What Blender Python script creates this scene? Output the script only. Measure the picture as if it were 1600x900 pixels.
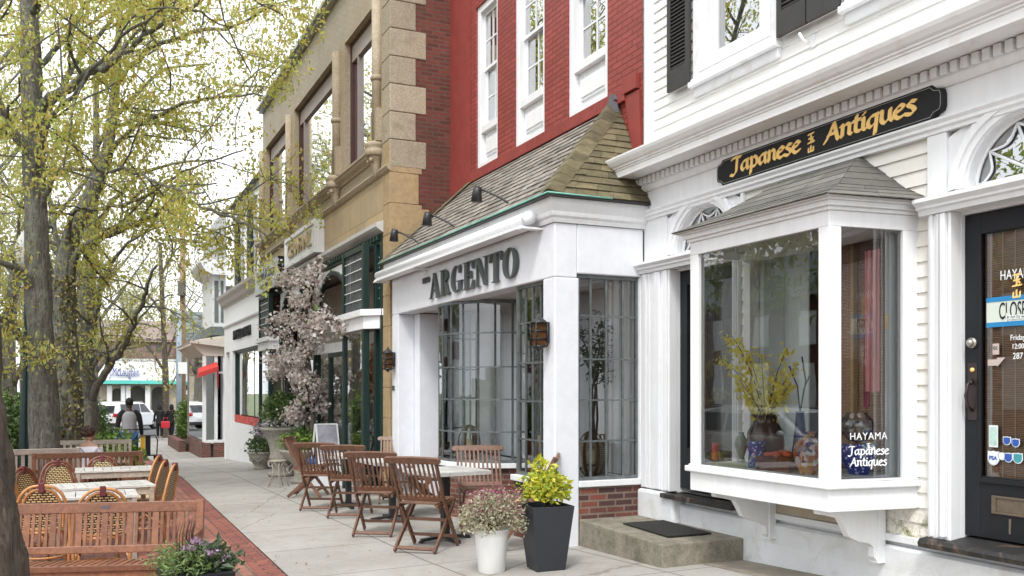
import bpy, math, random
from math import sin, cos, pi, radians, atan, sqrt
from mathutils import Vector, Matrix
for o in list(bpy.data.objects): bpy.data.objects.remove(o)
S = bpy.context.scene
C = S.collection
# ---------------------------------------------------------------- camera
FPX = 1440.0; HY = 608.0; TH = atan(670/1440)
cd = bpy.data.cameras.new('camera'); cam = bpy.data.objects.new('camera', cd); C.objects.link(cam)
cd.lens = 36*FPX/1600; cd.sensor_width = 36; cd.shift_y = (HY-450)/1600
cd.clip_start = 0.05; cd.clip_end = 2000
cam.location = (0, 0, 0); cam.rotation_euler = (pi/2, 0, pi/2 - TH)   # looks down the street, -X, buildings on +Y
S.camera = cam
# ---------------------------------------------------------------- light
S.view_settings.view_transform = 'Standard'; S.view_settings.look = 'None'
S.view_settings.gamma = 1; S.view_settings.exposure = 0.93
SUN_EL = radians(52); SUN_AZ = radians(128)      # compass-like: direction the sun stands in, from +Y clockwise
w = bpy.data.worlds.new('World'); S.world = w; w.use_nodes = True
nt = w.node_tree; nt.nodes.clear()
sky = nt.nodes.new('ShaderNodeTexSky'); sky.sky_type = 'NISHITA'; sky.sun_disc = False
sky.sun_elevation = SUN_EL; sky.sun_rotation = SUN_AZ; sky.air_density = 1.0; sky.dust_density = 6.0; sky.ozone_density = 1.0
hs = nt.nodes.new('ShaderNodeHueSaturation'); hs.inputs['Saturation'].default_value = 0.22
bg = nt.nodes.new('ShaderNodeBackground'); bg.inputs[1].default_value = 0.12
wo = nt.nodes.new('ShaderNodeOutputWorld')
cl = nt.nodes.new('ShaderNodeMix'); cl.data_type = 'RGBA'; cl.inputs[0].default_value = .62; cl.inputs[7].default_value = (10.5, 10.8, 11.3, 1)   # high white overcast in front of the blue
nt.links.new(sky.outputs[0], hs.inputs['Color']); nt.links.new(hs.outputs[0], cl.inputs[6]); nt.links.new(cl.outputs[2], bg.inputs[0]); nt.links.new(bg.outputs[0], wo.inputs[0])
sd = bpy.data.lights.new('sun', 'SUN'); sd.energy = 1.0; sd.angle = radians(11); sd.color = (1, .965, .92)
sun = bpy.data.objects.new('sun', sd); C.objects.link(sun)
sv = Vector((sin(SUN_AZ)*cos(SUN_EL), cos(SUN_AZ)*cos(SUN_EL), sin(SUN_EL)))
sun.rotation_euler = sv.to_track_quat('Z', 'Y').to_euler()
S.render.engine = 'CYCLES'
S.cycles.max_bounces = 7; S.cycles.transparent_max_bounces = 12; S.cycles.glossy_bounces = 3; S.cycles.diffuse_bounces = 3
S.cycles.caustics_reflective = False; S.cycles.caustics_refractive = False

# ---------------------------------------------------------------- picture <-> world
cT, sT = cos(TH), sin(TH)
def ray(px):
    a = (px-800)/FPX
    return -(cT - a*sT), sT + a*cT
def onY(px, py, Y):
    dx, dy = ray(px); t = Y/dy
    return Vector((dx*t, Y, (HY-py)/FPX*t))
def onX(px, py, X):
    dx, dy = ray(px); t = X/dx
    return Vector((X, dy*t, (HY-py)/FPX*t))
def onT(px, py, t):
    dx, dy = ray(px)
    return Vector((dx*t, dy*t, (HY-py)/FPX*t))
def gz(x, Y):
    X = -x
    if X < 8: z = -1.22 - .04*X
    elif X < 20: z = -1.54 - .018*(X-8)
    elif X < 35: z = -1.756 - .694*(X-20)/15
    else: z = -2.45 - .0012*(X-35)
    z -= .02*max(0, 4.4-max(Y, 1.6))
    k = 1 if X < 14 else max(0.25, 1-(X-14)/8*.75)
    z -= .12*k*max(0, 1.6-max(Y, .15))
    return z
def ground(px, py):
    t = 8.0; dx, dy = ray(px)
    for i in range(60):
        t = .5*t + .5*(-gz(dx*t, dy*t)*FPX/(py-HY))
    return Vector((dx*t, dy*t, gz(dx*t, dy*t)))
def gxy(X, Y): return Vector((X, Y, gz(X, Y)))

# ---------------------------------------------------------------- materials
def new_mat(name):
    m = bpy.data.materials.new(name); m.use_nodes = True
    n = m.node_tree; b = n.nodes['Principled BSDF']
    return m, n, b
def N(n, t, **k):
    x = n.nodes.new(t)
    for a, v in k.items():
        if a in x.inputs.keys(): x.inputs[a].default_value = v
        else: setattr(x, a, v)
    return x
def coords(n, mode='obj'):
    tc = n.nodes.new('ShaderNodeTexCoord')
    return tc.outputs['Object']
def uvwall(n):
    # wall coordinates: along (x+y), up z -- serves any axis aligned upright face
    co = coords(n); s = n.nodes.new('ShaderNodeSeparateXYZ'); n.links.new(co, s.inputs[0])
    a = N(n, 'ShaderNodeMath', operation='ADD'); n.links.new(s.outputs[0], a.inputs[0]); n.links.new(s.outputs[1], a.inputs[1])
    c = n.nodes.new('ShaderNodeCombineXYZ'); n.links.new(a.outputs[0], c.inputs[0]); n.links.new(s.outputs[2], c.inputs[1])
    return c.outputs[0]
def mixc(n, f, a, b, blend='MIX'):
    m = n.nodes.new('ShaderNodeMix'); m.data_type = 'RGBA'; m.blend_type = blend
    for s, v in ((m.inputs[0], f), (m.inputs[6], a), (m.inputs[7], b)):
        if hasattr(v, 'is_linked') or hasattr(v, 'links'): n.links.new(v, s)
        elif isinstance(v, (int, float)): s.default_value = v
        else: s.default_value = (*v, 1) if len(v) == 3 else v
    return m.outputs[2]
def ramp(n, src, pts):
    r = n.nodes.new('ShaderNodeValToRGB'); n.links.new(src, r.inputs[0])
    e = r.color_ramp.elements
    while len(e) < len(pts): e.new(.5)
    for i, (p, c) in enumerate(pts):
        e[i].position = p; e[i].color = (*c, 1) if isinstance(c, tuple) else (c, c, c, 1)
    return r.outputs[0]
def noise(n, scale, detail=4, rough=.6, vec=None, dist=0, stretch=None):
    t = N(n, 'ShaderNodeTexNoise'); t.inputs['Scale'].default_value = scale; t.inputs['Detail'].default_value = detail
    t.inputs['Roughness'].default_value = rough; t.inputs['Distortion'].default_value = dist
    v = vec or coords(n)
    if stretch:
        mp = n.nodes.new('ShaderNodeMapping'); mp.inputs['Scale'].default_value = stretch; n.links.new(v, mp.inputs[0]); v = mp.outputs[0]
    n.links.new(v, t.inputs[0]); return t.outputs[0]
def bump(n, b, src, strength=.3, dist=.01):
    bp = n.nodes.new('ShaderNodeBump'); bp.inputs['Strength'].default_value = strength; bp.inputs['Distance'].default_value = dist
    n.links.new(src, bp.inputs['Height']); n.links.new(bp.outputs[0], b.inputs['Normal']); return bp
MC = {}
def paint(name, col, rough=.5, var=.12, scale=6, bmp=.08, dirt=None, dscale=1.5, spec=.5, metal=0, stretch=None, island=0):
    """painted / plain surface with mottling, optional dirt stains"""
    if name in MC: return MC[name]
    m, n, b = new_mat(name)
    f = noise(n, scale, 5, .65, stretch=stretch)
    lo = tuple(c*(1-var) for c in col); hi = tuple(min(1, c*(1+var*.7)) for c in col)
    c = ramp(n, f, [(.3, lo), (.7, hi)])
    if island:
        g = n.nodes.new('ShaderNodeNewGeometry')
        k = ramp(n, g.outputs['Random Per Island'], [(0, 1-island), (1, 1+island*.6)])
        c = mixc(n, 1.0, c, k, 'MULTIPLY')
    if dirt:
        d = noise(n, dscale, 8, .7, dist=.6)
        c = mixc(n, ramp(n, d, [(.52, 0.0), (.72, .7)]), c, dirt)
    n.links.new(c, b.inputs['Base Color'])
    b.inputs['Roughness'].default_value = rough; b.inputs['Metallic'].default_value = metal
    b.inputs['Specular IOR Level'].default_value = spec
    if bmp: bump(n, b, noise(n, scale*6, 4, .6), bmp, .004)
    MC[name] = m; return m
def brick(name, c1, c2, mortar, bw=.2, bh=.065, ms=.01, rough=.85, dirt=None, flat=False, rot=None, hue=.25, paintbump=.5, offs=.5):
    m, n, b = new_mat(name)
    v = coords(n) if flat else uvwall(n)
    if rot:
        mp = n.nodes.new('ShaderNodeMapping'); mp.inputs['Rotation'].default_value = (0, 0, rot); n.links.new(v, mp.inputs[0]); v = mp.outputs[0]
    wob = noise(n, 6, 2, .5)
    t = n.nodes.new('ShaderNodeTexBrick'); n.links.new(v, t.inputs[0]); t.offset = offs
    t.inputs['Scale'].default_value = 1; t.inputs['Brick Width'].default_value = bw; t.inputs['Row Height'].default_value = bh
    t.inputs['Mortar Size'].default_value = ms; t.inputs['Mortar Smooth'].default_value = .15; t.inputs['Bias'].default_value = -.1
    t.inputs['Color1'].default_value = (*c1, 1); t.inputs['Color2'].default_value = (*c2, 1); t.inputs['Mortar'].default_value = (*mortar, 1)
    big = noise(n, 1.3, 6, .7)
    c = mixc(n, 1.0, t.outputs[0], ramp(n, big, [(.3, 1-hue), (.7, 1+hue*.6)]), 'MULTIPLY')
    fine = noise(n, 70, 3, .7)
    c = mixc(n, 1.0, c, ramp(n, fine, [(.3, .8), (.7, 1.12)]), 'MULTIPLY')
    if dirt:
        c = mixc(n, ramp(n, noise(n, 2.2, 8, .75, dist=.5), [(.5, 0.0), (.7, .75)]), c, dirt)
    n.links.new(c, b.inputs['Base Color']); b.inputs['Roughness'].default_value = rough
    h = mixc(n, .25, t.outputs['Fac'], fine)
    inv = N(n, 'ShaderNodeInvert'); n.links.new(h, inv.inputs[1])
    bump(n, b, inv.outputs[0], paintbump, .008)
    return m
def wood(name, c1, c2, rough=.55, grain=(3, 40, 40), island=.25, bmp=.25, scale=3):
    m, n, b = new_mat(name)
    f = noise(n, scale, 6, .65, dist=.4, stretch=grain)
    c = ramp(n, f, [(.28, c1), (.72, c2)])
    g = n.nodes.new('ShaderNodeNewGeometry')
    c = mixc(n, 1.0, c, ramp(n, g.outputs['Random Per Island'], [(0, 1-island), (1, 1+island*.5)]), 'MULTIPLY')
    blot = noise(n, 9, 3, .6)
    c = mixc(n, 1.0, c, ramp(n, blot, [(.3, .82), (.7, 1.1)]), 'MULTIPLY')
    n.links.new(c, b.inputs['Base Color']); b.inputs['Roughness'].default_value = rough
    bump(n, b, f, bmp, .003)
    return m
def glassmat(name, tint=(.93, .96, .96), boost=1.3, extra=.03, wav=.02):
    m = bpy.data.materials.new(name); m.use_nodes = True; n = m.node_tree; n.nodes.clear()
    o = n.nodes.new('ShaderNodeOutputMaterial'); mx = n.nodes.new('ShaderNodeMixShader')
    tr = n.nodes.new('ShaderNodeBsdfTransparent'); tr.inputs[0].default_value = (*tint, 1)
    gl = n.nodes.new('ShaderNodeBsdfGlossy'); gl.inputs['Roughness'].default_value = .0; gl.inputs[0].default_value = (.97, .99, 1, 1)
    fr = n.nodes.new('ShaderNodeFresnel'); fr.inputs[0].default_value = 1.5
    mu = N(n, 'ShaderNodeMath', operation='MULTIPLY_ADD'); mu.inputs[1].default_value = boost; mu.inputs[2].default_value = extra; mu.use_clamp = True
    n.links.new(fr.outputs[0], mu.inputs[0]); n.links.new(mu.outputs[0], mx.inputs[0])
    if wav:
        bp = n.nodes.new('ShaderNodeBump'); bp.inputs['Strength'].default_value = wav; bp.inputs['Distance'].default_value = .05
        n.links.new(noise(n, 1.6, 2, .5), bp.inputs['Height']); n.links.new(bp.outputs[0], gl.inputs['Normal'])
    n.links.new(tr.outputs[0], mx.inputs[1]); n.links.new(gl.outputs[0], mx.inputs[2]); n.links.new(mx.outputs[0], o.inputs[0])
    return m
def leafmat(name, cols, trans=.35, rough=.5):
    """foliage: one colour per leaf, taken from a ramp"""
    m = bpy.data.materials.new(name); m.use_nodes = True; n = m.node_tree; n.nodes.clear()
    g = n.nodes.new('ShaderNodeNewGeometry')
    c = ramp(n, g.outputs['Random Per Island'], [(i/(max(1, len(cols)-1)), c) for i, c in enumerate(cols)])
    d = n.nodes.new('ShaderNodeBsdfDiffuse'); t = n.nodes.new('ShaderNodeBsdfTranslucent'); mx = n.nodes.new('ShaderNodeMixShader')
    gs = n.nodes.new('ShaderNodeBsdfGlossy'); gs.inputs['Roughness'].default_value = rough; m2 = n.nodes.new('ShaderNodeMixShader'); m2.inputs[0].default_value = .05
    n.links.new(c, d.inputs[0]); n.links.new(c, t.inputs[0]); mx.inputs[0].default_value = trans
    n.links.new(d.outputs[0], mx.inputs[1]); n.links.new(t.outputs[0], mx.inputs[2])
    n.links.new(mx.outputs[0], m2.inputs[1]); n.links.new(gs.outputs[0], m2.inputs[2])
    o = n.nodes.new('ShaderNodeOutputMaterial'); n.links.new(m2.outputs[0], o.inputs[0])
    return m
M = {}
M['white'] = paint('white_paint', (.79, .805, .82), .5, .06, 5, .12, stretch=(3, 3, .35), dirt=(.72, .73, .73), dscale=1.1)
M['white_old'] = paint('white_paint_worn', (.75, .77, .79), .55, .07, 4, .15, dirt=(.50, .50, .45), dscale=3.2)
M['siding'] = paint('white_siding', (.80, .80, .78), .5, .04, 2, .05, stretch=(.5, 1, 5))
M['stucco'] = paint('white_stucco', (.72, .74, .78), .75, .06, 7, .5)
M['stucco_side'] = paint('white_stucco_bump', (.74, .76, .80), .7, .05, 5, .35)
M['trimgrey'] = paint('grey_soffit', (.52, .50, .48), .7, .08, 6)
M['black'] = paint('black_paint', (.014, .015, .018), .45, .2, 5, .05, spec=.25)
M['blackmetal'] = paint('black_metal', (.02, .02, .022), .4, .2, 9, .1)
M['darkmetal'] = paint('lead_cames', (.17, .19, .19), .45, .3, 14, .1, metal=.5)
M['green'] = paint('dark_green_paint', (.008, .028, .025), .4, .2, 5, .05)
M['copper'] = paint('copper_edge', (.20, .52, .42), .5, .2, 8)
M['gold'] = paint('gold_leaf', (.95, .62, .20), .4, .1, 20, .05, spec=.7)
M['letters'] = paint('dark_grey_letters', (.075, .085, .085), .55, .15, 20)
M['signwhite'] = paint('white_lettering', (.85, .88, .88), .5, .02, 20, 0)
M['brown_frame'] = paint('brown_frame', (.07, .03, .025), .5, .2, 6)
M['shutter'] = paint('shutter_paint', (.035, .034, .034), .55, .25, 9, .1)
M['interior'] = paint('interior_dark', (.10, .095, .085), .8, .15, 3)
M['interior_lt'] = paint('interior_light', (.42, .42, .39), .8, .1, 3)
M['redbrick'] = brick('painted_red_brick', (.32, .060, .050), (.26, .046, .038), (.17, .026, .022), hue=.22, ms=.008, rough=.55, paintbump=.6)
M['redpaint'] = paint('red_painted_wall', (.26, .045, .037), .6, .16, 5, .25, dirt=(.19, .035, .03), dscale=2)
M['oldbrick'] = brick('old_side_brick', (.17, .042, .028), (.085, .024, .018), (.115, .07, .052), hue=.3, ms=.009, dirt=(.085, .05, .035))
M['basebrick'] = brick('base_brick', (.21, .065, .045), (.05, .03, .03), (.20, .15, .12), hue=.35, ms=.01, dirt=(.09, .05, .04))
M['tanbrick'] = brick('tan_glazed_brick', (.41, .34, .235), (.35, .29, .20), (.20, .16, .11), bw=.24, bh=.055, ms=.006, hue=.15, dirt=(.30, .22, .12), rough=.5)
M['tantile'] = brick('tan_glazed_panels', (.47, .345, .205), (.38, .29, .18), (.22, .165, .105), bw=.62, bh=.46, ms=.006, hue=.22, dirt=(.36, .30, .22), rough=.45, offs=.5, paintbump=.2)
M['terracotta'] = paint('tan_stone', (.38, .315, .225), .7, .25, 28, .5, dirt=(.25, .19, .11), dscale=1.2)
M['granite'] = paint('speckled_quoin', (.39, .335, .245), .85, .42, 55, .9, dirt=(.20, .165, .11), dscale=2.2, island=.16)
M['concrete'] = None
M['glass'] = glassmat('window_glass', tint=(.97, .985, .98), boost=1.25, extra=.07)
M['glass_strong'] = glassmat('upper_window_glass', tint=(.55, .6, .6), boost=2.2, extra=.36)
M['glass_door'] = glassmat('door_glass', boost=1.2, extra=.03)
M['terra'] = paint('terracotta_pot', (.42, .14, .06), .8, .2, 9)
M['stonepot'] = paint('stone_urn', (.34, .32, .27), .85, .25, 16, .5, dirt=(.18, .17, .13))
M['wicker'] = None
def mk_special():
    # concrete
    m, n, b = new_mat('concrete')
    v = coords(n)
    c = ramp(n, noise(n, .7, 8, .72, dist=.4), [(.3, (.40, .385, .355)), (.55, (.49, .48, .45)), (.75, (.54, .53, .505))])
    sp = noise(n, 90, 3, .7)
    c = mixc(n, 1.0, c, ramp(n, sp, [(.35, .82), (.65, 1.08)]), 'MULTIPLY')
    st = noise(n, 2.5, 8, .78, dist=1.5)
    c = mixc(n, ramp(n, st, [(.56, 0.0), (.7, .5)]), c, (.33, .28, .22))
    vo = N(n, 'ShaderNodeTexVoronoi'); vo.inputs['Scale'].default_value = 3.3; n.links.new(v, vo.inputs[0])
    c = mixc(n, ramp(n, vo.outputs[0], [(.028, .65), (.04, 0.0)]), c, (.2, .19, .17))
    n.links.new(c, b.inputs['Base Color']); b.inputs['Roughness'].default_value = .85; bump(n, b, sp, .25, .003)
    M['concrete'] = m
    # paving brick
    M['paver'] = brick('brick_pavers', (.38, .14, .095), (.22, .078, .058), (.12, .085, .065), bw=.21, bh=.105, ms=.011, hue=.35, flat=True, dirt=(.22, .15, .11))
    M['paver2'] = brick('brick_border', (.31, .095, .068), (.19, .058, .045), (.09, .06, .05), bw=.21, bh=.105, ms=.010, hue=.3, flat=True, rot=pi/2)
    # step concrete with moss
    m, n, b = new_mat('mossy_step')
    c = ramp(n, noise(n, 3, 8, .75, dist=.4), [(.3, (.12, .112, .085)), (.5, (.25, .225, .175)), (.7, (.36, .325, .265))])
    c = mixc(n, ramp(n, noise(n, 7, 6, .7), [(.5, 0.0), (.66, .6)]), c, (.10, .105, .06))
    s2 = noise(n, 60, 4, .7); c = mixc(n, 1.0, c, ramp(n, s2, [(.3, .7), (.7, 1.15)]), 'MULTIPLY')
    n.links.new(c, b.inputs['Base Color']); b.inputs['Roughness'].default_value = .9; bump(n, b, s2, .5, .006)
    M['step'] = m
    # cedar shingles: front (silvered) and side (mossy)
    M['shingle'] = wood('silvered_cedar_shingles', (.16, .145, .125), (.37, .335, .29), .85, (6, 1.5, 6), .45, .6, 7)
    M['shingle_moss'] = wood('mossy_cedar_shingles', (.095, .078, .04), (.205, .175, .10), .85, (6, 2, 6), .38, .5, 3)
    M['asphalt_shingle'] = wood('asphalt_shingles', (.11, .107, .095), (.215, .21, .185), .95, (6, 6, 6), .3, .8, 30)
    M['slate'] = wood('slate_shingles', (.10, .13, .13), (.20, .22, .21), .8, (6, 6, 6), .4, .5, 8)
    M['teak'] = wood('oiled_teak', (.10, .048, .028), (.24, .115, .067), .42, (4, 4, 4), .35, .3, 8)
    M['teak_near'] = wood('teak_bench', (.15, .058, .03), (.30, .128, .064), .45, (4, 4, 4), .3, .3, 8)
    M['greywood'] = wood('weathered_grey_wood', (.30, .25, .20), (.47, .41, .35), .8, (4, 4, 4), .25, .4, 8)
    M['tabletop'] = wood('pale_weathered_top', (.36, .35, .33), (.62, .61, .58), .7, (8, 8, 8), .18, .4, 6)
    M['rattan'] = wood('bent_rattan_cane', (.34, .14, .045), (.58, .29, .11), .35, (3, 3, 3), .3, .1, 4)
    M['rattan_dark'] = wood('dark_rattan_cane', (.10, .03, .018), (.24, .08, .04), .35, (3, 3, 3), .3, .1, 4)
    # woven rattan
    m, n, b = new_mat('woven_cane'); v = uvwall(n)
    mp = n.nodes.new('ShaderNodeMapping'); n.links.new(v, mp.inputs[0]); mp.inputs['Scale'].default_value = (1, 1, 1)
    t = n.nodes.new('ShaderNodeTexBrick'); n.links.new(mp.outputs[0], t.inputs[0]); t.inputs['Scale'].default_value = 1
    t.inputs['Brick Width'].default_value = .046; t.inputs['Row Height'].default_value = .023; t.inputs['Mortar Size'].default_value = .0065
    t.inputs['Color1'].default_value = (.72, .56, .28, 1); t.inputs['Color2'].default_value = (.62, .46, .2, 1); t.inputs['Mortar'].default_value = (.035, .015, .01, 1)
    n.links.new(t.outputs[0], b.inputs['Base Color']); b.inputs['Roughness'].default_value = .5; M['weave'] = m
    # wicker basket
    m, n, b = new_mat('wicker'); wv = N(n, 'ShaderNodeTexWave'); wv.inputs['Scale'].default_value = 14; wv.bands_direction = 'Z'; wv.inputs['Distortion'].default_value = 2.5; wv.inputs['Detail Scale'].default_value = 6
    n.links.new(coords(n), wv.inputs[0]); n.links.new(ramp(n, wv.outputs[0], [(.1, (.16, .11, .06)), (.7, (.48, .38, .26))]), b.inputs['Base Color']); bump(n, b, wv.outputs[0], .8, .01)
    M['wicker'] = m
    # bark
    def bark(name, c1, c2, c3, sc=1.0, moss=(.2, .23, .14)):
        m, n, b = new_mat(name)
        f = noise(n, 9*sc, 8, .8, dist=1.2, stretch=(1.8, 1.8, .3))
        c = ramp(n, f, [(.34, c1), (.5, c2), (.68, c3)])
        li = noise(n, 5*sc, 6, .75); c = mixc(n, ramp(n, li, [(.5, 0.0), (.62, .75)]), c, moss)
        n.links.new(c, b.inputs['Base Color']); b.inputs['Roughness'].default_value = .95
        bump(n, b, f, 1.0, .05); return m
    M['bark'] = bark('grey_lichen_bark', (.05, .045, .036), (.17, .16, .135), (.38, .37, .32), 1.5, (.27, .31, .22))
    M['bark_dark'] = bark('dark_ridged_bark', (.035, .028, .02), (.115, .09, .07), (.25, .21, .165), 1.2, (.13, .12, .08))
    M['bark_far'] = bark('pale_bark', (.09, .08, .065), (.17, .15, .13), (.26, .24, .21), 1)
    # copper-green side, bamboo blind
    m, n, b = new_mat('bamboo_blind'); wv = N(n, 'ShaderNodeTexWave'); wv.inputs['Scale'].default_value = 28; wv.bands_direction = 'Z'; wv.inputs['Distortion'].default_value = 1.2; wv.inputs['Detail'].default_value = 3
    n.links.new(coords(n), wv.inputs[0]); k = noise(n, 40, 3, .7, stretch=(.3, .3, 4))
    c = mixc(n, 1.0, ramp(n, wv.outputs[0], [(0, (.17, .09, .055)), (1, (.44, .27, .17))]), ramp(n, k, [(.3, .6), (.7, 1.3)]), 'MULTIPLY')
    n.links.new(c, b.inputs['Base Color']); b.inputs['Roughness'].default_value = .8; M['blind'] = m
    # patterned blue and white porcelain
    m, n, b = new_mat('blue_white_porcelain'); vo = N(n, 'ShaderNodeTexVoronoi'); vo.inputs['Scale'].default_value = 38; n.links.new(coords(n), vo.inputs[0])
    n.links.new(ramp(n, vo.outputs[0], [(.0, (.02, .05, .35)), (.16, (.55, .62, .75)), (.26, (.6, .66, .78)), (.34, (.02, .05, .33)), (1, (.01, .03, .25))]), b.inputs['Base Color']); b.inputs['Roughness'].default_value = .15; M['porcelain'] = m
    m, n, b = new_mat('imari_vase'); vo = N(n, 'ShaderNodeTexVoronoi'); vo.inputs['Scale'].default_value = 34; n.links.new(coords(n), vo.inputs[0])
    n.links.new(ramp(n, vo.outputs['Color'], [(.2, (.02, .03, .15)), (.45, (.5, .28, .07)), (.6, (.35, .03, .02)), (.8, (.6, .62, .6))]), b.inputs['Base Color']); b.inputs['Roughness'].default_value = .2; M['imari'] = m
    m, n, b = new_mat('coloured_balls'); g = n.nodes.new('ShaderNodeNewGeometry')
    n.links.new(ramp(n, g.outputs['Random Per Island'], [(0, (.35, .07, .04)), (.3, (.07, .22, .25)), (.6, (.55, .42, .3)), (.85, (.09, .07, .12)), (1, (.6, .55, .45))]), b.inputs['Base Color']); b.inputs['Roughness'].default_value = .3; M['balls'] = m
mk_special()
M['doormat'] = paint('rubber_mat', (.018, .018, .015), .95, .3, 60, .8)
M['asphalt'] = paint('asphalt', (.10, .10, .102), .9, .2, 30, .4)
M['soil'] = paint('potting_soil', (.04, .025, .018), 1, .4, 50, .8)
M['clearglass'] = glassmat('clear_bowl', boost=1, extra=.04, wav=0)

# ---------------------------------------------------------------- mesh builder
class MB:
    def __init__(s): s.v = []; s.f = []; s.mi = []; s.sm = []; s.xf = Matrix.Identity(4); s.cur = 0
    def add(s, vs, fs, smooth=False):
        k = len(s.v); xf = s.xf
        s.v += [tuple(xf @ Vector(p)) for p in vs]; s.f += [tuple(k+i for i in f) for f in fs]
        s.mi += [s.cur]*len(fs); s.sm += [smooth]*len(fs); return s
    def box(s, x0, y0, z0, x1, y1, z1):
        if x0 > x1: x0, x1 = x1, x0
        if y0 > y1: y0, y1 = y1, y0
        if z0 > z1: z0, z1 = z1, z0
        v = [(x0,y0,z0),(x1,y0,z0),(x1,y1,z0),(x0,y1,z0),(x0,y0,z1),(x1,y0,z1),(x1,y1,z1),(x0,y1,z1)]
        return s.add(v, [(0,3,2,1),(4,5,6,7),(0,1,5,4),(1,2,6,5),(2,3,7,6),(3,0,4,7)])
    def bar(s, a, b, w, h, up=(0,0,1)):
        """rectangular bar from a to b; w across, h along up"""
        a = Vector(a); b = Vector(b); d = (b-a).normalized(); u = Vector(up)
        r = d.cross(u)
        if r.length < 1e-4: r = d.cross(Vector((1,0,0)))
        r.normalize(); u = r.cross(d).normalized(); r *= w/2; u *= h/2
        v = [a-r-u, a+r-u, a+r+u, a-r+u, b-r-u, b+r-u, b+r+u, b-r+u]
        return s.add(v, [(0,3,2,1)[::-1],(4,5,6,7)[::-1],(0,1,5,4)[::-1],(1,2,6,5)[::-1],(2,3,7,6)[::-1],(3,0,4,7)[::-1]])
    def tube(s, pts, rad, n=8, caps=True, smooth=True, closed=False):
        pts = [Vector(p) for p in pts]; L = len(pts)
        if not hasattr(rad, '__len__'): rad = [rad]*L
        vs = []; fs = []; prev = None
        for i, p in enumerate(pts):
            if closed: d = pts[(i+1) % L]-pts[i-1]
            else: d = pts[min(i+1, L-1)]-pts[max(i-1, 0)]
            if d.length < 1e-9: d = Vector((0,0,1))
            d.normalize()
            if prev is None:
                u = d.orthogonal().normalized()
            else:
                u = prev - d*prev.dot(d)
                if u.length < 1e-6: u = d.orthogonal()
                u.normalize()
            prev = u; w = d.cross(u)
            for k in range(n):
                a = 2*pi*k/n; vs.append(p+(u*cos(a)+w*sin(a))*rad[i])
        for i in range(L-1+(1 if closed else 0)):
            for k in range(n):
                a = i*n+k; b = i*n+(k+1) % n; c = ((i+1) % L)*n+(k+1) % n; d = ((i+1) % L)*n+k
                fs.append((a, b, c, d))
        if caps and not closed: fs.append(tuple(range(n))[::-1]); fs.append(tuple((L-1)*n+k for k in range(n)))
        return s.add(vs, fs, smooth)
    def lathe(s, prof, c=(0,0,0), n=24, smooth=True, sx=1, sy=1):
        vs = []; fs = []
        for r, z in prof:
            for k in range(n):
                a = 2*pi*k/n; vs.append((c[0]+r*cos(a)*sx, c[1]+r*sin(a)*sy, c[2]+z))
        for i in range(len(prof)-1):
            for k in range(n):
                fs.append((i*n+k, i*n+(k+1) % n, (i+1)*n+(k+1) % n, (i+1)*n+k))
        fs.append(tuple(range(n))[::-1]); fs.append(tuple((len(prof)-1)*n+k for k in range(n)))
        return s.add(vs, fs, smooth)
    def prism(s, poly, d0, d1, plane='xz', smooth=False):
        """polygon (2d) extruded: plane xz -> along y, yz -> along x, xy -> along z"""
        n = len(poly)
        def mk(p, d):
            return {'xz': (p[0], d, p[1]), 'yz': (d, p[0], p[1]), 'xy': (p[0], p[1], d)}[plane]
        vs = [mk(p, d0) for p in poly]+[mk(p, d1) for p in poly]
        fs = [tuple(range(n)), tuple(range(n, 2*n))[::-1]]+[(i, (i+1) % n, n+(i+1) % n, n+i)[::-1] for i in range(n)]
        return s.add(vs, fs, smooth)
    def quad(s, a, b, c, d): return s.add([a, b, c, d], [(0, 1, 2, 3)])
    def sphere(s, c, r, n=12, m=8, sx=1, sy=1, sz=1):
        return s.lathe([(max(1e-4, r*sin(pi*i/m)), -r*cos(pi*i/m)*sz) for i in range(m+1)], c, n, True, sx, sy)
    def build(s, name, mats, parent=None, bevel=0, autosmooth=False):
        me = bpy.data.meshes.new(name); me.from_pydata(s.v, [], s.f)
        if not isinstance(mats, (list, tuple)): mats = [mats]
        for m in mats: me.materials.append(m)
        if len(mats) > 1: me.polygons.foreach_set('material_index', s.mi)
        me.polygons.foreach_set('use_smooth', s.sm); me.update()
        o = bpy.data.objects.new(name, me); C.objects.link(o)
        if parent: o.parent = parent
        if bevel:
            b = o.modifiers.new('bevel', 'BEVEL'); b.width = bevel; b.segments = 2; b.limit_method = 'ANGLE'; b.angle_limit = radians(40)
        return o
def tag(o, label, cat, group=None, kind=None):
    if kind: o['kind'] = kind
    if label: o['label'] = label
    if cat: o['category'] = cat
    if group: o['group'] = group
    return o
def thing(name, label, cat, loc=(0,0,0), rz=0, group=None):
    o = bpy.data.objects.new(name, None); C.objects.link(o); o.location = loc; o.rotation_euler = (0, 0, rz)
    o.empty_display_size = .1
    return tag(o, label, cat, group)
def dup(root, loc, rz, label, group=None, parent=None):
    def rec(o, par):
        c = o.copy(); C.objects.link(c); c.parent = par
        for ch in KIDS.get(o.name, None) or [x for x in o.children]: rec(ch, c)
        return c
    c = rec(root, parent); c.location = loc; c.rotation_euler = (0, 0, rz)
    c['label'] = label
    if group: c['group'] = group
    return c
KIDS = {}
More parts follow.
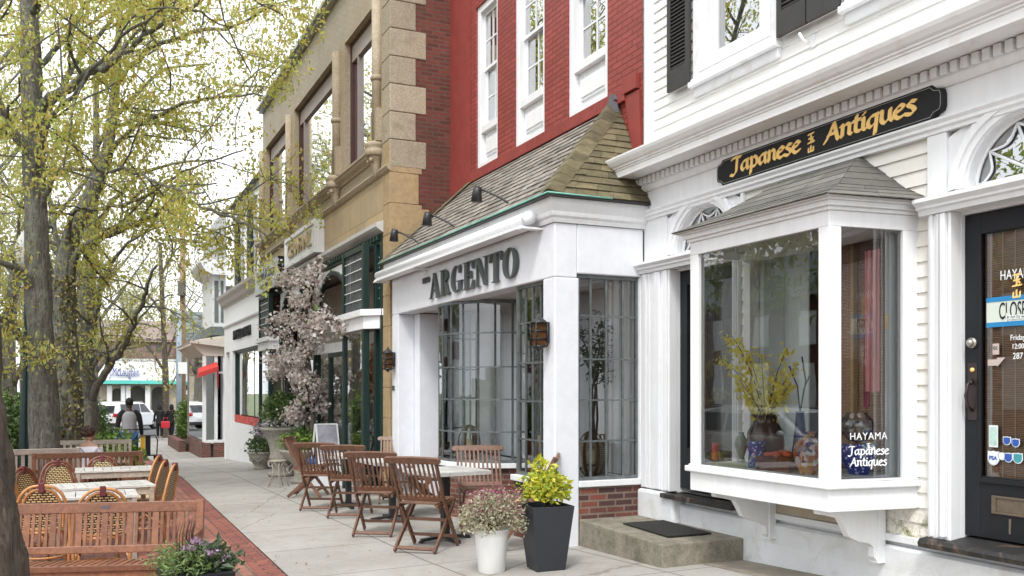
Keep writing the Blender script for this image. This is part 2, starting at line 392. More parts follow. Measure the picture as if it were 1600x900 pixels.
def text(name, s, size, mat, depth=.004, parent=None, loc=(0,0,0), rot=(pi/2, 0, 0), sx=1, align='CENTER', shear=0, space=1, off=0):
    cu = bpy.data.curves.new(name, 'FONT'); cu.body = s; cu.size = size; cu.extrude = depth/2; cu.align_x = align; cu.shear = shear; cu.space_character = space; cu.offset = off
    cu.align_y = 'CENTER'
    t = bpy.data.objects.new(name, cu); C.objects.link(t)
    dg = bpy.context.evaluated_depsgraph_get(); dg.update()
    me = bpy.data.meshes.new_from_object(t.evaluated_get(dg)); bpy.data.objects.remove(t); bpy.data.curves.remove(cu)
    me.materials.clear(); me.materials.append(mat)
    o = bpy.data.objects.new(name, me); C.objects.link(o); o.location = loc; o.rotation_euler = rot; o.scale = (sx, 1, 1)
    if parent: o.parent = parent
    return o
R = random.Random(7)
def rects_minus(x0, x1, z0, z1, holes):
    """rectangles covering the wall minus the holes"""
    xs = sorted({x0, x1, *[min(max(h[0], x0), x1) for h in holes], *[min(max(h[1], x0), x1) for h in holes]})
    out = []
    for a, b in zip(xs, xs[1:]):
        if b-a < 1e-5: continue
        m = (a+b)/2; cuts = sorted([(h[2], h[3]) for h in holes if h[0] < m < h[1]]); z = z0
        for c0, c1 in cuts:
            if c0 > z: out.append((a, b, z, min(c0, z1)))
            z = max(z, c1)
        if z < z1: out.append((a, b, z, z1))
    return out
# ================================================================ ground
def sheet(name, xs, ys, dz, m, fn=gz):
    mb = MB(); nx = len(xs); ny = len(ys)
    vs = [(x, y(x) if callable(y) else y, 0) for x in xs for y in ys]
    vs = [(x, y, fn(x, y)+dz) for x, y, _ in vs]
    fs = [(i*ny+j, i*ny+j+1, (i+1)*ny+j+1, (i+1)*ny+j) for i in range(nx-1) for j in range(ny-1)]
    fs = [f[::-1] if (xs[1] > xs[0]) else f for f in fs]
    mb.add(vs, fs, True); o = mb.build(name, m); return tag(o, None, None, kind='structure')
def frange(a, b, n): return [a+(b-a)*i/n for i in range(n+1)]
def edgeY(x):                       # line between concrete and brick
    X = -x
    return 1.57+(max(0, min(X, 34))-7)*.021
XS = frange(14, -50, 64)
M['earth'] = paint('lawn_earth', (.10, .12, .05), .95, .35, 4, .4)
sheet('ground', frange(300, -700, 100), [-400, -200, -100, -60, -40, -20, -10, -6, -3, 0, 3, 6, 10, 20, 60, 200, 400], -.25, M['earth'])
mm, n, b = new_mat('concrete_walk')                     # concrete with scored joints
v = coords(n)
sc = n.nodes.new('ShaderNodeTexBrick'); n.links.new(v, sc.inputs[0]); sc.offset = 0; sc.inputs['Scale'].default_value = 1
sc.inputs['Brick Width'].default_value = 1.55; sc.inputs['Row Height'].default_value = 1.42; sc.inputs['Mortar Size'].default_value = .011; sc.inputs['Mortar Smooth'].default_value = .3
c = ramp(n, noise(n, .7, 8, .72, dist=.4), [(.3, (.31, .295, .265)), (.55, (.405, .39, .36)), (.75, (.47, .455, .425))])
sp = noise(n, 90, 3, .7); c = mixc(n, 1.0, c, ramp(n, sp, [(.35, .82), (.65, 1.08)]), 'MULTIPLY')
c = mixc(n, ramp(n, noise(n, 1.7, 9, .8, dist=1.8), [(.50, 0.0), (.68, .7)]), c, (.30, .255, .20))
vo = N(n, 'ShaderNodeTexVoronoi'); vo.inputs['Scale'].default_value = 3.6; n.links.new(v, vo.inputs[0])
c = mixc(n, ramp(n, vo.outputs[0], [(.02, .8), (.032, 0.0)]), c, (.17, .16, .15))
wv = N(n, 'ShaderNodeTexWave'); wv.inputs['Scale'].default_value = 16; wv.bands_direction = 'X'; wv.inputs['Distortion'].default_value = 3; n.links.new(v, wv.inputs[0])
c = mixc(n, .10, c, wv.outputs[0], 'MULTIPLY')
c = mixc(n, sc.outputs['Fac'], c, (.15, .14, .125))
ck = N(n, 'ShaderNodeTexVoronoi'); ck.feature = 'DISTANCE_TO_EDGE'; ck.inputs['Scale'].default_value = .28; dn = n.nodes.new('ShaderNodeMix'); dn.data_type = 'VECTOR'; dn.inputs[0].default_value = .12; n.links.new(v, dn.inputs[4]); n.links.new(noise(n, 2.5, 5, .7), dn.inputs[5]); n.links.new(dn.outputs[1], ck.inputs[0])
c = mixc(n, ramp(n, ck.outputs[0], [(.0012, .75), (.003, 0.0)]), c, (.15, .14, .12))
n.links.new(c, b.inputs['Base Color']); b.inputs['Roughness'].default_value = .85; bump(n, b, sp, .25, .003)
M['walk'] = mm
sheet('sidewalk', XS, [edgeY, 2.2, 2.8, 3.4, 4.0, 4.6, 5.2, 5.6], 0, M['walk'])
sheet('sidewalk_kerb_joint', XS, [lambda x: edgeY(x)-.012, lambda x: edgeY(x)], -.012, M['interior'])
sheet('brick_border', frange(14, -34, 60), [lambda x: edgeY(x)-.215, lambda x: edgeY(x)-.012], .001, M['paver2'])
sheet('brick_paving', frange(14, -50, 70), [-3.0, -2.2, -1.4, -.7, 0, .5, 1.0, lambda x: edgeY(x)-.217], 0, M['paver'])
sheet('kerb', frange(14, -50, 40), [-3.18, -3.0], .004, M['concrete'])
sheet('road', frange(40, -52, 40), [-13, -9, -6, -3.18], -.13, M['asphalt'])
sheet('cross_street', [-50, -53, -56, -60, -66, -73], [-60, -30, -10, 0, 10, 40, 90], -.01, M['asphalt'])
sheet('corner_pavement', [-44, -47, -50], [-3, 0, 3, 6, 10, 20], .008, M['walk'])
sheet('far_pavement', [-69.5, -71, -74], [-60, -10, 0, 10, 40], .02, M['walk'])

# ================================================================ generic facade pieces (facing -Y)
def window_part(par, x0, x1, z0, z1, y, frame_w=.09, mat=None, cols=2, rows=2, sash=True, proud=.03, glass=None, back=True, sill=True, panel=0, mun=.018, backmat=None, bdepth=.35):
    """sash window in a hole x0..x1, z0..z1 of a wall whose face is at y; returns the window part"""
    mat = mat or M['white']; glass = glass or M['glass_strong']
    mb = MB()
    f = frame_w
    mb.box(x0, y-proud, z0, x0+f, y+.14, z1); mb.box(x1-f, y-proud, z0, x1, y+.14, z1)
    mb.box(x0+f, y-proud, z1-f, x1-f, y+.14, z1)
    mb.box(x0+f, y-proud, z0, x1-f, y+.14, z0+f*.9)
    gz0 = z0+f*.9
    if panel:
        gz0 = z0+panel
        mb.box(x0+f, y+.05, z0+f*.9, x1-f, y+.14, gz0)
        mb.box(x0+f, y-proud+.01, gz0-.10, x1-f, y+.05, gz0)
        mb.box(x0+f+.07, y+.025, z0+f*.9+.09, x1-f-.07, y+.05, gz0-.19)
        mb.box(x0+f+.10, y+.012, z0+f*.9+.12, x1-f-.10, y+.025, gz0-.22)
    w = mb.build('window', mat, par, bevel=.004)
    # inner sash
    s = MB(); a0, a1, b0, b1 = x0+f, x1-f, gz0, z1-f; sw = .045
    mid = (b0+b1)/2 if sash else b1
    def frm(l, r, lo, hi, yy):
        s.box(l, yy, lo, l+sw, yy+.035, hi); s.box(r-sw, yy, lo, r, yy+.035, hi)
        s.box(l+sw, yy, hi-sw, r-sw, yy+.035, hi); s.box(l+sw, yy, lo, r-sw, yy+.035, lo+sw)
        for i in range(1, cols):
            xx = l+sw+(r-l-2*sw)*i/cols; s.box(xx-mun/2, yy+.006, lo+sw, xx+mun/2, yy+.029, hi-sw)
        for j in range(1, rows):
            zz = lo+sw+(hi-lo-2*sw)*j/rows; s.box(l+sw, yy+.008, zz-mun/2, r-sw, yy+.027, zz+mun/2)
    if sash: frm(a0, a1, mid-.02, b1, y+.035); frm(a0, a1, b0, mid+.02, y+.072)
    else: frm(a0, a1, b0, b1, y+.05)
    s.build('sash', mat, w)
    g = MB(); 
    if sash: g.quad((a0+.01, y+.052, mid), (a1-.01, y+.052, mid), (a1-.01, y+.052, b1), (a0+.01, y+.052, b1)); g.quad((a0+.01, y+.09, b0), (a1-.01, y+.09, b0), (a1-.01, y+.09, mid), (a0+.01, y+.09, mid))
    else: g.quad((a0+.01, y+.068, b0), (a1-.01, y+.068, b0), (a1-.01, y+.068, b1), (a0+.01, y+.068, b1))
    g.build('pane', glass, w)
    if back:
        k = MB(); yy = y+bdepth
        k.add([(x0,y+.14,z0),(x1,y+.14,z0),(x1,yy,z0),(x0,yy,z0),(x0,y+.14,z1),(x1,y+.14,z1),(x1,yy,z1),(x0,yy,z1)],
              [(3,2,6,7),(0,3,7,4),(1,5,6,2),(4,7,6,5),(0,1,2,3)])
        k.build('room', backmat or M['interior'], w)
    return w
def wall_slab(par, name, mat, x0, x1, z0, z1, y, holes=(), th=.2):
    mb = MB()
    for a, b, c, d in rects_minus(x0, x1, z0, z1, holes): mb.box(a, y, c, b, y+th, d)
    return mb.build(name, mat, par)
def clap(mb, x0, x1, z0, z1, y, course, holes=(), lip=.014):
    """overlapping clapboards"""
    z = z0
    while z < z1-.01:
        zt = min(z+course, z1); mid = (z+zt)/2
        cuts = sorted([(h[0], h[1]) for h in holes if h[2] < mid < h[3]]); xs = [x0]
        segs = []; cur = x0
        for c0, c1 in cuts:
            if c0 > cur: segs.append((cur, c0))
            cur = max(cur, c1)
        if cur < x1: segs.append((cur, x1))
        for a, b in segs:
            # random butt joints
            ps = [a]; 
            while b-ps[-1] > 4.2: ps.append(ps[-1]+R.uniform(2.2, 3.8))
            ps.append(b)
            for p, q in zip(ps, ps[1:]):
                j = R.uniform(-.0012, .0012)
                mb.add([(p, y-lip+j, z), (q, y-lip+j, z), (q, y, zt), (p, y, zt), (p, y+.02, z), (q, y+.02, z), (q, y+.02, zt), (p, y+.02, zt)],
                       [(0,1,2,3), (4,5,1,0), (4,0,3,7), (1,5,6,2)])
        z = zt
def mould(par, name, mat, x0, x1, prof, bevel=0):
    """horizontal moulding: profile (y, z) points extruded along x"""
    mb = MB(); mb.prism(prof, x0, x1, 'yz'); return mb.build(name, mat, par, bevel)
# ---- broad nib writing: strokes of points swept with a pen edge
def nib(name, strokes, mat, parent, org, scale, ang=38, w=.16, thick=.05, sx=1, xdir=(1,0,0), zdir=(0,0,1), ndir=(0,-1,0), depth=.004, round_=False):
    mb = MB(); a = radians(ang); nx, nz = cos(a)*w/2, sin(a)*w/2; tx, tz = -sin(a)*thick/2, cos(a)*thick/2
    X = Vector(xdir); Z = Vector(zdir); D = Vector(ndir); O = Vector(org)
    k = 0
    for st in strokes:
        P = smooth(st)
        for p, q in zip(P, P[1:]):
            if round_:
                d = Vector((q[0]-p[0], q[1]-p[1])); L = d.length or 1e-6; d /= L; e = Vector((-d.y, d.x))*w/2; d = d*w*.42
                c = [(p[0]-d.x+e.x, p[1]-d.y+e.y), (p[0]-d.x-e.x, p[1]-d.y-e.y), (q[0]+d.x-e.x, q[1]+d.y-e.y), (q[0]+d.x+e.x, q[1]+d.y+e.y)]
                poly = c
            else:
                pts = [(r[0]+i*nx+j*tx, r[1]+i*nz+j*tz) for r in (p, q) for i in (-1, 1) for j in (-1, 1)]
                poly = hull(pts)
            k += 1; off = depth+k*.00002
            n0 = len(poly); vs = []
            for dd in (0, off):
                for u, v in poly: vs.append(O+X*(u*scale*sx)+Z*(v*scale)+D*dd)
            fs = [tuple(range(n0, 2*n0))]+[(i, (i+1) % n0, n0+(i+1) % n0, n0+i) for i in range(n0)]
            mb.add(vs, fs)
    return mb.build(name, mat, parent)
def hull(pts):
    pts = sorted(set((round(a, 6), round(b, 6)) for a, b in pts))
    def half(ps):
        h = []
        for p in ps:
            while len(h) > 1 and (h[-1][0]-h[-2][0])*(p[1]-h[-2][1])-(h[-1][1]-h[-2][1])*(p[0]-h[-2][0]) <= 0: h.pop()
            h.append(p)
        return h
    a = half(pts); b_ = half(pts[::-1]); return a[:-1]+b_[:-1]
def smooth(st, n=5):
    """catmull-rom unless the stroke is marked straight (tuple)"""
    if isinstance(st, tuple) or len(st) < 3: return list(st)
    P = [st[0]]+list(st)+[st[-1]]; out = []
    for i in range(1, len(P)-2):
        p0, p1, p2, p3 = P[i-1], P[i], P[i+1], P[i+2]
        for k in range(n):
            t = k/n
            out.append(tuple(.5*((2*p1[j])+(-p0[j]+p2[j])*t+(2*p0[j]-5*p1[j]+4*p2[j]-p3[j])*t*t+(-p0[j]+3*p1[j]-3*p2[j]+p3[j])*t**3) for j in (0, 1)))
    out.append(st[-1]); return out
GL = {  # glyphs, x-height 1; (strokes, advance)
 'J': ([[(.1,1.45),(.5,1.55),(1.15,1.5)], [(.75,1.5),(.68,.8),(.6,.1),(.3,-.2),(-.05,-.1)]], 1.15),
 'A': ([[(-.05,-.05),(.3,.5),(.75,1.5)], [(.75,1.5),(.88,.8),(1.05,0),(1.2,.1)], [(.25,.55),(.9,.6)]], 1.25),
 'a': ([[(.75,.95),(.3,.85),(.1,.4),(.3,.02),(.6,.3)], [(.8,1.0),(.75,.4),(.85,.03),(1.0,.15)]], 1.02),
 'p': ([[(.1,1.0),(.25,.95),(.22,.2),(.12,-.55)], [(.25,.8),(.6,1.02),(.88,.6),(.7,.1),(.3,.08)]], 1.0),
 'n': ([[(.05,.95),(.2,.95),(.15,0)], [(.2,.7),(.5,1.0),(.75,.85),(.72,.2),(.9,.03)]], .98),
 'e': ([[(.18,.5),(.5,.6),(.75,.8),(.5,1.0),(.15,.7),(.12,.25),(.4,0),(.78,.15)]], .86),
 's': ([[(.65,.95),(.35,1.0),(.2,.75),(.5,.5),(.6,.2),(.35,0),(.05,.1)]], .74),
 't': ([[(.35,1.4),(.28,.8),(.28,.15),(.6,.05)], [(.02,.98),(.6,1.02)]], .66),
 'i': ([[(.1,.95),(.22,.95),(.18,.15),(.38,.03)], [(.22,1.3),(.3,1.38)]], .44),
 'q': ([[(.75,.95),(.3,.85),(.1,.4),(.3,.02),(.65,.3)], [(.8,1.0),(.72,.2),(.62,-.6)]], .98),
 'u': ([[(.05,1.0),(.18,.95),(.15,.25),(.4,0),(.7,.3)], [(.78,1.0),(.75,.3),(.92,.03)]], 1.0),
 ' ': ([], .45)}
def glyphs(s, table=None):
    x = 0; out = []; table = table or GL
    for ch in s:
        st, adv = table[ch]
        for k in st: out.append(type(k)((p[0]+x, p[1]) for p in k))
        x += adv
    return out, x
TAMA = [((.05,1.75),(1.1,1.85)), ((.15,1.2),(.98,1.28)), ((.0,.62),(1.2,.7)), ((.58,1.8),(.56,.66)), [(.8,1.1),(.98,.88)]]
YAMA = [((.55,.45),(.55,-.25)), ((.1,.2),(.1,-.3),(1.0,-.25)), ((1.0,.25),(1.0,-.3))]
YAMA = [tuple((x, y-.25) for x, y in s) for s in YAMA]

# ================================================================ shingled slopes
def shingles(mb, A, B, Cc, D, rows, width=.13, th=.012, seed=1, jit=.5):
    """slope with eave A->B and top D->C; individual shingles in courses, butts raised"""
    r = random.Random(seed); A, B, Cc, D = map(Vector, (A, B, Cc, D))
    nrm = (B-A).cross(D-A).normalized()
    if nrm.z < 0: nrm = -nrm
    for i in range(rows):
        t0 = i/rows; t1 = min(1, (i+1.12)/rows)
        l0 = A.lerp(D, t0); r0 = B.lerp(Cc, t0); l1 = A.lerp(D, t1); r1 = B.lerp(Cc, t1)
        L = (r0-l0).length; n_ = max(1, int(L/width)); cuts = [0]
        for k in range(1, n_): cuts.append((k+r.uniform(-jit, jit)*.6)/n_)
        cuts.append(1)
        for u, v in zip(cuts, cuts[1:]):
            h = th*r.uniform(.75, 1.3); drop = (l1-l0)*r.uniform(-.04, .03)
            a = l0.lerp(r0, u)+drop; b_ = l0.lerp(r0, v-.004/max(L, .1))+drop; c_ = l1.lerp(r1, v-.004/max(L, .1)); d_ = l1.lerp(r1, u)
            mb.add([a+nrm*h, b_+nrm*h, c_+nrm*.002, d_+nrm*.002, a, b_, c_, d_], [(0,1,2,3), (4,5,1,0), (0,3,7,4), (1,5,6,2)])

# ================================================================ white clapboard building with the antiques shop
W = 5.2
hay = thing('clapboard_building', 'white clapboard building with the antiques shop and bay window in the right foreground', 'building', (-5, 5.3, gz(-5, 5.2)))
def P(b_, name, mat, par, bevel=0): return b_.build(name, mat, par, bevel)
# children use world coordinates: neutralise the empty's offset
def settle():
    for o in list(bpy.data.objects):
        if o.parent and o.parent.type == 'EMPTY' and not o.get('_s') and not o.parent.get('_local'):
            o.matrix_parent_inverse = Matrix.Translation(o.parent.location).inverted(); o['_s'] = 1
HX0, HX1 = -7.92, 3.0
dL = (-7.42, -6.5); dR = (-4.235, -3.3)         # the two doors
wU1 = (-7.07, -5.92); wU2 = (-5.19, -4.0)
# siding
mb = MB()
clap(mb, -7.78, HX1, 2.30, 6.2, W, .098, [(wU1[0], wU1[1], 2.93-.12, 4.85), (wU2[0], wU2[1], 2.93-.12, 4.85)])
P(mb, 'upper_siding', M['siding'], hay)
M['siding_cream'] = paint('cream_aged_siding', (.80, .78, .72), .55, .05, 2, .05, dirt=(.74, .68, .56), dscale=1.2, stretch=(.5, 1, 5))
n = M['siding_cream'].node_tree; b = n.nodes['Principled BSDF']          # moss growing on the lowest boards
se = n.nodes.new('ShaderNodeSeparateXYZ'); n.links.new(coords(n), se.inputs[0]); mr = n.nodes.new('ShaderNodeMapRange'); n.links.new(se.outputs[2], mr.inputs[0])
mr.inputs[1].default_value = -.74; mr.inputs[2].default_value = -.98; mu = N(n, 'ShaderNodeMath', operation='MULTIPLY'); n.links.new(mr.outputs[0], mu.inputs[0]); n.links.new(ramp(n, noise(n, 9, 7, .8), [(.45, 0.0), (.6, 1.0)]), mu.inputs[1])
n.links.new(mixc(n, mu.outputs[0], b.inputs['Base Color'].links[0].from_socket, (.17, .17, .03)), b.inputs['Base Color'])
mb = MB(); clap(mb, -6.42, -4.42, -1.02, 1.72, W-.0, .105, [(-6.22, -4.62, -.70, 1.2)], lip=.016); P(mb, 'lower_siding', M['siding_cream'], hay)
# structural wall behind the boards, with openings for doors, bay and windows
holes = [(dL[0], dL[1], -1.0, 1.14), (dR[0], dR[1], -1.0, 1.14), (-6.2, -4.66, -.66, 1.22), (wU1[0]+.1, wU1[1]-.1, 2.9, 4.75), (wU2[0]+.1, wU2[1]-.1, 2.9, 4.75),
         (-6.96-.42, -6.96+.42, 1.30, 1.68), (-3.74-.42, -3.74+.42, 1.30, 1.68)]
wall_slab(hay, 'wall', M['white'], HX0, HX1, -1.8, 6.2, W+.02, holes, .2)
mb = MB(); mb.box(HX0, W+.22, -1.9, HX0+.2, 13, 6.2); mb.box(HX1-.2, W+.22, -1.9, HX1, 13, 6.2); mb.box(HX0+.2, 12.8, -1.9, HX1-.2, 13, 6.2); P(mb, 'outer_wall', M['white'], hay)
mb = MB(); mb.box(HX0-.1, W-.3, 6.2, HX1+.1, 13.2, 6.35); P(mb, 'roof', M['slate'], hay)
# foundation skirt
mb = MB(); mb.prism([(W-.03, -1.9), (W-.03, -1.28), (W-.045, -1.12), (W-.02, -1.10), (W+.018, -1.10), (W+.018, -1.9)], -7.3, HX1, 'yz'); P(mb, 'foundation', M['white_old'], hay)
# corner board and pilasters
mb = MB(); mb.box(HX0, W-.045, 2.3, -7.78, W+.02, 6.2); mb.box(HX0-.003, W-.045, 2.3, HX0+.02, W+.4, 6.2); P(mb, 'corner_board', M['white'], hay, .004)
def pilaster(x0, x1, z0, z1, y0):
    mb = MB(); mb.box(x0, y0, z0, x1, W+.018, z1)
    n_ = 3; w_ = (x1-x0)
    for k in range(n_):
        xa = x0+w_*(.12+.28*k); mb.box(xa, y0-.014, z0+.02, xa+w_*.14, y0, z1)
    P(mb, 'casing', M['white'], hay, .004)
# left door surround, reaching the corner
mb = MB(); mb.box(HX0, W-.075, -.99, dL[0]-.0, W+.018, 1.16)
for xa, xb, yy in ((-7.86, -7.80, .095), (-7.78, -7.75, .085), (-7.66, -7.56, .10), (-7.50, -7.44, .095)): mb.box(xa, W-yy, -.98, xb, W-.076, 1.15)
P(mb, 'pilaster', M['white'], hay, .004)
mb = MB(); mb.box(HX0-.01, W-.12, -1.30, -7.30, W+.018, -1.0); P(mb, 'pilaster_base', M['white_old'], hay, .03)
pilaster(dL[1]+.003, dL[1]+.075, -1.0, 1.16, W-.05)
pilaster(-4.42, dR[0]-.003, -1.0, 1.16, W-.075)
mb = MB(); mb.box(-4.30, W-.11, -.97, -4.26, W-.077, 1.15); P(mb, 'casing_bead', M['white'], hay, .006)
pilaster(dR[1]+.003, dR[1]+.3, -1.0, 1.16, W-.075)
# door head mouldings
hp = [(W+.018, 1.16), (W-.10, 1.16), (W-.11, 1.19), (W-.13, 1.20), (W-.13, 1.215), (W-.165, 1.24), (W-.165, 1.265), (W+.018, 1.275)]
mould(hay, 'door_head_moulding', M['white'], HX0-.01, dL[1]+.08, hp); mould(hay, 'door_head_moulding', M['white'], -4.47, dR[1]+.35, hp)
# fan lights
def fanlight(cx, z0=1.30, rx=.42, rz=.40):
    Nn = 22; y = W
    def arc(a, r, rz_=None): return (cx-cos(a)*r, z0+sin(a)*(rz_ if rz_ else r*rz/rx))
    mb = MB()
    # surround panel with arched cut
    pts = [(cx-.56, z0-.03), (cx-.56, 1.70), (cx+.56, 1.70), (cx+.56, z0-.03)]
    L = []
    for i in range(Nn):
        a0, a1 = pi*i/Nn, pi*(i+1)/Nn
        p0 = arc(a0, rx); p1 = arc(a1, rx)
        def outer(a):
            dx, dz = -cos(a), sin(a); k = min(.56/abs(dx) if abs(dx) > 1e-6 else 9, (1.70-z0)/dz if dz > 1e-6 else 9); return (cx+dx*k, z0+dz*k)
        q0, q1 = outer(a0), outer(a1)
        mb.add([(p0[0], y-.02, p0[1]), (q0[0], y-.02, q0[1]), (q1[0], y-.02, q1[1]), (p1[0], y-.02, p1[1]), (p0[0], y+.12, p0[1]), (p1[0], y+.12, p1[1])], [(0,1,2,3), (0,3,5,4)])
    mb.box(cx-.56, y-.02, z0-.04, cx+.56, y+.018, z0)
    o = P(mb, 'arch_panel', M['white'], hay)
    mb = MB()
    for r0, r1, yy in ((rx+.01, rx+.055, .045), (rx+.055, rx+.10, .065), (rx+.10, rx+.13, .045)):
        for i in range(Nn):
            a0, a1 = pi*i/Nn, pi*(i+1)/Nn; p = [arc(a0, r0), arc(a0, r1), arc(a1, r1), arc(a1, r0)]
            mb.add([(q[0], y-yy, q[1]) for q in p]+[(q[0], y-.02, q[1]) for q in p], [(0,1,2,3), (0,3,7,4), (1,5,6,2)])
    P(mb, 'arch_moulding', M['white'], hay)
    f = MB(); f.box(cx-rx, y+.05, z0, cx+rx, y+.085, z0+.03)
    f.tube([(cx-cos(pi*i/20)*rx*.985, y+.06, z0+sin(pi*i/20)*rz*.985) for i in range(21)], .016, 6)
    f.lathe([(.001, 0), (.075, 0), (.075, .02), (.001, .03)], (0, 0, 0), 4) if False else None
    f.tube([(cx-cos(pi*i/10)*.07, y+.055, z0+.02+sin(pi*i/10)*.07) for i in range(11)], .016, 6)
    ns = 5
    for i in range(1, ns):
        a = pi*i/ns; p = arc(a, rx*.9); f.tube([(cx-cos(a)*.07, y+.055, z0+.02+sin(a)*.07), (p[0], y+.055, p[1])], .011, 6)
    for i in range(ns):
        a0, a1 = pi*i/ns, pi*(i+1)/ns; pts_ = []
        for k in range(9):
            u = k/8; a = a0+(a1-a0)*u; rr = rx*(.92-.17*sin(pi*u)); q = arc(a, rr); pts_.append((q[0], y+.055, max(q[1], z0+.02)))
        f.tube(pts_, .009, 6)
    w_ = P(f, 'fanlight', M['white'], hay)
    g = MB(); g.add([(cx-rx, y+.07, z0), (cx+rx, y+.07, z0)]+[(cx+cos(pi*i/20)*rx, y+.07, z0+sin(pi*i/20)*rz) for i in range(1, 20)], [tuple(range(21))]); P(g, 'pane', M['glass_strong'], w_)
    k = MB(); k.box(cx-.5, y+.225, z0-.05, cx+.5, y+.24, 1.75); P(k, 'room', M['interior'], w_)
fanlight(-6.96); fanlight(-3.74)
# frieze, architrave, dentil cornice
mb = MB(); mb.box(HX0, W-.05, 1.79, HX1, W+.018, 2.0); mb.box(HX0-.002, W-.05, 1.27, HX0+.0, W+.2, 2.3)
P(mb, 'frieze', M['white'], hay)
for b6 in ((-6.40, W-.045, 1.20, -6.36, W+.018, 1.70), (-4.45, W-.045, 1.16, -4.30, W+.018, 1.70)): mb = MB(); mb.box(*b6); P(mb, 'arch_pier', M['white'], hay, .003)
mb = MB(); mb.box(HX0, W-.035, 1.16, -7.52, W+.018, 1.70); P(mb, 'corner_pier', M['white'], hay)
mould(hay, 'architrave', M['white'], HX0-.015, HX1, [(W+.018, 1.70), (W-.055, 1.70), (W-.055, 1.725), (W-.075, 1.735), (W-.075, 1.755), (W-.095, 1.775), (W-.095, 1.79), (W-.05, 1.80), (W+.018, 1.80)])
mb = MB()
mb.prism([(W+.018, 1.985), (W-.07, 1.985), (W-.085, 2.0), (W-.10, 2.03), (W-.10, 2.035), (W+.018, 2.035)], HX0-.03, HX1, 'yz')
mb.box(HX0-.03, W-.10, 2.035, HX1, W+.018, 2.12)
P(mb, 'bed_moulding', M['white'], hay)
mb = MB(); x = HX0-.02
while x < HX1:
    mb.box(x, W-.135, 2.045, x+.052, W-.1005, 2.112); x += .078
P(mb, 'dentils', M['white'], hay)
M['white_stain'] = paint('cornice_paint', (.78, .79, .79), .5, .04, 3, .06, dirt=(.62, .58, .50), dscale=5)
mb = MB(); mb.prism([(W+.02, 2.12), (W-.30, 2.12), (W-.31, 2.115), (W-.345, 2.115), (W-.345, 2.175), (W-.355, 2.18), (W-.355, 2.195), (W-.37, 2.20), (W-.37, 2.212), (W-.39, 2.225), (W-.415, 2.26), (W-.425, 2.285), (W-.425, 2.30), (W+.02, 2.335)], HX0-.16, HX1, 'yz')
P(mb, 'cornice', M['white_stain'], hay)
# upper windows, aprons, shutters
for (a, b_) in (wU1, wU2):
    window_part(hay, a+.09, b_-.09, 2.92, 4.75, W-.02, .13, cols=1, rows=1, sash=False, proud=.035)
    mb = MB(); mb.box(a, W-.05, 2.72, b_, W+.0, 2.80); mb.box(a-.02, W-.10, 2.80, b_+.02, W+.02, 2.85); mb.box(a-.01, W-.075, 2.85, b_+.01, W+.02, 2.88); mb.box(a, W-.055, 2.88, a+.085, W+.02, 4.85); mb.box(b_-.085, W-.055, 2.88, b_, W+.02, 4.85); mb.box(a+.085, W-.054, 2.88, b_-.085, W+.02, 2.918)
    P(mb, 'window_casing', M['white_old'], hay, .005)
def shutter(x0, x1, z0, z1):
    mb = MB(); y = W-.058; s = .055
    mb.box(x0, y-.032, z0, x0+s, y, z1); mb.box(x1-s, y-.032, z0, x1, y, z1); mb.box(x0+s, y-.032, z0, x1-s, y, z0+.2); mb.box(x0+s, y-.004, z0+.2, x1-s, y, z1)
    z = z0+.21
    while z < z1-.03:
        mb.add([(x0+s, y-.03, z), (x1-s, y-.03, z), (x1-s, y-.006, z+.034), (x0+s, y-.006, z+.034), (x0+s, y-.024, z-.006), (x1-s, y-.024, z-.006)], [(0,1,2,3), (4,5,1,0)]); z += .036
    return P(mb, 'shutter', M['shutter'], hay)
shutter(-7.44, -7.09, 2.86, 4.8); shutter(-5.89, -5.56, 2.86, 4.8); shutter(-5.545, -5.21, 2.86, 4.8)
mb = MB(); mb.tube([(-5.55, W-.06, 2.70), (-5.55, W-.12, 2.72), (-5.58, W-.13, 2.78)], .012, 6); mb.box(-5.57, W-.02, 2.68, -5.53, W-.005, 2.78); P(mb, 'shutter_dog', M['white_old'], hay)
# thresholds
M['worn_black'] = paint('worn_black_wood', (.02, .02, .02), .6, .2, 8, .3, dirt=(.22, .14, .09), dscale=9)
mb = MB(); mb.box(-7.46, W-.16, -1.045, -6.38, W+.1, -1.0); P(mb, 'threshold', M['worn_black'], hay, .006)
mb = MB(); mb.prism([(W+.1, -1.05), (W-.15, -1.05), (W-.16, -1.02), (W-.14, -.995), (W-.06, -.985), (W+.1, -.965)], -4.43, -2.85, 'yz'); P(mb, 'threshold', M['worn_black'], hay)
# shop doors
def shop_door(x0, x1, label, glass_to=1.0):
    y = W+.05; st = .115
    mb = MB(); mb.box(x0, y, -.955, x0+st, y+.045, 1.135); mb.box(x1-st, y, -.955, x1, y+.045, 1.135); mb.box(x0+st, y, 1.0, x1-st, y+.045, 1.135); mb.box(x0+st, y, -.955, x1-st, y+.045, -.56)
    mb.box(x0+st, y-.018, -.60, x1-st, y, -.57)
    mb.box(x0+st-.012, y-.012, -.57, x0+st+.012, y, 1.0)
    d = P(mb, 'door', M['black'], hay, .003)
    g = MB(); g.quad((x0+st, y+.02, -.56), (x1-st, y+.02, -.56), (x1-st, y+.02, 1.0), (x0+st, y+.02, 1.0)); P(g, 'pane', M['glass_door'], d)
    return d, y
d1, yd = shop_door(dL[0]+.002, dL[1]-.002, None)
d2, yd = shop_door(dR[0]+.002, dR[1]-.002, None)
mb = MB(); mb.sphere((-4.165, yd-.035, .30), .026, 14, 8); mb.tube([(-4.165, yd, .30), (-4.165, yd-.03, .30)], .034, 14); P(mb, 'lock', paint('nickel', (.42, .40, .36), .3, .1, 20, metal=.8), d2)
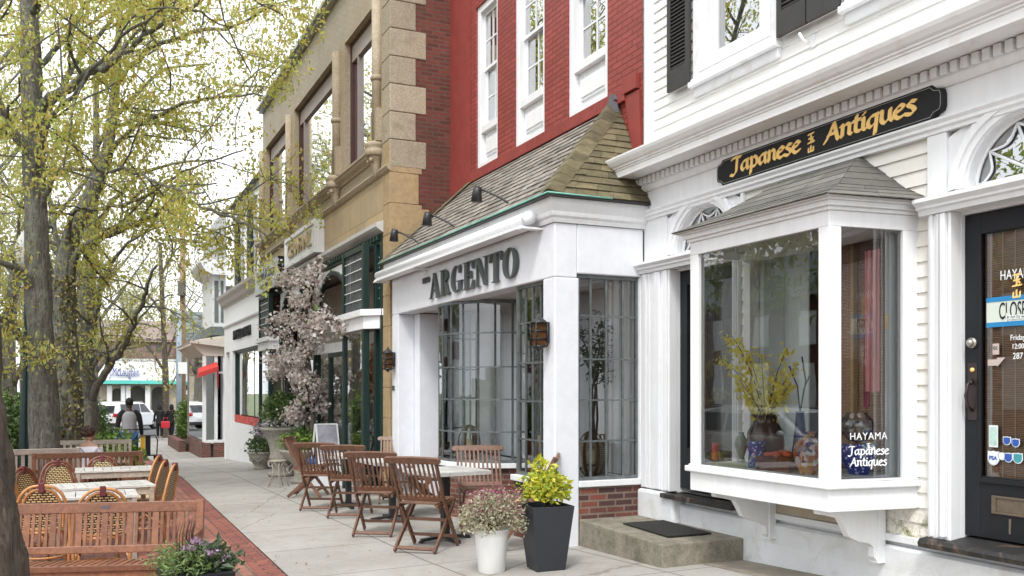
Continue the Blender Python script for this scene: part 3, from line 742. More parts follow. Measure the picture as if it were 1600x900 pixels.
mb = MB(); mb.box(-4.205, yd-.008, -.20, -4.135, yd-.0005, .17); mb.tube([(-4.17, yd-.01, .06), (-4.175, yd-.045, .03), (-4.18, yd-.06, -.04), (-4.175, yd-.045, -.11), (-4.17, yd-.01, -.14)], .009, 8); mb.tube([(-4.19, yd-.01, .04), (-4.15, yd-.045, .045)], .012, 8); P(mb, 'handle', paint('dark_bronze', (.06, .045, .045), .35, .2, 9, metal=.6), d2)
mb = MB(); mb.tube([(-4.168, yd-.018, .125), (-4.168, yd, .125)], .014, 12); P(mb, 'keyhole', M['gold'], d2)
mb = MB(); x0 = -4.03; mb.box(x0, yd-.012, -.79, x0+.42, yd-.0005, -.775); mb.box(x0, yd-.012, -.69, x0+.42, yd-.0005, -.675); mb.box(x0, yd-.012, -.775, x0+.03, yd-.0005, -.69); mb.box(x0+.39, yd-.012, -.775, x0+.42, yd-.0005, -.69); mb.box(x0+.03, yd-.005, -.775, x0+.39, yd-.0005, -.69); P(mb, 'mail_slot', paint('brass_aged', (.17, .135, .10), .45, .2, 20, metal=.5), d2, .002)
text('house_number', '1', .14, paint('number_bronze', (.20, .17, .14), .45, .1, 20, metal=.5), .006, d2, (-3.905, yd-.004, -.865), sx=.9)
# lettering and stickers on the door glass (in front of the pane)
yg = yd+.014
text('door_lettering', 'HAYAMA', .088, M['signwhite'], .002, d2, (-3.865, yg, .715), sx=.66, space=1.05)
nib('door_emblem', TAMA+YAMA, M['gold'], d2, (-3.90, yg, .605), .06, w=.2, thick=.07, depth=.003, sx=.85)
text('door_lettering', 'Japanese Antiques', .06, M['signwhite'], .002, d2, (-3.78, yg-.004, .455), sx=.75)
cs = thing('closed_sign', 'blue and white CLOSED sign taped inside the black door', 'sign', (-3.878, yg, .44))
mb = MB(); mb.box(-4.085, yg+.001, .42, -3.67, yg+.003, .57); P(mb, 'board', paint('sign_cream', (.62, .68, .60), .5, .03), cs)
mb = MB(); mb.box(-4.085, yg-.001, .555, -3.67, yg+.001, .585); mb.box(-4.085, yg-.001, .395, -3.67, yg+.001, .425); P(mb, 'border', paint('sign_blue', (.02, .22, .48), .45, .05), cs)
text('writing', 'CLOSED', .15, M['black'], .002, cs, (-3.878, yg-.001, .488), sx=.42, off=0)
for tx, s, z in (('Friday', .05, .32), ('12:00', .045, .265), ('287', .055, .205)): text('opening_hours', tx, s, M['signwhite'], .002, d2, (-3.865, yg, z), sx=.85)
mb = MB(); mb.box(-4.04, yg, .22, -3.995, yg+.002, .29); mb.box(-4.075, yg, .15, -4.01, yg+.002, .19); mb.prism([(-4.01, .14), (-4.01, .20), (-3.95, .20)], yg, yg+.002, 'xz'); P(mb, 'paper_notice', paint('notice_paper', (.5, .42, .38), .6, .05), d2)
text('notice_number', '01', .035, M['black'], .002, d2, (-4.018, yg-.001, .26))
def badge(x, z, r, m1, txt=None, w=None, shield=True):
    mb = MB(); a = w or r
    pts = [(x-a, z+r), (x-a*.5, z+r*.92), (x, z+r*1.05), (x+a*.5, z+r*.92), (x+a, z+r), (x+a*1.02, z-r*.3), (x+a*.6, z-r*.85), (x, z-r*1.05), (x-a*.6, z-r*.85), (x-a*1.02, z-r*.3)] if shield else [(x-a, z-r), (x+a, z-r), (x+a, z+r), (x-a, z+r)]
    mb.cur = 1; mb.prism(pts, yg, yg+.002, 'xz'); mb.cur = 0; mb.prism([(x+(p[0]-x)*.82, z+(p[1]-z)*.82) for p in pts], yg-.002, yg-.0002, 'xz'); 
    o = mb.build('sticker', [m1, paint('sticker_white', (.72, .78, .8), .4, .03)], d2)
    return o
SB = paint('sticker_blue', (.03, .09, .38), .4, .05); ST = paint('sticker_teal', (.05, .30, .33), .4, .1); SW = paint('sticker_white', (.72, .78, .8), .4, .03)
badge(-4.035, -.30, .07, paint('sticker_pale', (.45, .62, .55), .5, .2, 30), w=.032, shield=False)
badge(-4.035, -.44, .045, SW, w=.04); text('sticker_writing', 'PSA', .034, SB, .001, d2, (-4.035, yg-.004, -.44), off=.001)
badge(-3.94, -.325, .027, SB); badge(-3.88, -.335, .027, SB); badge(-3.93, -.43, .03, SB); badge(-3.975, -.425, .024, SW); badge(-3.865, -.43, .033, ST)
mb = MB(); mb.box(-4.15, yd+.052, -.6, -3.4, yd+.056, 1.1); P(mb, 'door_blind', M['blind'], hay)
mb = MB()
for i in range(9): mb.box(-4.08+i*.085, yd+.047, -.56, -4.074+i*.085, yd+.051, 1.0)
P(mb, 'blind_cord', paint('cord', (.5, .42, .34), .7), hay)
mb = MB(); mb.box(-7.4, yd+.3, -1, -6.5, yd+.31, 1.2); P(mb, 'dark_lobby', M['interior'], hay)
# concrete step + mat
sp = thing('concrete_step', 'mossy concrete doorstep in front of the black side door', 'step', (-7.1, 4.8, gz(-7.1, 4.8)))
mb = MB(); mb.add([(-7.92, 4.41, -1.75), (-6.37, 4.33, -1.75), (-6.37, W-.03, -1.75), (-7.92, W-.03, -1.75), (-7.92, 4.41, -1.275), (-6.37, 4.33, -1.285), (-6.37, W-.03, -1.285), (-7.92, W-.03, -1.275)], [(0,3,2,1),(4,5,6,7),(0,1,5,4),(1,2,6,5),(2,3,7,6),(3,0,4,7)])
P(mb, 'slab', M['step'], sp, .012)
mt = MB(); mt.add([(-7.45, 4.62, -1.272), (-6.62, 4.56, -1.274), (-6.62, 5.02, -1.274), (-7.45, 5.08, -1.272)]+[(-7.45, 4.62, -1.262), (-6.62, 4.56, -1.264), (-6.62, 5.02, -1.264), (-7.45, 5.08, -1.262)], [(4,5,6,7),(0,1,5,4),(1,2,6,5),(2,3,7,6),(3,0,4,7)])
tag(mt.build('doormat', M['doormat']), 'dark rubber doormat lying on the mossy concrete step', 'mat')
tag(sheet('stained_slab', frange(-3, -6.34, 12), [4.72, 4.9, 5.15], .004, paint('stained_concrete', (.30, .265, .21), .9, .25, 5, .4)), None, None, kind='structure')

# ---------------------------------------------------------------- bay window
bay = thing('bay_window', 'white box bay window with shingled hip roof on the clapboard wall', 'bay window', (-5.4, 4.8, -.82))
A0, A1 = (-6.28, W), (-4.56, W); B0, B1 = (-6.19, 4.48), (-4.65, 4.48)      # wall ends, front ends
def baypoly(e=0.0): return [(A0[0]-e, W-.0), (B0[0]-e*.9, B0[1]-e), (B1[0]+e*.9, B1[1]-e), (A1[0]+e, W-.0)]
mb = MB(); mb.prism(baypoly(0), -.818, -.665, 'xy'); P(mb, 'apron', M['white'], bay, .004)
mb = MB(); mb.prism(baypoly(.035), -.665, -.62, 'xy'); mb.prism(baypoly(.012), -.62, -.605, 'xy'); P(mb, 'sill', M['white_old'], bay, .008)
mb = MB(); mb.prism(baypoly(0), 1.085, 1.19, 'xy'); mb.prism(baypoly(.02), 1.19, 1.215, 'xy'); mb.prism(baypoly(.045), 1.215, 1.25, 'xy'); mb.prism(baypoly(.07), 1.25, 1.27, 'xy'); P(mb, 'head', M['white'], bay, .004)
# posts
def post(mb, p, q, w0, w1, z0=-.605, z1=1.085, th=.07):
    """upright board along segment p->q from distance w0 to w1"""
    p = Vector((*p, 0)); q = Vector((*q, 0)); d = (q-p).normalized(); nn = Vector((-d.y, d.x, 0))
    if nn.y < 0 and abs(nn.y) > .5: nn = -nn
    a = p+d*w0; b_ = p+d*w1
    c = (Vector(((A0[0]+A1[0])/2, 4.9, 0))-(a+b_)/2)
    if nn.dot(c) < 0: nn = -nn
    nn *= th
    vs = [a, b_, b_+nn, a+nn]; vs = [(v.x, v.y, z0) for v in vs]+[(v.x, v.y, z1) for v in vs]
    mb.add(vs, [(0,3,2,1),(4,5,6,7),(0,1,5,4),(1,2,6,5),(2,3,7,6),(3,0,4,7)])
Lf = B1[0]-B0[0]; Ls = sqrt((A1[0]-B1[0])**2+(W-4.48)**2)
mb = MB()
post(mb, B0, B1, 0, .10); post(mb, B0, B1, Lf-.085, Lf); post(mb, B0, B1, .10, .112, -.605, 1.06, .03); post(mb, B0, B1, Lf-.098, Lf-.085, th=.03)
post(mb, B1, A1, .0, .085, th=.0695); post(mb, B1, A1, Ls-.115, Ls); post(mb, B1, A1, .085, .098, th=.03); post(mb, B1, A1, Ls-.128, Ls-.115, th=.03)
post(mb, B0, A0, .0, .085, th=.0695); post(mb, B0, A0, Ls-.115, Ls)
P(mb, 'corner_post', M['white'], bay, .004)
mb = MB()
def pane(mb, p, q, w0, w1, z0=-.605, z1=1.085, off=.03):
    p = Vector((*p, 0)); q = Vector((*q, 0)); d = (q-p).normalized(); nn = Vector((-d.y, d.x, 0)); c = Vector((-5.42, 4.9, 0))-p
    if nn.dot(c) < 0: nn = -nn
    a = p+d*w0+nn*off; b_ = p+d*w1+nn*off
    mb.quad((a.x, a.y, z0), (b_.x, b_.y, z0), (b_.x, b_.y, z1), (a.x, a.y, z1))
pane(mb, B0, B1, .11, Lf-.097); pane(mb, B1, A1, .097, Ls-.127); pane(mb, B0, A0, .084, Ls-.114)
P(mb, 'pane', M['glass'], bay)
# brackets under the bay
def bracket(x):
    prof = [(5.168, -.82), (4.56, -.82), (4.57, -.86), (4.66, -.875), (4.76, -.90), (4.80, -.96), (4.84, -1.03), (4.93, -1.07), (5.03, -1.09), (5.07, -1.12), (5.075, -1.19), (5.10, -1.22), (5.168, -1.22)]
    mb = MB(); mb.prism(prof, x-.028, x+.028, 'yz'); mb.box(x-.045, 5.10, -1.235, x+.045, 5.169, -.82); return P(mb, 'bracket', M['white'], bay, .003)
bracket(-6.0); bracket(-4.86)
mb = MB(); mb.box(-6.4, 5.155, -1.07, -4.42, W+.0, -1.02); P(mb, 'water_board', M['white_old'], bay, .003)
mb = MB(); mb.box(-5.96, 5.17, -1.015, -4.9, W-.002, -.83); P(mb, 'skirt_panel', paint('faded_panel', (.42, .36, .27), .8, .15, 5), bay)
# roof
mb = MB(); E = baypoly(.11); zr = 1.272; rx0, rx1, rzz = -5.78, -5.10, 1.725
mb2 = MB()
def tri_slope(A, B, Cc, D, rows, seed): shingles(mb2, A, B, Cc, D, rows, .30, .006, seed)
eL, eF0, eF1, eR = [(p[0], p[1], zr) for p in E]
eL = (eL[0]-.02, W, zr+.0); eR = (eR[0]+.02, W, zr)
# a slight bellcast: lower strip flatter
def kick(A, B, Cc, D, seed, rows=7):
    A, B, Cc, D = map(Vector, (A, B, Cc, D)); m0 = A.lerp(D, .35)-Vector((0,0,.035)); m1 = B.lerp(Cc, .35)-Vector((0,0,.035))
    tri_slope(A, B, m1, m0, 3, seed); tri_slope(m0, m1, Cc, D, rows-2, seed+1)
kick(eF0, eF1, (rx1, W, rzz), (rx0, W, rzz), 3); kick(eF1, eR, (rx1+.01, W, rzz), (rx1, W-.001, rzz), 9); kick(eL, eF0, (rx0, W-.001, rzz), (rx0-.01, W, rzz), 12)
P(mb2, 'roof', M['asphalt_shingle'], bay)
mb.prism([(p[0], p[1]) for p in baypoly(.10)], 1.262, 1.2695, 'xy')
mb.add([(*baypoly(.10)[0], 1.27), (*baypoly(.10)[1], 1.27), (*baypoly(.10)[2], 1.27), (*baypoly(.10)[3], 1.27), (rx0, W, rzz-.22), (rx1, W, rzz-.22)], [(0,1,4),(1,2,5,4),(2,3,5)])
P(mb, 'roof_deck', M['trimgrey'], bay)
# inside of bay
mb = MB(); mb.prism([(-6.14, W), (-6.08, 4.56), (-4.76, 4.56), (-4.70, W)], -.612, -.600, 'xy'); P(mb, 'shelf', paint('grey_shelf', (.70, .71, .69), .6, .05), bay)
hr = MB(); x0, x1, y0, y1, z0, z1 = -6.35, -4.4, W+.225, 7.4, -.66, 1.3
hr.add([(x0,y0,z0),(x1,y0,z0),(x1,y1,z0),(x0,y1,z0),(x0,y0,z1),(x1,y0,z1),(x1,y1,z1),(x0,y1,z1)], [(3,2,6,7)[::-1],(0,3,7,4),(1,5,6,2),(4,7,6,5),(0,1,2,3)])
P(hr, 'showroom', paint('showroom_wall', (.30, .26, .21), .8, .2, 3), hay)
mb = MB(); mb.box(-4.745, 5.085, -.6, -4.70, W-.001, 1.08); mb.box(-6.19, W+.225, -.6, -5.86, W+.24, 1.25); mb.box(-6.2, W+.0, -.6, -6.15, W+.22, 1.2); P(mb, 'white_jamb', paint('jamb_white', (.62, .68, .68), .6, .03), hay)
mb = MB(); mb.box(-4.735, 5.078, .42, -4.715, 5.084, .52); P(mb, 'brass_plate', M['gold'], hay)
mb = MB(); mb.box(-5.62, W+.12, -.6, -5.2, W+.125, 1.22); mb.box(-5.19, W+.10, -.6, -4.86, W+.105, 1.22); P(mb, 'bamboo_screen', M['blind'], hay)
mb = MB(); mb.box(-5.23, W+.05, -.6, -5.2, W+.09, 1.2); mb.box(-4.86, W+.02, -.6, -4.84, W+.06, 1.2); P(mb, 'wooden_lath', paint('light_lath', (.40, .27, .12), .5, .15, 20), hay)
M['pink'] = paint('pink_silk', (.70, .30, .30), .6, .12, 6); M['crimson'] = paint('crimson_silk', (.35, .03, .09), .55, .12, 6)
def drape(x0, x1, y, z0, z1, n_, m, amp=.03, par=None, name='curtain'):
    vs = []; k = n_*6
    for i in range(k+1):
        u = i/k; x = x0+(x1-x0)*u; yy = y+amp*sin(u*n_*2*pi)
        vs += [(x, yy, z0+.01*sin(u*9)), (x, yy*.4+y*.6, z1)]
    mb = MB(); mb.add(vs, [(2*i, 2*i+2, 2*i+3, 2*i+1) for i in range(k)], True); return mb.build(name, m, par)
for (xa, xb, y_, z0, m, lab) in ((-4.93, -4.885, 5.08, -.13, 'crimson', 'crimson silk strip hanging at the left edge of the pink kimono'), (-4.885, -4.75, 5.04, -.02, 'pink', 'pink silk kimono hanging inside the right side of the bay window')):
    tag(drape(xa, xb, y_, z0, .98, 3, M[m], .02), lab, 'textile')
# ================================================================ red brick building
RX0, RX1 = -13.38, -7.925
red = thing('red_brick_building', 'upper brick building painted dark red with three tall white windows', 'building', (-10.6, 5.3, gz(-10.6, 5.2)))
rw = [(-12.43, -11.65), (-11.11, -10.22), (-9.63, -8.70)]
holes = [(a, b_, 3.19, 5.56) for a, b_ in rw]
FY = 4.14
wall_slab(red, 'wall', M['redbrick'], RX0, RX1, 1.15, 7.4, W-.0, holes, .3)
mb = MB(); mb.box(RX0, W+.3, -1.9, RX0+.25, 13, 7.4); mb.box(RX1-.25, W+.3, -1.9, RX1, 13, 7.4); mb.box(RX0+.25, 12.7, -1.9, RX1-.25, 13, 7.4); P(mb, 'outer_wall', M['oldbrick'], red)
mb = MB(); mb.box(RX0, W-.1, 7.4, RX1, 13.1, 7.55); P(mb, 'roof', M['slate'], red)
mb = MB(); mb.box(RX0, W-.035, 2.0, -12.62, W-.0005, 7.4); P(mb, 'end_pier', M['redpaint'], red)
# stepped brick course over the lean-to roof
mb = MB(); x = RX0+.78
while x < -8.30:
    mb.box(x, W-.05, 3.035, x+.066, W-.001, 3.175); x += .072
mb.box(-8.32, W-.055, 3.10, -8.05, W-.001, 3.26)
P(mb, 'soldier_course', M['redpaint'], red, .003)
mb = MB(); mb.prism([(-8.30, 3.08), (-8.03, 3.08), (-7.95, 1.9), (-8.0, 1.9), (-8.15, 2.45)], W-.03, W-.001, 'xz'); P(mb, 'flashing', M['redpaint'], red)
for (a, b_) in rw: window_part(red, a, b_, 3.19, 5.56, W+.06, .10, cols=2, rows=2, panel=.62, glass=M['glass_strong'], mun=.022)

# ---- restaurant front built out under the cedar roof
arg = thing('restaurant_front', 'white stucco restaurant front with cedar shingle roof and leaded windows', 'building', (-10.5, 4.6, gz(-10.5, 4.5)))
AX0, AX1 = -13.1, -7.92
ZL, ZS = 1.09, -.905            # lintel and sill levels
st = MB()
st.box(AX0, FY, ZL, AX1, FY+.25, 1.62)                                     # sign band
st.box(-8.17, FY, -1.75, AX1, FY+.27, ZL)                                   # corner pier
st.box(AX0, FY, -2.0, -12.82, FY+.25, ZL)                                   # far pier
st.box(AX1-.25, FY+.25, ZL+.045, AX1, W, 1.62)                              # side band
st.box(AX1-.25, 5.115, ZS-.05, AX1, W, ZL+.045)
st.box(AX0, FY+.25, -2.0, AX0+.25, W, 1.62)
P(st, 'wall', M['stucco'], arg, .012)
st = MB(); st.box(-12.85, FY+.25, -2.0, -12.6, W, ZL); st.box(AX0+.25, W-.02, -.9, AX1-.25, W+.0, 1.3); P(st, 'reveal', M['stucco_side'], arg, .01)
st = MB(); st.box(AX0+.25, FY+.25, 1.10, AX1-.25, W, 1.16); P(st, 'ceiling', M['trimgrey'], arg)
# crown under the eave
cr = [(0, 1.62), (-.02, 1.62), (-.03, 1.645), (-.03, 1.66), (-.055, 1.68), (-.06, 1.70), (-.06, 1.72), (-.09, 1.78), (-.10, 1.84), (0, 1.84)]
mb = MB(); mb.prism([(FY+p[0], p[1]) for p in cr], AX0-.1, AX1+.0, 'yz')
mb.prism([(AX1-p[0], p[1]) for p in cr], FY-.0, W, 'xz')
mb.add([(AX1-p[0]*k, FY+p[0]*(1), p[1]) for p in cr for k in (0, 1)], [(2*i, 2*i+1, 2*i+3, 2*i+2) for i in range(len(cr)-1)])
mb.add([(AX1-p[0], FY+p[0]*k, p[1]) for p in cr for k in (0, 1)], [(2*i, 2*i+1, 2*i+3, 2*i+2) for i in range(len(cr)-1)])
P(mb, 'eave_moulding', M['white'], arg)
# roof
ez = 1.865; ey = FY-.13; ex = AX1+.13; rz_ = 3.04
mb = MB(); ap = (-8.49, W-.002, rz_)
shingles(mb, (AX0-.22, ey, ez), (ex, ey, ez), ap, (-12.62, W-.002, rz_), 14, .14, .016, 5); P(mb, 'roof_front', M['shingle'], arg)
mb = MB(); shingles(mb, (ex, ey, ez), (ex, W, ez), (ap[0]+.004, W, rz_), (ap[0], W-.002, rz_), 15, .22, .016, 6)
P(mb, 'roof_side', M['shingle_moss'], arg)
mb = MB(); shingles(mb, (AX0-.22, W-.002, ez), (AX0-.22, ey, ez), (-12.62, W-.004, rz_), (-12.625, W-.002, rz_), 12, .17, .014, 8); P(mb, 'roof_end', M['shingle_moss'], arg)
# hip cap boards
for (E0, E1, m_) in ((Vector((ex+.005, ey-.005, ez+.045)), Vector(ap)+Vector((0, -.03, .055)), 0), (Vector((AX0-.22, ey, ez+.02)), Vector((-12.62, W-.02, rz_+.03)), 0)):
    mb = MB(); nn = 13; d = (E1-E0)/nn
    sgn = 1 if E0.x > -10 else -1
    for i in range(nn):
        a = E0+d*(i-.08); b_ = E0+d*(i+1.02); off = Vector((0, 0, .014)); w1 = Vector((-.17*sgn, -.0, -.004)); w2 = Vector((0, .15, -.03))
        up0 = Vector((0, 0, .022)); up1 = Vector((0, 0, .006))
        mb.add([a+up0, a+w1+up0*.5, b_+w1+up1*.5, b_+up1, a+w2+up0*.4, b_+w2+up1*.4, a, a+w1, a+w2], [(0,3,2,1), (0,4,5,3), (6,0,1,7), (6,8,4,0)])
    P(mb, 'hip_cap', M['shingle_moss'], arg)
mb = MB(); mb.bar((-8.55, W-.03, rz_-.02), (-8.42, W-.03, rz_+.06), .12, .05); mb.prism([(-8.57, rz_-.08), (-8.44, rz_+.10), (-8.40, rz_-.10)], W-.12, W-.04, 'xz'); P(mb, 'lead_cap', paint('lead', (.12, .12, .13), .5, .2), arg)
mb = MB(); mb.add([(AX0-.2, ey+.02, ez-.02), (ex-.02, ey+.02, ez-.02), (ap[0], W, rz_-.04), (-12.62, W, rz_-.04), (ex-.02, W, ez-.02), (AX0-.2, W, ez-.02)], [(0,1,2,3),(1,4,2),(5,0,3),(0,5,4,1)])
P(mb, 'roof_deck', M['interior'], arg)
mb = MB(); mb.box(AX0-.24, ey-.02, ez-.022, ex+.02, ey+.12, ez-.004); mb.box(ex-.12, ey+.12, ez-.022, ex+.02, W, ez-.004); P(mb, 'drip_edge', M['blackmetal'], arg)
mb = MB(); mb.tube([(AX0-.2, ey-.022, ez+.002), (ex+.022, ey-.022, ez+.002), (ex+.022, W-.5, ez+.002)], .009, 6); P(mb, 'copper_edge', M['copper'], arg)
# retracted awning cassette with end cap
aw = thing('awning_cassette', 'closed white awning cassette tube mounted under the shingled eave', 'awning', (-10.6, 4.0, 1.65))
mb = MB(); mb.tube([(-13.28, 3.985, 1.685), (-8.20, 3.985, 1.69)], .062, 16); mb.box(-13.28, 3.92, 1.595, -8.22, 4.05, 1.625); P(mb, 'tube', M['white'], aw)
mb = MB(); mb.tube([(-8.20, 3.985, 1.685), (-8.155, 3.985, 1.69)], .068, 18); P(mb, 'end_cap', M['white_old'], aw)
for b6 in ((-8.27, 3.91, 1.582, -8.165, FY, 1.60), (-13.3, 3.91, 1.582, -13.2, FY, 1.60), (-11.6, 3.93, 1.578, -11.5, FY, 1.594)): mb = MB(); mb.box(*b6); P(mb, 'bracket', M['white_old'], aw)
# letters
def serif_word(word, x, z, h, y, par, mat, depth=.028):
    """bold high contrast serif capitals built from polygons; widths in units of the height"""
    T = .17; t = .045; s = .035
    def col(x0, z0=0, z1=1, w=T): return [(x0, z0), (x0+w, z0), (x0+w, z1), (x0, z1)]
    def ser(x0, x1, z): return [(x0, z), (x1, z), (x1, z+s), (x0, z+s)]
    def ring(cx, cz, rx, rz, tx, tz, a0, a1, n=20):
        out = []
        for i in range(n):
            p, q = radians(a0+(a1-a0)*i/n), radians(a0+(a1-a0)*(i+1)/n)
            out.append([(cx+cos(p)*rx, cz+sin(p)*rz), (cx+cos(q)*rx, cz+sin(q)*rz), (cx+cos(q)*(rx-tx), cz+sin(q)*(rz-tz)), (cx+cos(p)*(rx-tx), cz+sin(p)*(rz-tz))])
        return out
    D = {
     'A': ([[(.30, 1), (.36, 1), (.10, s), (.055, s)], [(.26, 1), (.36, 1), (.68, s), (.50, s)], [(.14, .30), (.50, .30), (.49, .345), (.155, .345)], ser(-.03, .17, 0), ser(.42, .76, 0)], .78),
     'R': ([col(.08, s, 1-s), ser(0, .34, 0), ser(0, .34, 1-s)]+ring(.28, .76, .26, .24, .15, .04, -90, 90)+[[(.25, .96), (.28, .96), (.28, 1), (.25, 1)], [(.25, .52), (.32, .52), (.32, .56), (.25, .56)], [(.30, .53), (.44, .50), (.60, .05), (.44, .02)], [(.44, .0), (.62, .0), (.70, .08), (.66, .09), (.58, .05), (.46, .06)]], .76),
     'G': (ring(.36, .5, .34, .5, .16, .04, 60, 300)+[[(.50, .06), (.66, .06), (.66, .40), (.50, .40)], ser(.40, .76, .385), [(.53, .70), (.60, .70), (.62, 1), (.53, .93)], [(.45, .93), (.56, .90), (.56, .95), (.45, .99)]], .84),
     'E': ([col(.08, s, 1-s), ser(0, .62, 0), ser(0, .60, 1-s), [(.25, .48), (.46, .48), (.46, .52), (.25, .52)], [(.44, .36), (.48, .36), (.48, .64), (.44, .64)], [(.56, .70), (.60, .70), (.60, 1-s), (.46, 1-s)], [(.58, .30), (.62, .30), (.62, s), (.46, s)]], .72),
     'N': ([[(.10, s), (.145, s), (.145, 1-s), (.10, 1-s)], ser(0, .26, 0), ser(-.02, .22, 1-s), [(.08, 1-s), (.24, 1-s), (.66, .0), (.54, .0)], [(.60, .0), (.645, .0), (.645, 1-s), (.60, 1-s)], ser(.50, .76, 1-s)], .82),
     'T': ([col(.26, s, 1-s), ser(.17, .52, 0), ser(.02, .67, 1-s), [(.02, .70), (.06, .70), (.14, 1-s), (.02, 1-s)], [(.67, .70), (.63, .70), (.55, 1-s), (.67, 1-s)]], .74),
     'O': (ring(.37, .5, .36, .51, .17, .035, 0, 360, 32), .76)}
    mb = MB(); k = 0
    for ch in word:
        ps, adv = D[ch]
        for p in ps:
            k += 1; dd = depth+k*.00003; mb.prism([(x+a*h, z+b_*h) for a, b_ in p], y-dd, y, 'xz')
        x += adv*h
    return mb.build('lettering', mat, par)
sg = thing('raised_lettering', 'dark grey raised serif lettering spelling ARGENTO on the white stucco band', 'sign', (-10.3, FY, 1.3))
a_ = onY(675, 459, FY); e_ = onY(812, 420, FY)
hh = .325
o = serif_word('ARGENTO', 0, 1.175, hh, FY-.012, sg, M['letters']); 
span = sum((.78, .76, .84, .72, .82, .74, .72))*hh
sxx = (e_.x-a_.x)/span
for v_ in o.data.vertices: v_.co.x = v_.co.x*sxx+a_.x
text('lettering', 'RISTO', .10, M['letters'], .02, sg, (a_.x-.17, FY-.02, 1.44), sx=1.0, off=.001)
# leaded windows
def leaded(par, pts, z0, z1, cols_x, rows, sill=True):
    """glass along a polyline (x,y), lead cames at given fractions and heights"""
    L = [0]
    for p, q in zip(pts, pts[1:]): L.append(L[-1]+sqrt((q[0]-p[0])**2+(q[1]-p[1])**2))
    def at(u):
        s_ = u*L[-1]
        for i in range(len(pts)-1):
            if s_ <= L[i+1]+1e-9:
                k = (s_-L[i])/(L[i+1]-L[i]); return (pts[i][0]+(pts[i+1][0]-pts[i][0])*k, pts[i][1]+(pts[i+1][1]-pts[i][1])*k)
        return pts[-1]
    f = MB()
    for u in (0, 1): p = at(u); f.box(p[0]-.022, p[1]-.022, z0, p[0]+.022, p[1]+.022, z1)
    for z in (z0+.018, z1-.018):
        for i in range(len(pts)-1): f.bar((pts[i][0], pts[i][1], z), (pts[i+1][0], pts[i+1][1], z), .04, .036)
    w_ = P(f, 'window', M['darkmetal'], par)
    c = MB()
    for u in cols_x:
        p = at(u); c.box(p[0]-.009, p[1]-.012, z0+.03, p[0]+.009, p[1]+.012, z1-.03)
    for z in rows:
        zz = z0+(z1-z0)*z
        for i in range(len(pts)-1): c.bar((pts[i][0], pts[i][1], zz), (pts[i+1][0], pts[i+1][1], zz), .02, .018)
    P(c, 'lead_cames', M['darkmetal'], w_)
    g = MB()
    for i in range(len(pts)-1): g.quad((pts[i][0], pts[i][1], z0), (pts[i+1][0], pts[i+1][1], z0), (pts[i+1][0], pts[i+1][1], z1), (pts[i][0], pts[i][1], z1))
    P(g, 'pane', M['glass'], w_); return w_
RW = [.19, .39, .59, .80]
leaded(arg, [(AX1-.06, 4.418), (AX1-.06, 5.115)], ZS, ZL+.045, [.22, .48, .76], RW)
leaded(arg, [(-8.87, FY+.07), (-8.17, FY+.07)], ZS, ZL, [.25, .5, .75], RW)
bc, br = (-11.0, 4.97), .82
bow = [(bc[0]-cos(pi*i/14)*br, bc[1]-sin(pi*i/14)*br) for i in range(15)]
bow[0] = (bow[0][0], 4.97); 
leaded(arg, bow, ZS, ZL, [i/12 for i in range(1, 12)], RW)
leaded(arg, [(-12.6, 4.97), (-11.82, 4.97)], ZS, ZL, [.33, .66], RW); leaded(arg, [(-10.18, 4.97), (-9.1, 4.97)], ZS, ZL, [.25, .5, .75], RW)
mb = MB(); mb.box(-9.1, 4.2, -1.9, -9.02, W, 1.1) if False else None
# sills and brick base
bm = MB(); sl = MB()
sl.box(-8.9, FY-.02, ZS-.06, -8.17, FY+.2, ZS); bm.box(-8.9, FY+.02, -2, -8.17, FY+.2, ZS-.06)
sl.prism([(AX1-.2, 4.41), (AX1+.015, 4.41), (AX1+.015, 5.12), (AX1-.2, 5.12)], ZS-.06, ZS, 'xy'); bm.box(AX1-.2, 4.41, -1.75, AX1-.015, 5.15, ZS-.06)
bp2 = [(bc[0]-cos(pi*i/14)*(br+.05), bc[1]-sin(pi*i/14)*(br+.05)) for i in range(15)]
sl.prism([(-12.6, 5.1), (-12.6, 4.9)]+bp2+[(-9.0, 4.9), (-9.0, 5.1)], ZS-.06, ZS, 'xy')
bp3 = [(bc[0]-cos(pi*i/14)*(br+.0), bc[1]-sin(pi*i/14)*(br+.0)) for i in range(15)]
bm.prism([(-12.6, 5.1), (-12.6, 4.95)]+bp3+[(-9.0, 4.95), (-9.0, 5.1)], -2, ZS-.06, 'xy')
P(sl, 'window_sill', M['white'], arg, .006); P(bm, 'brick_base', M['basebrick'], arg)
mb = MB(); mb.box(-12.55, 4.3, ZS-.002+.0, -12.5, 4.35, ZS) if False else None
mb.box(-8.85, FY+.2, ZS-.03, -8.13, W-.03, ZS-.005); mb.box(-8.13, 4.36, ZS-.03, AX1-.09, W-.03, ZS-.005); mb.prism([(-12.5, 5.15), (-11.8, 4.99)]+[(bc[0]-cos(pi*i/14)*(br-.06), bc[1]-sin(pi*i/14)*(br-.06)) for i in range(1, 14)]+[(-10.2, 4.99), (-8.86, 5.15)], ZS-.02, ZS-.005, 'xy')
P(mb, 'display_shelf', paint('gravel_shelf', (.50, .52, .48), .9, .5, 60, .4), arg)
mb = MB(); x0, x1, y0, y1, z0, z1 = -12.9, -8.13, W+.05, 8.0, -1.3, 1.3
mb.add([(x0,y0,z0),(x1,y0,z0),(x1,y1,z0),(x0,y1,z0),(x0,y0,z1),(x1,y0,z1),(x1,y1,z1),(x0,y1,z1)], [(3,2,6,7)[::-1],(0,3,7,4),(1,5,6,2),(4,7,6,5),(0,1,2,3)])
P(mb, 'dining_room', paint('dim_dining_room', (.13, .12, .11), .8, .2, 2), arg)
arg_wall = [c_ for c_ in arg.children if c_.name.startswith('reveal')]
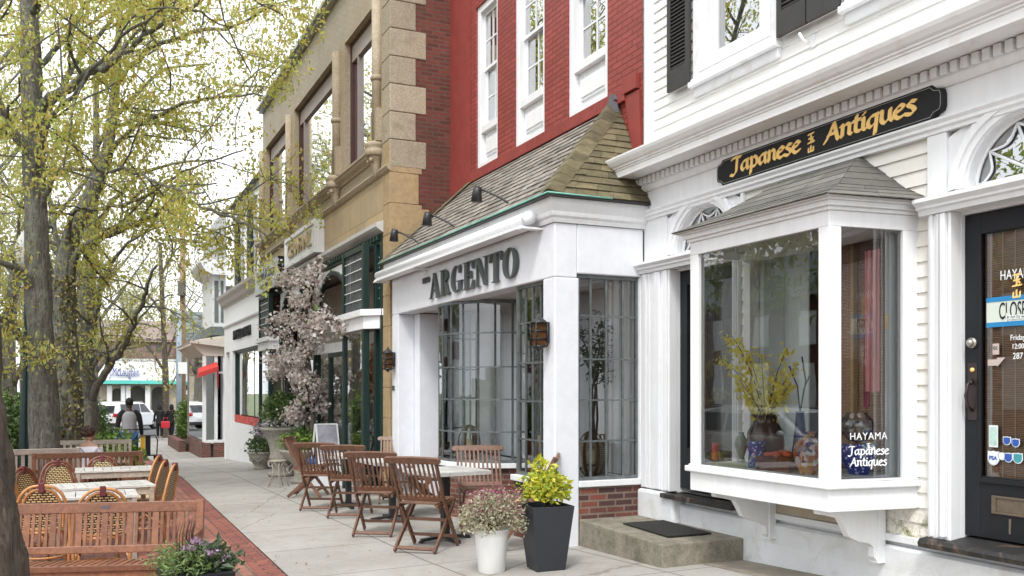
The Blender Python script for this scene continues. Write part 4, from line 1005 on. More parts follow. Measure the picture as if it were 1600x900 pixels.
# hanging wall lanterns
def wall_lantern(loc, label, s=1.0):
    t = thing('wall_lantern', label, 'lantern', loc, 0, 'amber lanterns on the white stucco piers'); t['_local'] = 1
    mb = MB(); w_, h_ = .052*s, .19*s
    for sx in (-1, 1):
        for sy in (-1, 1): mb.tube([(sx*w_, sy*w_-.09*s, -.0), (sx*w_, sy*w_-.09*s, h_)], .006*s, 6)
    for z in (0, .06*s, .125*s, h_): mb.tube([(-w_, -w_-.09*s, z), (w_, -w_-.09*s, z), (w_, w_-.09*s, z), (-w_, w_-.09*s, z)], .006*s, 5, closed=True)
    mb.lathe([(w_*1.4, h_), (w_*1.3, h_+.012*s), (w_*.5, h_+.045*s), (w_*.25, h_+.06*s), (.004, h_+.085*s)], (0, -.09*s, 0), 12); mb.lathe([(.005, -.045*s), (w_*.6, -.02*s), (w_*1.3, -.008*s), (w_*1.3, 0)], (0, -.09*s, 0), 12)
    mb.box(-.02*s, -.03*s, .03*s, .02*s, 0, .2*s); mb.bar((0, -.015*s, .12*s), (0, -.05*s, .12*s), .03*s, .03*s)
    mb.build('cage', M['blackmetal'], t)
    g = MB(); g.box(-w_*.86, -.09*s-w_*.86, .004, w_*.86, -.09*s+w_*.86, h_-.004)
    g.build('amber_glass', paint('amber_glass', (.085, .042, .018), .15, .3, 12, .1), t); return t
lp = onY(853, 530, FY-.09); wall_lantern((-8.045, FY-.001, .42), 'black lantern with amber glass on the corner pier beside the leaded window', 1.18)
wall_lantern((-12.96, FY-.001, .30), 'black lantern with amber glass on the far white pier next to the tan shop', 1.18)
mb = MB(); mb.box(-13.07, FY-.012, -.02, -12.97, FY-.0005, .05); tag(mb.build('small_plaque', M['letters']), 'small dark plaque below the far amber lantern', 'plaque')
# roof spot lights
def floodlight(x, label):
    k = .12; by = ey+.35*(W-ey)*k/.3; bz = ez+(rz_-ez)*.12+.02
    t = thing('roof_spotlight', label, 'spotlight', (x, ey+.16, ez+.07), 0, 'black gooseneck spotlights on the shingle roof'); t['_local'] = 1
    mb = MB(); mb.tube([(0.10, .02, -.02), (-.02, -.10, .11), (-.16, -.24, .21), (-.19, -.29, .215)], .012, 8); mb.build('arm', M['blackmetal'], t)
    mb = MB(); mb.tube([(-.20, -.30, .25), (-.205, -.31, .20), (-.205, -.315, .09)], [.045, .050, .062], 14); mb.build('lamp_head', M['blackmetal'], t)
    mb = MB(); mb.tube([(.13, .03, -.05), (.08, .01, -.01)], [.055, .03], 10); mb.tube([(.11, .02, -.05), (.2, .06, -.01), (.30, .10, .01), (.12, .03, -.06)], .006, 5); mb.build('junction_box', paint('galvanised', (.25, .26, .27), .45, .2, 9, metal=.5), t)
    return t
for px_, py_, lb in ((785, 330, 'black spotlight on the shingle roof nearest the corner pier'), (703, 362, 'middle one of the three black spotlights on the shingle roof'), (648, 390, 'black spotlight at the far end of the shingle roof by the tan building')):
    q = onY(px_, py_, ey+.13); floodlight(q.x+.16, lb)
# ================================================================ tan brick building with flower shop
TY = 4.2; TX0, TX1 = -24.25, -13.38
tan = thing('tan_brick_building', 'tan glazed brick commercial building with large upper windows and stone quoins', 'building', (-18.8, 4.4, gz(-18.8, 4.3)))
tw = [(-16.05, -14.06), (-20.35, -16.85), (-23.85, -21.05)]
Z3, Z4 = 3.62, 6.12
shop = (-23.75, -13.72, -2.4, 2.42)
wall_slab(tan, 'upper_wall', M['tanbrick'], TX0, TX1-.42, Z4, 7.18, TY, [], .35)
wall_slab(tan, 'panel_wall', M['tantile'], TX0, TX1-.0, -2.4, 3.36, TY, [shop], .35)
wall_slab(tan, 'pier', M['terracotta'], TX0, TX1-.42, 3.40, Z4, TY, [(a, b_, Z3+.1, Z4) for a, b_ in tw], .35)
wall_slab(tan, 'side_wall', M['oldbrick'], TX1-.3, TX1, -2.2, 7.25, TY+.36, [], 8.4)
mb = MB(); mb.box(TX0, TY+.36, -2.4, TX0+.3, 13, 7.2); mb.box(TX0+.3, 12.7, -2.4, TX1-.3, 13, 7.2); P(mb, 'rear_wall', M['oldbrick'], tan)
mb = MB(); mb.box(TX0, TY+.1, 7.2, TX1, 13.1, 7.3); P(mb, 'roof', M['slate'], tan)
# quoins
mb = MB(); z = 3.36; k = 0
while z < 7.3:
    h = .42; d = .62 if k % 2 == 0 else .44
    mb.box(TX1-.42, TY-.01, z+.004, TX1+.012, TY+.0+d*.92, z+h-.004); z += h; k += 1
P(mb, 'quoin', M['granite'], tan, .012)
mb = MB(); z = -2.3; k = 0
while z < 3.3:
    d = .50 if k % 2 == 0 else .45; mb.box(TX1-.34, TY-.012, z+.003, TX1+.008, TY+d, z+.46); z += .465; k += 1
mb.box(TX1-.05, TY+.45, 2.35, TX1+.01, TY+.62, 2.75)
P(mb, 'corner_pier', paint('stained_sandstone', (.38, .275, .15), .7, .2, 14, .3, dirt=(.22, .18, .11), dscale=2), tan, .006)
# mouldings
mould(tan, 'string_course', M['terracotta'], TX0-.03, TX1+.02, [(TY+.01, 3.30), (TY-.03, 3.31), (TY-.06, 3.35), (TY-.07, 3.37), (TY-.05, 3.40), (TY+.01, 3.41)])
mould(tan, 'sill_cornice', M['terracotta'], TX0, TX1-.42, [(TY+.01, 3.60), (TY-.03, 3.61), (TY-.04, 3.64), (TY-.10, 3.68), (TY-.115, 3.72), (TY-.14, 3.73), (TY-.14, 3.76), (TY+.01, 3.79)])
def corbel(x):
    mb = MB(); mb.lathe([(.001, 3.30), (.03, 3.32), (.045, 3.38), (.075, 3.44), (.08, 3.5), (.10, 3.55), (.125, 3.60), (.13, 3.62)], (x, TY-.06, 0), 14); mb.lathe([(.15, 3.62), (.17, 3.64), (.17, 3.72), (.15, 3.74), (.18, 3.77), (.18, 3.81), (.14, 3.84)], (x, TY-.06, 0), 14)
    for sx in (-1, 1): mb.sphere((x+sx*.08, TY-.16, 3.55), .035, 8, 6)
    mb.box(x-.17, TY-.10, 3.84, x+.17, TY+.0, 4.35); mb.tube([(x, TY-.04, 3.84), (x, TY-.04, Z4-.03)], .085, 12); mb.lathe([(.09, 4.8), (.11, 4.83), (.11, 4.86), (.09, 4.89)], (x, TY-.04, 0), 14)
    P(mb, 'corbel', M['terracotta'], tan)
for x in (-13.93, -16.45, -20.7, -24.08): corbel(x)
mb = MB(); mb.box(TX0-.05, TY-.10, 7.10, TX1+.05, TY+.4, 7.16); mb.box(TX0-.05, TY-.16, 7.16, TX1+.05, TY+.4, 7.23); P(mb, 'gutter', paint('galvanised_gutter', (.42, .45, .46), .4, .1, 5, metal=.4), tan)
mb = MB(); mb.box(TX0-.05, TY+.1, 7.31, TX1+.05, TY+.5, 7.50); P(mb, 'coping', paint('rust_coping', (.09, .045, .03), .7, .2), tan)
for a, b_ in tw:
    w_ = window_part(tan, a, b_, Z3+.1, Z4, TY+.10, .06, M['brown_frame'], 1, 1, False, .0, bdepth=1.2)
    mb = MB(); n_ = 2
    mb.box(a+.06, TY+.12, Z4-.34, b_-.06, TY+.2, Z4-.06); 
    for xx in (a+.42, b_-.42): mb.box(xx-.022, TY+.12, Z3+.15, xx+.022, TY+.19, Z4-.34)
    P(mb, 'mullion', paint('grey_mullion', (.33, .28, .27), .5, .1), w_)
# shopfront: header, transoms, arch, bays
mb = MB(); mb.prism([(TY+.0, 2.42), (TY-.02, 2.42), (TY-.10, 2.47), (TY-.13, 2.50), (TY-.13, 2.56), (TY+.0, 2.60)], shop[0]-.03, shop[1]+.03, 'yz'); P(mb, 'shop_cornice', paint('grey_white', (.50, .50, .49), .5, .1), tan)
gr = MB(); y0, y1 = TY-.02, TY+.12
gr.box(shop[0], y0, 2.26, shop[1], y1, 2.40)
for x in (-13.76, -14.08, -15.42, -18.32, -19.6, -23.7): gr.box(x-.045, TY-.04, -2.3, x+.045, TY+.10, 2.26)
for i in range(60): gr.box(shop[0]+.1+i*.165, y0-.05, 2.31, shop[0]+.17+i*.165, y0, 2.39)
P(gr, 'shopfront_frame', M['green'], tan, .004)
# projecting right bay
def baybox(xa, xb, yb, zs0=1.22, last=False):
    g = MB(); g.box(xa-.04, yb-.04, -1.75, xa+.04, yb+.04, 2.28); g.box(xb-.05, yb-.05, -1.75, xb+.05, yb+.05, 2.28)
    g.box(xb-.02, yb+.05, 2.24, xb+.05, TY+.1, 2.28); g.box(xa, yb-.03, 2.2, xb, yb+.04, 2.28)
    g.box(xa, yb-.03, -1.9, xb, yb+.03, -1.72); g.box(xb-.03, yb, -1.9, xb+.03, TY+.1, -1.72)
    P(g, 'bay_frame', M['green'], tan, .004)
    w_ = MB(); w_.prism([(xa-.08, yb-.12), (xb+.14, yb-.12), (xb+.40, TY-.014), (xb+.40, TY+.1), (xa-.08, TY+.1)], 1.14, 1.24, 'xy'); w_.prism([(xa-.04, yb-.06), (xb+.09, yb-.06), (xb+.34, TY-.014), (xb+.34, TY+.1), (xa-.04, TY+.1)], .94, 1.14, 'xy')
    P(w_, 'bay_band', M['white'], tan, .004)
    t_ = MB()
    for k in range(1, 6): t_.box(xa+.04, yb-.015, 1.26+k*.162, xb-.05, yb+.005, 1.272+k*.162); t_.box(xb+.05, TY+.02, 1.26+k*.162, xb+.28, TY+.03, 1.272+k*.162)
    P(t_, 'transom_bars', M['signwhite'], tan)
    t_ = MB()
    for k in range(1, 12): t_.box(xa+(xb-xa)*k/12-.008, yb-.01, 1.25, xa+(xb-xa)*k/12+.008, yb+.01, 2.2)
    P(t_, 'leading', M['darkmetal'], tan)
    gl = MB(); gl.quad((xa, yb, -1.72), (xb, yb, -1.72), (xb, yb, .94), (xa, yb, .94)); gl.quad((xb, yb, -1.72), (xb, TY+.08, -1.72), (xb, TY+.08, .94), (xb, yb, .94)); gl.quad((xa, yb+.012, 1.24), (xb, yb+.012, 1.24), (xb, yb+.012, 2.2), (xa, yb+.012, 2.2)); gl.quad((xb, TY+.05, -1.72), (xb+.32, TY+.05, -1.72), (xb+.32, TY+.05, .94), (xb, TY+.05, .94))
    gl.quad((xb, TY+.05, 1.24), (xb+.32, TY+.05, 1.24), (xb+.32, TY+.05, 2.25), (xb, TY+.05, 2.25))
    P(gl, 'pane', M['glass'], tan)
baybox(-15.35, -14.1, 4.02); baybox(-23.55, -22.2, 4.02)
# arches over the entrance
def archpanel(xa, xb, z0, z1, zc=None):
    cx = (xa+xb)/2; rx = (xb-xa)/2-.1; rz = z1-z0-.1; nn = 20; mb = MB(); g = MB()
    for i in range(nn):
        a0, a1 = pi*i/nn, pi*(i+1)/nn
        p0 = (cx-cos(a0)*rx, z0+sin(a0)*rz); p1 = (cx-cos(a1)*rx, z0+sin(a1)*rz)
        mb.add([(p0[0], TY, p0[1]), (p1[0], TY, p1[1]), (p1[0], TY, z1), (p0[0], TY, z1)], [(0,1,2,3)])
        g.bar((p0[0], TY-.01, p0[1]), (p1[0], TY-.01, p1[1]), .08, .07)
    mb.box(xa, TY, z0-.2, cx-rx, TY+.03, z1); mb.box(cx+rx, TY, z0-.2, xb, TY+.03, z1)
    P(mb, 'spandrel', M['white'], tan); g.box(cx-rx-.035, TY-.04, .8, cx-rx+.035, TY+.03, z0); g.box(cx+rx-.035, TY-.04, .8, cx+rx+.035, TY+.03, z0); P(g, 'arch_rim', M['green'], tan)
archpanel(-18.3, -15.45, 1.05, 2.24); archpanel(-21.9, -19.65, 1.05, 2.24)
mb = MB(); mb.box(-18.6, TY+.9, -2.3, -15.4, TY+.95, 2.3); mb.box(-22.1, TY+.9, -2.3, -19.6, TY+.95, 2.3); P(mb, 'porch_wall', paint('porch_beige', (.60, .54, .48), .8, .1, 3), tan)
mb = MB(); mb.box(-18.3, TY+.02, .68, -15.45, TY+.10, .86); mb.box(-21.9, TY+.02, .68, -19.6, TY+.1, .86); P(mb, 'door_lintel', M['white_old'], tan)
mb = MB(); mb.box(-17.35, TY+.02, -2.2, -17.25, TY+.10, .68); mb.box(-15.55, TY+.02, -2.2, -15.45, TY+.1, .68); mb.box(-17.3, TY+.02, .60, -15.5, TY+.1, .68); P(mb, 'door_frame', M['green'], tan)
mb = MB(); mb.quad((-17.3, TY+.06, -2.0), (-15.5, TY+.06, -2.0), (-15.5, TY+.06, .6), (-17.3, TY+.06, .6)); mb.quad((-19.6, TY+.06, -2.0), (-17.3, TY+.06, -2.0), (-17.3, TY+.06, .6), (-19.6, TY+.06, .6)); mb.quad((-22, TY+.06, -2.0), (-19.6, TY+.06, -2.0), (-19.6, TY+.06, .6), (-22, TY+.06, .6)); P(mb, 'pane', M['glass'], tan)
mb = MB(); x0, x1, y0, y1, z0, z1 = -24.0, -13.75, TY+.12, 7.5, -2.3, 2.4
mb.add([(x0,y0,z0),(x1,y0,z0),(x1,y1,z0),(x0,y1,z0),(x0,y0,z1),(x1,y0,z1),(x1,y1,z1),(x0,y1,z1)], [(3,2,6,7)[::-1],(0,3,7,4),(1,5,6,2),(4,7,6,5),(0,1,2,3)])
P(mb, 'shop_room', paint('shop_room', (.38, .33, .29), .8, .2, 2), tan)
# shop signs
s1 = thing('shop_sign', 'white framed shop sign with pale gold letters above the flower arch', 'sign', (-18.6, 4.1, 2.7))
A = onY(461, 445, 4.05); Bp = onY(502, 365, 4.05)
mb = MB(); mb.box(-20.45, 4.03, 2.62, -17.55, 4.2, 3.26); P(mb, 'board', M['white'], s1, .01)
mb = MB(); mb.box(-20.45, 4.0, 3.18, -17.55, 4.03, 3.26); mb.box(-20.45, 4.0, 2.62, -17.55, 4.03, 2.70); mb.box(-20.45, 4.0, 2.7, -20.36, 4.03, 3.18); mb.box(-17.64, 4.0, 2.7, -17.55, 4.03, 3.18); P(mb, 'border', M['white_old'], s1, .005)
text('lettering', 'CÉRAFANZ', .43, paint('pale_gold_letters', (.42, .34, .20), .5, .1), .03, s1, (-19.0, 4.01, 2.94), sx=1.02, off=.006)
s2 = thing('shop_sign', 'pale blue-grey script sign with black side beside the framed sign', 'sign', (-22.4, 4.0, 2.6))
mb = MB(); mb.box(-24.0, 3.97, 2.34, -21.0, 4.2, 3.0); P(mb, 'board', M['black'], s2)
mb = MB(); mb.box(-23.98, 3.955, 2.355, -21.02, 3.969, 2.985); P(mb, 'face', paint('pale_blue_face', (.50, .56, .58), .5, .06), s2)
gl_, L_ = glyphs('Japanese', GL)
text('lettering', 'Vincent & Seraph', .36, paint('sign_ink', (.10, .12, .13), .5), .01, s2, (-22.5, 3.95, 2.76), sx=1.0, shear=.3); text('lettering', 'Antiques & Interiors', .17, paint('sign_ink', (.1, .12, .13), .5), .01, s2, (-22.5, 3.95, 2.50), shear=.3)

# ================================================================ white rendered building
M['glass_tint'] = glassmat('blue_tinted_glass', tint=(.3, .4, .42), boost=.7, extra=.1)
wb = thing('white_rendered_building', 'white rendered shop building with tall upper windows beyond the tan building', 'building', (-27.8, 4.4, gz(-27.8, 4.3)))
WX0, WX1 = -31.4, -24.28
shp = (-29.6, -24.75, -1.02, 1.18)
wall_slab(wb, 'wall', M['white'], WX0, WX1, -2.6, 2.95, TY, [shp, (-31.05, -30.2, -2.5, 1.18)], .3)
uh = [(-26.2, -24.5), (-28.5, -26.5), (-31.0, -28.8)]
wall_slab(wb, 'upper_wall', M['stucco'], WX0, WX1, 2.95, 5.95, TY+.28, [(a, b_, 3.0, 5.6) for i, (a, b_) in enumerate(uh)], .25)
mould(wb, 'cornice', M['trimgrey'], WX0-.15, WX1+.0, [(TY+.28, 2.62), (TY-.02, 2.62), (TY-.04, 2.68), (TY-.10, 2.70), (TY-.14, 2.80), (TY-.22, 2.90), (TY-.24, 2.98), (TY+.28, 3.02)])
mould(wb, 'band', M['white_old'], WX0, WX1, [(TY+.01, 1.98), (TY-.04, 1.98), (TY-.06, 2.03), (TY+.01, 2.06)])
for i, (a, b_) in enumerate(uh): window_part(wb, a, b_, 3.0, 5.6, TY+.27, .10, M['white'], 2, 1, False, .03, bdepth=1, glass=M['glass_tint'])
for a, b_ in uh: mb = MB(); mb.box(a+.1, TY+.25, 3.1, a+.16, TY+.33, 5.5); P(mb, 'window_edging', M['brown_frame'] if 0 else M['letters'], wb)
window_part(wb, *shp, TY+.08, .06, M['green'], 3, 1, False, 0, glass=M['glass_strong'], bdepth=1.5)
mb = MB(); mb.box(-31.0, TY+.2, -2.5, -30.25, TY+.25, 1.1); P(mb, 'door', paint('grey_door', (.3, .3, .3), .5), wb)
mb = MB(); mb.box(WX0, 4.8, -2.6, WX0+.3, 12, 5.9); mb.box(WX1-.3, 4.8, -2.6, WX1, 12, 5.9); mb.box(WX0+.3, 11.7, -2.6, WX1-.3, 12, 5.9); P(mb, 'outer_wall', M['white_old'], wb)
mb = MB(); mb.prism([(TY+.1, 5.9), (TY+4, 7.6), (TY+8, 5.9)], WX0-.05, WX1+.1, 'yz'); P(mb, 'roof', M['slate'], wb)
text('lettering', 'HAYSEED & WREN', .42, M['black'], .04, wb, (-27.6, TY-.03, 1.62), sx=.85, off=-.004, space=1.1)
mb = MB(); mb.box(-29.5, TY+.05, -1.0, -24.85, TY+.055, -.78); P(mb, 'window_stickers', paint('red_stickers', (.55, .07, .05), .6, .6, 5), wb)

# ================================================================ corner shop with little turret
cs_ = thing('corner_shop', 'pale corner shop with bay turret and curved cornice past the white building', 'building', (-36, 4.8, gz(-36, 4.3)))
M['cream'] = paint('cream_trim', (.62, .57, .50), .6, .08, 3)
CX = -34.0
def cq(px, py): v_ = onX(px, py, CX); return (v_.y, v_.z)
def cbox(mb, pa, ya, pb, yb_, d0=0, d1=.12):
    (y0, z0), (y1, z1) = cq(pa, ya), cq(pb, yb_); mb.box(CX+d0, y0, z1, CX-d1, y1, z0)
gzc = gz(CX, 3.8)
mb = MB(); (ya_, za_) = cq(319, 556)
mb.box(CX-.13, ya_+.02, gzc-.2, CX-6, 8, za_+.1); mb.box(CX-.1, cq(347, 0)[0], gzc-.3, CX-5, 9, cq(0, 430)[1]); P(mb, 'wall', paint('grey_shingle_wall', (.20, .19, .17), .8, .2, 9, .4), cs_)
mb = MB()
for px in (319, 337, 350.5): y0_ = cq(px, 0)[0]; mb.box(CX+.06, y0_-.05, gzc+.55, CX-.12, y0_+.06, za_)
mb.box(CX+.05, ya_, gzc+.5, CX-.12, cq(352, 0)[0], gzc+.62); mb.box(CX+.04, ya_, za_-.62, CX-.1, cq(352, 0)[0], za_-.55)
P(mb, 'window_post', M['white'], cs_)
mb = MB(); mb.box(CX-.05, ya_, gzc+.6, CX-.051, cq(352, 0)[0], za_); mb.box(CX-.1, ya_-.0, gzc+.6, CX-5, ya_+.01, za_); P(mb, 'pane', M['glass_strong'], cs_)
mb = MB(); mb.box(CX+.08, ya_-.08, gzc-.3, CX-5, ya_+.22, gzc+.52); mb.box(CX+.08, cq(333, 0)[0], gzc-.3, CX-5, cq(352, 0)[0]+.3, gzc+.52); P(mb, 'brick_base', M['basebrick'], cs_)
mb = MB(); yR = cq(353, 0)[0]
prof = [(0, 0), (.05, .0), (.12, .06), (.22, .16), (.42, .34), (.5, .36), (.5, .44), (.53, .50), (0, .62)]
mb.prism([(ya_+.05-p[0], za_+p[1]) for p in prof]+[(yR, za_+.75), (yR, za_)], CX+.10, CX-5, 'yz'); mb.prism([(ya_-.1-p[0]*.8, za_+.3+p[1]*.4) for p in prof[4:]]+[(yR, za_+.66), (yR, za_+.3)], CX+.3, CX+.101, 'yz')
P(mb, 'cornice', M['cream'], cs_)
mb = MB(); cbox(mb, 332, 512, 353, 428, 0, 3); P(mb, 'turret_wall', M['white_old'], cs_)
mb = MB(); cbox(mb, 329, 524, 353, 511, .12, 3); P(mb, 'turret_skirt', M['slate'], cs_)
mb = MB(); (y0, z0), (y1, z1) = cq(331, 430), cq(353, 411); mb.prism([(y0, z0), (y0-.25, z0+.12), (y0-.42, z1-.05), (y0-.42, z1+.05), (y1, z1+.1), (y1, z0)], CX+.3, CX-3, 'yz'); P(mb, 'turret_cornice', M['white_old'], cs_)
mb = MB(); (y0, z0), (y1, z1) = cq(329, 411), cq(353, 340); mb.prism([(y0, z0), (y0+.10, z0+.9), (y0+.28, z1), (y1, z1+.4), (y1, z0)], CX+.1, CX-3, 'yz'); P(mb, 'turret_roof', paint('pale_slate', (.42, .43, .45), .8, .15, 8), cs_)
mb = MB(); cbox(mb, 335, 503, 341, 439, .03, .0); cbox(mb, 345, 503, 349, 439, .03, .0); P(mb, 'window', M['slate'], cs_)
mb = MB(); (yA, zA), (yB, zB) = cq(307, 583), cq(338, 573)
mb.add([(CX+.6, yA, zA), (CX+.55, yB, zB), (CX+.1, yB+.0, zB+.17), (CX+.1, yA+.05, zA+.17), (CX+.6, yA, zA-.16), (CX+.55, yB, zB-.16), (CX+.1, yA, zA-.16)], [(0,1,2,3), (4,5,1,0), (6,4,0,3)]); mb.tube([(CX+.55, yB-.02, zB-.1), (CX+.1, yB+.05, zB-.75)], .03, 5)

tag(P(mb, 'red_awning', paint('red_canvas', (.55, .05, .045), .7, .08), None), 'small red canvas awning over the corner shop window', 'awning')
mb = MB(); mb.lathe([(.12, 0), (.15, .28), (.165, .28), (.165, .33), (.14, .33)], (0, 0, 0), 16); o = mb.build('terracotta_pot', M['terra']); q = ground(330, 684); o.location = q; tag(o, 'empty terracotta pot between the brick plinths of the corner shop', 'flower pot')
# brick planter with bush
pl = thing('brick_planter', 'low brick planter wall holding a round green bush at the corner', 'planter', gxy(-40.5, 4.0))
mb = MB(); z_ = gz(-40, 4); mb.box(-43.5, 3.4, z_-.3, -38.3, 3.65, z_+.42); mb.box(-43.5, 3.65, z_-.3, -43.25, 6, z_+.42); P(mb, 'wall', M['basebrick'], pl)
mb = MB(); mb.box(-43.25, 3.65, z_-.1, -38.3, 6, z_+.3); P(mb, 'soil', M['soil'], pl)

# ================================================================ far buildings across the junction
far = thing('awning_shop_building', 'distant brick shop with white scalloped fascia and teal awning across the junction', 'building', (-76, 3, gz(-76, 3)))
FX = -76.0; fz = gz(-76, 0)
def fp(px, py): return onX(px, py, FX)
yl = fp(135, 600).y; yr = fp(277, 600).y
mb = MB(); mb.box(FX-10, yl-2, fz-.3, FX-.35, yr+3.5, 1.0); P(mb, 'wall', paint('beige_stone', (.42, .37, .30), .8, .2, 5), far)
zt, zb = fp(200, 563).z, fp(200, 595).z
mb = MB(); nn = 30
for i in range(nn):
    y0_ = yl+(yr-yl)*i/nn; y1_ = yl+(yr-yl)*(i+1)/nn
    top = zt if y0_ > yl+2.0 else zt-(1-(y0_-yl)/2.0)*.7
    mb.add([(FX, y0_, zb), (FX, y1_, zb), (FX-.35, y1_, top), (FX-.35, y0_, top), (FX-.6, y0_, zb), (FX-.6, y1_, zb)], [(0,1,2,3), (0,4,5,1)])
P(mb, 'fascia', M['white'], far)
mb = MB(); 
for i in range(46): 
    y0_ = yl+2+(yr-yl-2)*i/46; mb.box(FX-.42, y0_, zt-.02, FX-.3, y0_+.12, zt+.14)
P(mb, 'scalloped_edge', M['white'], far)
mb = MB(); mb.prism([(FX+.3, zb-.24), (FX+.32, zb-.24), (FX, zb+.04), (FX-.02, zb)], yl+.2, yr, 'xz'); P(mb, 'teal_awning', paint('teal_canvas', (.06, .36, .31), .7, .1), far)
mb = MB(); z0 = fz
for k, (pa, pb) in enumerate(((176, 190), (203, 227), (238, 258))):
    ya, yb_ = fp(pa, 0).y, fp(pb, 0).y; za = fp(200, 612).z
    mb.box(FX-.36, ya, z0+.3, FX-.28, yb_, za); cy = (ya+yb_)/2; r_ = (yb_-ya)/2
    mb.add([(FX-.28, cy-cos(pi*i/10)*r_, za+sin(pi*i/10)*r_*.8) for i in range(11)], [tuple(range(11))[::-1]])
P(mb, 'window', paint('shop_glass_dark', (.05, .05, .045), .15, .3, 1), far)
mb = MB()
for px_ in (171, 193, 200, 231, 260): y0_ = fp(px_, 0).y; mb.box(FX-.3, y0_-.18, z0, FX-.1, y0_+.18, zb-.35)
P(mb, 'column', M['white'], far)
mb = MB(); mb.box(FX-9, yl-1, 1.0, FX-1.2, yr+3, fp(200, 528).z); P(mb, 'upper_wall', brick('far_brown_brick', (.26, .17, .145), (.20, .135, .115), (.24, .19, .165), bw=.5, bh=.16, ms=.02), far)
mb = MB()
for pa in (146, 158, 168, 230, 246): y0_ = fp(pa, 0).y; mb.box(FX-1.25, y0_, fp(0, 545).z, FX-1.17, y0_+.35, fp(0, 522).z)
P(mb, 'upper_window', M['interior'], far)
mb = MB(); yc_ = (yl+yr)/2; mb.add([(FX-1, yl-1.5, fp(0, 528).z), (FX-1, yr+3.4, fp(0, 528).z), (FX-6, yr+2, fp(0, 486).z), (FX-6, yl, fp(0, 486).z), (FX-12, yr+2, fp(0, 528).z), (FX-12, yl, fp(0, 528).z)], [(0,1,2,3), (3,2,4,5)]); P(mb, 'roof', paint('brown_roof', (.24, .19, .17), .9, .25, 9), far)
# logo lettering on the fascia: blue
Lz = fp(200, 583).z
M['logo'] = paint('royal_blue', (.01, .05, .30), .5, .05)
cu = text('lettering', 'J.McLaughlin', .95, M['logo'], .04, far, (FX+.06, fp(194.5, 0).y, Lz+.06), rot=(pi/2, 0, pi/2), off=.0, space=1.06)
cu.scale.x = (fp(218,0).y-fp(171,0).y)/max(.1, cu.dimensions.x or 5)
bpy.context.view_layer.update()
cu.scale.x = (fp(218,0).y-fp(171,0).y)/(max(v_.co.x for v_ in cu.data.vertices)-min(v_.co.x for v_ in cu.data.vertices))
rt = thing('slate_roof_shop', 'distant shop with grey slate roof and teal awning right of the utility pole', 'building', (-74, 9, gz(-74, 8)))
ya, yb_ = fp(283, 0).y, fp(352, 0).y+5
mb = MB(); mb.box(FX-9, ya, fz-.3, FX-.2, yb_, fp(0, 565).z); P(mb, 'wall', M['white_old'], rt)
mb = MB(); shingles(mb, (FX+.3, ya-.3, fp(0, 566).z), (FX+.3, yb_, fp(0, 566).z), (FX-4, yb_, fp(0, 470).z), (FX-4, ya-.3, fp(0, 470).z), 14, .5, .04, 3); P(mb, 'roof', M['slate'], rt)
mb = MB(); ym = fp(325, 0).y; mb.add([(FX-.5, ym-1.6, fp(0, 540).z), (FX-.5, ym+2.6, fp(0, 540).z), (FX-.5, ym+.6, fp(0, 470).z), (FX-6, ym-1.6, fp(0, 540).z), (FX-6, ym+2.6, fp(0, 540).z), (FX-6, ym+.6, fp(0, 470).z)], [(0,1,2), (1,4,5,2), (0,2,5,3)]); P(mb, 'gable', M['slate'], rt)
mb = MB(); mb.box(FX-.2, ya, fp(0, 600).z, FX+.4, yb_, fp(0, 595).z); P(mb, 'teal_awning', MC['teal_canvas'], rt)
mb = MB(); mb.box(FX-.2, ya+.3, fz+.9, FX-.15, yb_-.5, fp(0, 602).z); P(mb, 'window', M['interior'], rt)
mb = MB(); yy = fp(299, 0).y; mb.box(FX-.12, yy-.4, fp(0, 617).z, FX-.1, yy+.5, fp(0, 610).z); P(mb, 'window_notice', M['signwhite'], rt)
# ================================================================ trees
def leaves(name, pts, size, mat, parent, seed=1, droop=.4, n_per=1, spread=.1, aspect=.5):
    r = random.Random(seed); vs = []; fs = []
    for p in pts:
        for _ in range(n_per):
            c = Vector(p)+Vector((r.gauss(0, spread), r.gauss(0, spread), r.gauss(0, spread*.8)))
            s = size*r.uniform(.45, 1.5); a = r.uniform(0, 2*pi); el = r.uniform(-1.2, .5)-droop
            d = Vector((cos(a)*cos(el), sin(a)*cos(el), sin(el))); w_ = d.cross(Vector((r.uniform(-1, 1), r.uniform(-1, 1), r.uniform(-1, 1))))
            if w_.length < .01: w_ = d.orthogonal()
            w_ = w_.normalized()*s*aspect; d *= s; nrm = w_.cross(d).normalized()*s*.12
            k = len(vs); vs += [c, c+d*.5+w_*.5+nrm, c+d, c+d*.5-w_*.5+nrm]; fs.append((k, k+1, k+2, k+3))
    me = bpy.data.meshes.new(name); me.from_pydata([tuple(v_) for v_ in vs], [], fs); me.materials.append(mat)
    o = bpy.data.objects.new(name, me); C.objects.link(o); o.parent = parent; return o
